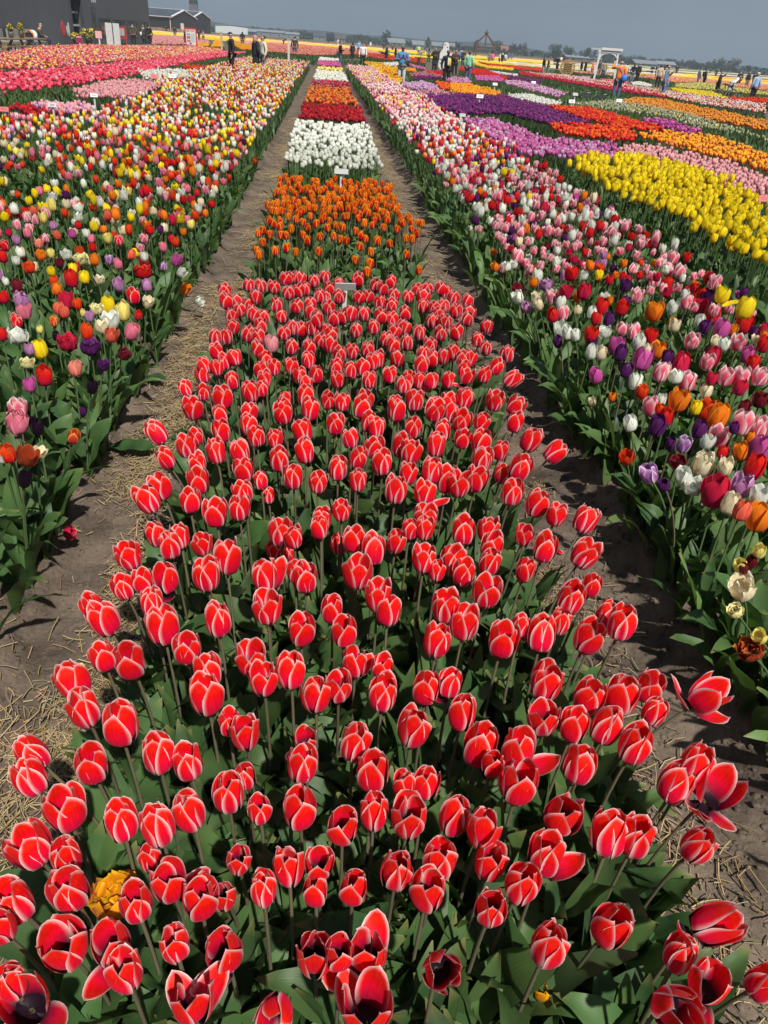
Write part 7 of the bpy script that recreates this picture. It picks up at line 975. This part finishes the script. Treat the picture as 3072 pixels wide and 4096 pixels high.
# ---------------------------------------------------------------- props in the show garden
gt = thing('white_gate', 'white wooden drawbridge gate with arched braces among the far beds', 'gate', (27.56, 83.57, 0), R_(-14))
for s in (-1, 1):
    q = boxes('post', [(-.09, .09, -.09, .09, 0, 2.32)], WHITEP, gt); q.matrix_local = Matrix.Translation((s * .98, 0, 0)) @ Matrix.Rotation(-s * .05, 4, 'Y')
    for k in range(5):
        a0 = math.pi / 2 * k / 5; a1 = math.pi / 2 * (k + 1) / 5
        bar('brace', (s * (.82 - .5 + .5 * math.cos(a0)), 0, 1.72 + .5 * math.sin(a0)), (s * (.82 - .5 + .5 * math.cos(a1)), 0, 1.72 + .5 * math.sin(a1)), .07, WHITEP, gt)
boxes('lintel', [(-1.05, 1.05, -.12, .12, 2.33, 2.5)], WHITEP, gt); boxes('balance_beam', [(-.75, 1.25, -.22, -.04, 2.52, 2.72)], WHITEP, gt); boxes('balance_beam', [(-1.75, -.35, .3, .48, 2.5, 2.64)], pm('grey_white', (.4, .42, .42)), gt)
for x in (-1.7, -.5, .95): bar('chain', (x, .38, 2.5), (x, .38, .4), .015, pm('chain_grey', (.2, .2, .2)), gt, 4)
gz = thing('gazebo', 'rust brown open timber frame with pointed roof on the horizon', 'gazebo', (39.53, 216.4, 0)); RUST = pm('rust_timber', (.085, .04, .028), noise=.3)
for (x, y) in ((-2.4, -1.6), (2.4, -1.6), (2.4, 1.6), (-2.4, 1.6)):
    boxes('post', [(x - .13, x + .13, y - .13, y + .13, 0, 2.9)], RUST, gz); bar('rafter', (x, y, 2.9), (x * .14, y * .14, 4.9), .12, RUST, gz)
    boxes('corner_knob', [(x - .22, x + .22, y - .22, y + .22, 2.901, 3.1)], RUST, gz)
for (a, b) in (((-2.4, -1.6), (2.4, -1.6)), ((2.4, -1.6), (2.4, 1.6)), ((2.4, 1.6), (-2.4, 1.6)), ((-2.4, 1.6), (-2.4, -1.6))):
    bar('beam', a + (2.5,), b + (2.5,), .12, RUST, gz); bar('rail', a + (1.9,), b + (1.9,), .08, RUST, gz)
    for t in (.15, .85): bar('brace', (a[0] + (b[0] - a[0]) * t, a[1] + (b[1] - a[1]) * t, 2.45), (a[0] + (b[0] - a[0]) * (.02 if t < .5 else .98), a[1] + (b[1] - a[1]) * (.02 if t < .5 else .98), 1.5), .08, RUST, gz)
boxes('lantern', [(-.36, .36, -.26, .26, 4.9, 5.3)], RUST, gz); lathe('finial', [(.6, 5.3), (.2, 5.65), (.06, 6.1)], 4, RUST, gz); boxes('centre_post', [(-.15, .15, -.15, .15, 2.5, 4.9)], RUST, gz)
cu = thing('cutout_board', 'white rounded photo cutout board with small dark spots behind the visitors', 'cutout board', (10.37, 75.3, 0), R_(-8))
def outline_plate(name, pts, th, m, parent):
    n = len(pts); V = [(x, -th / 2, z) for x, z in pts] + [(x, th / 2, z) for x, z in pts]; return pobj(name, poly_mesh(name, V, [tuple(range(n)), tuple(range(n, 2 * n))[::-1]] + [(i, n + i, n + (i + 1) % n, (i + 1) % n) for i in range(n)], m), parent)
pts = []
for i in range(40):
    a = 2 * math.pi * i / 40; z = 1.05 - 1.05 * math.cos(a); wdt = np.interp(z, [0, .25, .6, .9, 1.2, 1.45, 1.6, 1.85, 2.0, 2.1], [.30, .56, .54, .50, .52, .36, .24, .27, .2, .0]); pts.append(((1 if a < math.pi else -1) * max(wdt, .01), z + .05))
outline_plate('board', pts, .05, WHITEP, cu)
for (x, z) in ((-.12, 1.92), (.1, 1.75), (-.40, .55), (-.3, .75), (.38, .9)): lathe('spot', [(.05, 0), (.05, .012)], 10, pm('spot_dark', (.05, .015, .015)), cu).matrix_local = Matrix.Translation((x, -.026, z)) @ Matrix.Rotation(R_(90), 4, 'X')
boxes('stand', [(-.5, .5, .03, .5, 0, .05)], PLANK, cu)
rf_ = thing('round_frame', 'round golden wooden slatted wheel standing among the visitors', 'wooden wheel', (24.54, 86.6, 0), R_(-20)); GOLDW = pm('golden_wood', (.36, .23, .08), noise=.2)
def ring(name, r0, r1, y0, y1, z, m, parent, n=28):
    V = []; F = []
    for i in range(n):
        a = 2 * math.pi * i / n
        for (r, y) in ((r0, y0), (r1, y0), (r1, y1), (r0, y1)): V.append((r * math.cos(a), y, z + r * math.sin(a)))
    for i in range(n):
        j = (i + 1) % n
        for k in range(4): F.append((i * 4 + k, i * 4 + (k + 1) % 4, j * 4 + (k + 1) % 4, j * 4 + k))
    return pobj(name, poly_mesh(name, V, F, m), parent)
ring('rim', .62, .74, -.3, .3, .78, GOLDW, rf_)
for i in range(8):
    z = .78 - .54 + 1.08 * i / 7; h = math.sqrt(max(.01, .61 ** 2 - (z - .78) ** 2)); boxes('slat', [(-h, h, -.28, -.24, z - .035, z + .035)], GOLDW, rf_)
boxes('back_panel', [(-.42, .42, .2, .24, .36, 1.2)], pm('golden_panel', (.22, .14, .06)), rf_); boxes('foot', [(-.4, .4, -.3, .3, 0, .05)], WOOD, rf_)
def bag(label, x, y, sx, sy, h, m, rz=0):
    t = thing('bag', label, 'bag', (x, y, 0), rz); lathe('body', [(.42, .0), (.5, .12), (.46, .3), (.28, .42), (.1, .46)], 12, m, t, (0, 0, 0), sx, sy).scale = (1, 1, h)
    bar('strap', (-.3 * sx, 0, .4 * h), (.3 * sx, 0, .47 * h), .02, pm('strap_pale', (.3, .28, .26)), t); return t
BLACKC = pm('black_cloth', (.008, .008, .009), rough=.8); bag('left one of two black bags set down beside the orange jacket', 12.3, 39.6, .8, .5, .8, BLACKC); bag('right one of two black bags set down beside the orange jacket', 13.25, 40.0, .85, .5, .72, BLACKC, .3)
tb2 = thing('long_table', 'dark brown long table behind the white hoodie', 'table', (9.0, 72.0, 0), R_(4)); DW = pm('dark_wood', (.05, .03, .022))
for i in range(3): boxes('plank', [(-1.6, 1.9, -.3 + i * .21, -.11 + i * .21, .84, .9)], DW, tb2)
for x in (-1.3, .2, 1.6):
    boxes('leg', [(x - .08, x + .08, -.25, -.15, 0, .838)], DW, tb2); boxes('leg', [(x - .08, x + .08, .15, .25, 0, .838)], DW, tb2)
by_ = thing('bicycle', 'black bicycle beside the person with the white shawl', 'bicycle', (25.3, 52.4, 0), R_(10)); BK = pm('bike_black', (.02, .02, .022), rough=.4)
for x in (-.52, .52):
    w_ = ring('wheel', .31, .345, -.02, .02, .345, BK, by_); w_.location.x = x; ring('rim', .285, .308, -.012, .012, .345, pm('rim_grey', (.3, .3, .3)), w_)
for (p_, q_) in (((-.52, 0, .345), (-.12, 0, .85)), ((-.12, 0, .85), (.4, 0, .82)), ((.4, 0, .82), (.52, 0, .345)), ((-.05, 0, .33), (-.14, 0, .88)), ((-.05, 0, .33), (.4, 0, .78)), ((-.52, 0, .345), (-.05, 0, .33))): bar('frame_tube', p_, q_, .022, BK, by_)
boxes('saddle', [(-.28, -.02, -.07, .07, .9, .96)], BK, by_); bar('handlebar', (.38, -.27, 1.02), (.38, .27, 1.02), .015, BK, by_); bar('steerer', (.4, 0, .82), (.38, 0, 1.02), .018, BK, by_)
rl_ = thing('rail_fence', 'low pale rail fence far behind the denim couple', 'fence', (31, 119, 0), R_(2))
for i in range(9): boxes('post', [(i * 2.2 - .06, i * 2.2 + .06, -.05, .05, 0, 1.0)], TRIM, rl_)
for z in (.45, .85): boxes('rail', [(-.1, 17.7, -.09, -.055, z, z + .1)], TRIM, rl_)
# name tags on stakes
SIGNM = pm('tag_white', (.52, .53, .53), rough=.4, noise=.03); PRINT = pm('tag_print', (.12, .12, .13)); TAGR = pm('tag_red', (.6, .12, .12)); TAGG = pm('tag_grey', (.36, .36, .35))
def name_tag(label, x, y, h=.62, w=.2, ht=.09, m=SIGNM, rz=0., back=False, tilt=-25):
    t = thing('name_tag', label, 'plant tag', (x, y, 0), rz, 'name tags on stakes')
    V = [(-.006, -.006, 0), (.006, -.006, 0), (.006, .006, 0), (-.006, .006, 0), (-.014, -.006, h), (.014, -.006, h), (.014, .006, h), (-.014, .006, h)]
    pobj('stake', poly_mesh('stake', V, [(0, 3, 2, 1), (4, 5, 6, 7), (0, 1, 5, 4), (1, 2, 6, 5), (2, 3, 7, 6), (3, 0, 4, 7)], SIGNM), t)
    pl_ = boxes('plate', [(-w / 2, w / 2, -.004, .004, -ht / 2, ht / 2)], m, t, .003); pl_.matrix_local = Matrix.Translation((0, -.012, h + ht * .42)) @ Matrix.Rotation(R_(tilt), 4, 'X')
    if not back: boxes('print', [(-w * .3, w * .3, -.0055, -.0042, ht * .05, ht * .16), (-w * .22, w * .22, -.0055, -.0042, -ht * .18, -ht * .08)], PRINT, pl_)
    return t
name_tag('white plant name tag seen from behind at the far edge of the red bed', .14, 4.45, .49, .125, .05, TAGG, .1, True, 20)
name_tag('small grey tag at the far edge of the red and yellow bed', .2, 9.25, .45, .16, .06, TAGG, 0, True)
for (x, y, lab, m) in [(-4.15, 15.6, 'white name tag before the pale pink bed on the left', SIGNM), (-4.18, 13.3, 'white name tag before the pinkish lilac tulips on the left', SIGNM), (-4.51, 12.2, 'red faced name tag on a white stake at the left picture edge', TAGR), (-4.42, 22.6, 'pinkish name tag between pale pink and white beds on the left', TAGR), (-4.1, 23.4, 'white name tag before the small white bed on the left', SIGNM), (4.44, 24.2, 'white name tag before the orange bed at the purple bed', SIGNM), (6.81, 34.1, 'white name tag at the head of the greyish lilac bed', SIGNM), (9.75, 39.7, 'white name tag in the greyish lilac bed', SIGNM), (7.39, 25.0, 'white name tag between the white and scarlet beds on the right', SIGNM), (8.98, 30.1, 'grey name tag in the green bed on the right', TAGG), (9.79, 27.7, 'slanted white name tag in the green unopened bed', SIGNM), (4.69, 8.2, 'red edged name tag at the right picture edge behind the yellow bed', TAGR), (2.79, 16.9, 'grey name tag at the corner of the orchid pink bed', TAGG)]:
    name_tag(lab, x, y, .58, .13 if y < 20 else .2, .065 if y < 20 else .10, m, random.uniform(-.2, .2), m is TAGG)
# ---------------------------------------------------------------- people

CC = {'olive': (.045, .05, .028), 'darkolive': (.025, .028, .02), 'black': (.010, .010, .012), 'navy': (.012, .018, .04), 'dustypink': (.45, .24, .22), 'cream': (.58, .52, .42), 'navyvest': (.03, .04, .06), 'blackstripe': (.05, .05, .06), 'sky': (.18, .38, .62), 'white': (.66, .66, .64), 'taupe': (.20, .15, .12), 'brown': (.10, .045, .03), 'blue': (.07, .19, .38), 'neon': (.55, .68, .20), 'beige': (.46, .40, .30), 'greyblue': (.16, .19, .24), 'charcoal': (.035, .036, .042), 'lightblue': (.18, .32, .58), 'lightblue2': (.26, .38, .56), 'mint': (.22, .56, .36), 'grey': (.16, .16, .17), 'hotpink': (.70, .10, .30), 'lightgrey': (.50, .51, .53), 'denim': (.06, .11, .20), 'jeans': (.10, .19, .34), 'coral': (.72, .14, .06), 'khaki': (.26, .21, .13), 'orange': (.72, .19, .02), 'slate': (.12, .18, .28)}
HC = {'dark': (.012, .009, .008), 'grey': (.28, .27, .26), 'blond': (.36, .25, .12), 'brown': (.07, .035, .02), 'auburn': (.16, .045, .02)}
for k, c in CC.items(): pm('cloth_' + k, c, rough=.85, noise=.14, scale=25)
for k, c in HC.items(): pm('hair_' + k, c, rough=.6, noise=.2, scale=40)
def dress(o, m): o.material_slots[0].link = 'OBJECT'; o.material_slots[0].material = m; return o
def person(x, y, h, top, bot, hairs, pose, face, style, label, z=0., deep=False):
    F_ = figure(pose); t = thing('person', label, 'person', (x, y, z), R_(face), 'visitors among the tulip beds'); s = h / 1.72; t.scale = (s * 1.14, s * 1.14, s * 1.03)
    dress(pobj('body', F_['body'], t), SKIND if deep else SKIN)
    dress(pobj('coat' if style == 'longcoat' else 'jacket', F_[style], t), _M['cloth_' + top]); dress(pobj('trousers', F_['trousers'], t), _M['cloth_' + bot])
    if hairs != 'bald':
        p = hairs.split('_')
        if p[0] in ('cap', 'hood', 'beanie'): nm, hm, mt = p[0], 'h_' + p[0], _M['cloth_' + {'pink': 'dustypink', 'white': 'white', 'black': 'black', 'grey': 'grey'}[p[1]]]
        elif hairs == 'black_hat': nm, hm, mt = 'hat', 'h_beanie', _M['cloth_black']
        else: nm, hm, mt = 'hair', 'h_' + (p[1] if len(p) > 1 else 'short'), _M['hair_' + p[0]]
        dress(pobj(nm, F_[hm], t), mt)
    return t
PO = {}
for rec in PEOPLE:
    t = person(*rec, deep=('leather' in rec[9] or 'blue sweater, grey' in rec[9])); PO[rec[9]] = t
def find(s): return next(t for k, t in PO.items() if s in k)
def carry(name, label, cat, who, build, m=None):
    t = find(who); o = thing(name, label, cat, t.location, t.rotation_euler.z); o.scale = t.scale; build(o); return o
def shoulder_bag(col, side=1, size=1.):
    mt = pm('bagcloth_%d' % int(col[0] * 999), col)
    def f(o):
        lathe('body', [(.05, 0), (.10, .05), (.11, .2), (.07, .30)], 10, mt, o, (side * .2, .16, .82), size, size * .6); bar('strap', (side * .19, .14, 1.1), (-side * .1, .12, 1.44), .014, mt, o, 4)
    return f
carry('shoulder_bag', 'bright blue drawstring bag on the back of the orange jacket', 'bag', 'bald man', shoulder_bag((.02, .16, .62), -1, 1.25))
carry('shoulder_bag', 'small white shoulder bag worn by the person in the dark long parka', 'bag', 'dark long parka', shoulder_bag((.6, .6, .58), 1))
carry('shoulder_bag', 'brown shoulder bag of the man looking at his phone on the path', 'bag', 'at the end of the path', shoulder_bag((.12, .09, .06), 1, 1.2))
carry('backpack', 'black backpack worn by the person in the brown top', 'backpack', 'black backpack', lambda o: (lathe('body', [(.12, 0), (.17, .08), (.17, .34), (.11, .44)], 12, BLACKC, o, (0, .21, .98), 1, .55), bar('strap', (.11, .12, 1.42), (.12, .16, 1.1), .02, BLACKC, o, 4)))
def phone(p): return lambda o: (boxes('body', [(p[0] - .038, p[0] + .038, p[1] - .006, p[1] + .006, p[2] - .075, p[2] + .075)], BLACKC, o, .003), boxes('screen', [(p[0] - .034, p[0] + .034, p[1] + .0065, p[1] + .008, p[2] - .068, p[2] + .068)], glass, o))
carry('phone', 'black phone held up by the bald man in the orange jacket', 'phone', 'bald man', phone((.27, -.46, 1.70))); carry('phone', 'phone in the hands of the man in the blue sweater', 'phone', 'blue sweater, grey', phone((0, -.37, 1.28))); carry('phone', 'phone in the hands of the man standing on the path', 'phone', 'at the end of the path', phone((0, -.37, 1.28)))
carry('scarf', 'yellow and white scarf hanging from the hand of the woman in black leather', 'scarf', 'leather', lambda o: (lathe('cloth', [(.03, 0), (.075, .06), (.07, .26), (.03, .36)], 10, pm('scarf_yellow', (.75, .42, .02)), o, (.03, -.22, 1.02), .9, .5), lathe('stripe', [(.02, 0), (.05, .06), (.045, .28), (.02, .36)], 10, WHITEP, o, (-.05, -.25, 1.04), .8, .5)))
carry('belt_bag', 'grey belt bag at the waist of the man in the blue sweater', 'bag', 'blue sweater, grey', lambda o: (lathe('body', [(.08, 0), (.13, .03), (.13, .12), (.09, .16)], 12, pm('cloth_grey'), o, (0, -.13, .86), 1.2, .6), boxes('strap', [(-.17, .17, -.13, -.12, .93, .96)], BLACKC, o)))
# the old man on the bench
om = thing('person', 'old man in dark jacket and tan flat cap sitting on the bench at the barn', 'person', (BX + .75, 55.5, 0), R_(100))
for nm_, mt_ in (('body', SKIN), ('jacket', _M['cloth_olive']), ('trousers', _M['cloth_navy']), ('cap', pm('tan_cap', (.45, .34, .22))), ('collar', pm('pale_collar', (.5, .52, .56)))): dress(pobj(nm_, SEATED[nm_], om), mt_)
# ---------------------------------------------------------------- air
hz_m = bpy.data.materials.new('haze_air'); hz_m.use_nodes = True; hn = hz_m.node_tree; hn.nodes.clear(); ho = hn.nodes.new('ShaderNodeOutputMaterial'); pv = hn.nodes.new('ShaderNodeVolumePrincipled')
pv.inputs['Color'].default_value = (.46, .56, .68, 1); pv.inputs['Density'].default_value = .00065; hn.links.new(pv.outputs[0], ho.inputs['Volume'])
hzb = boxes('haze', [(-1215, 1215, -1215, 1215, -1.5, 40)], hz_m); tag(hzb, kind='stuff')
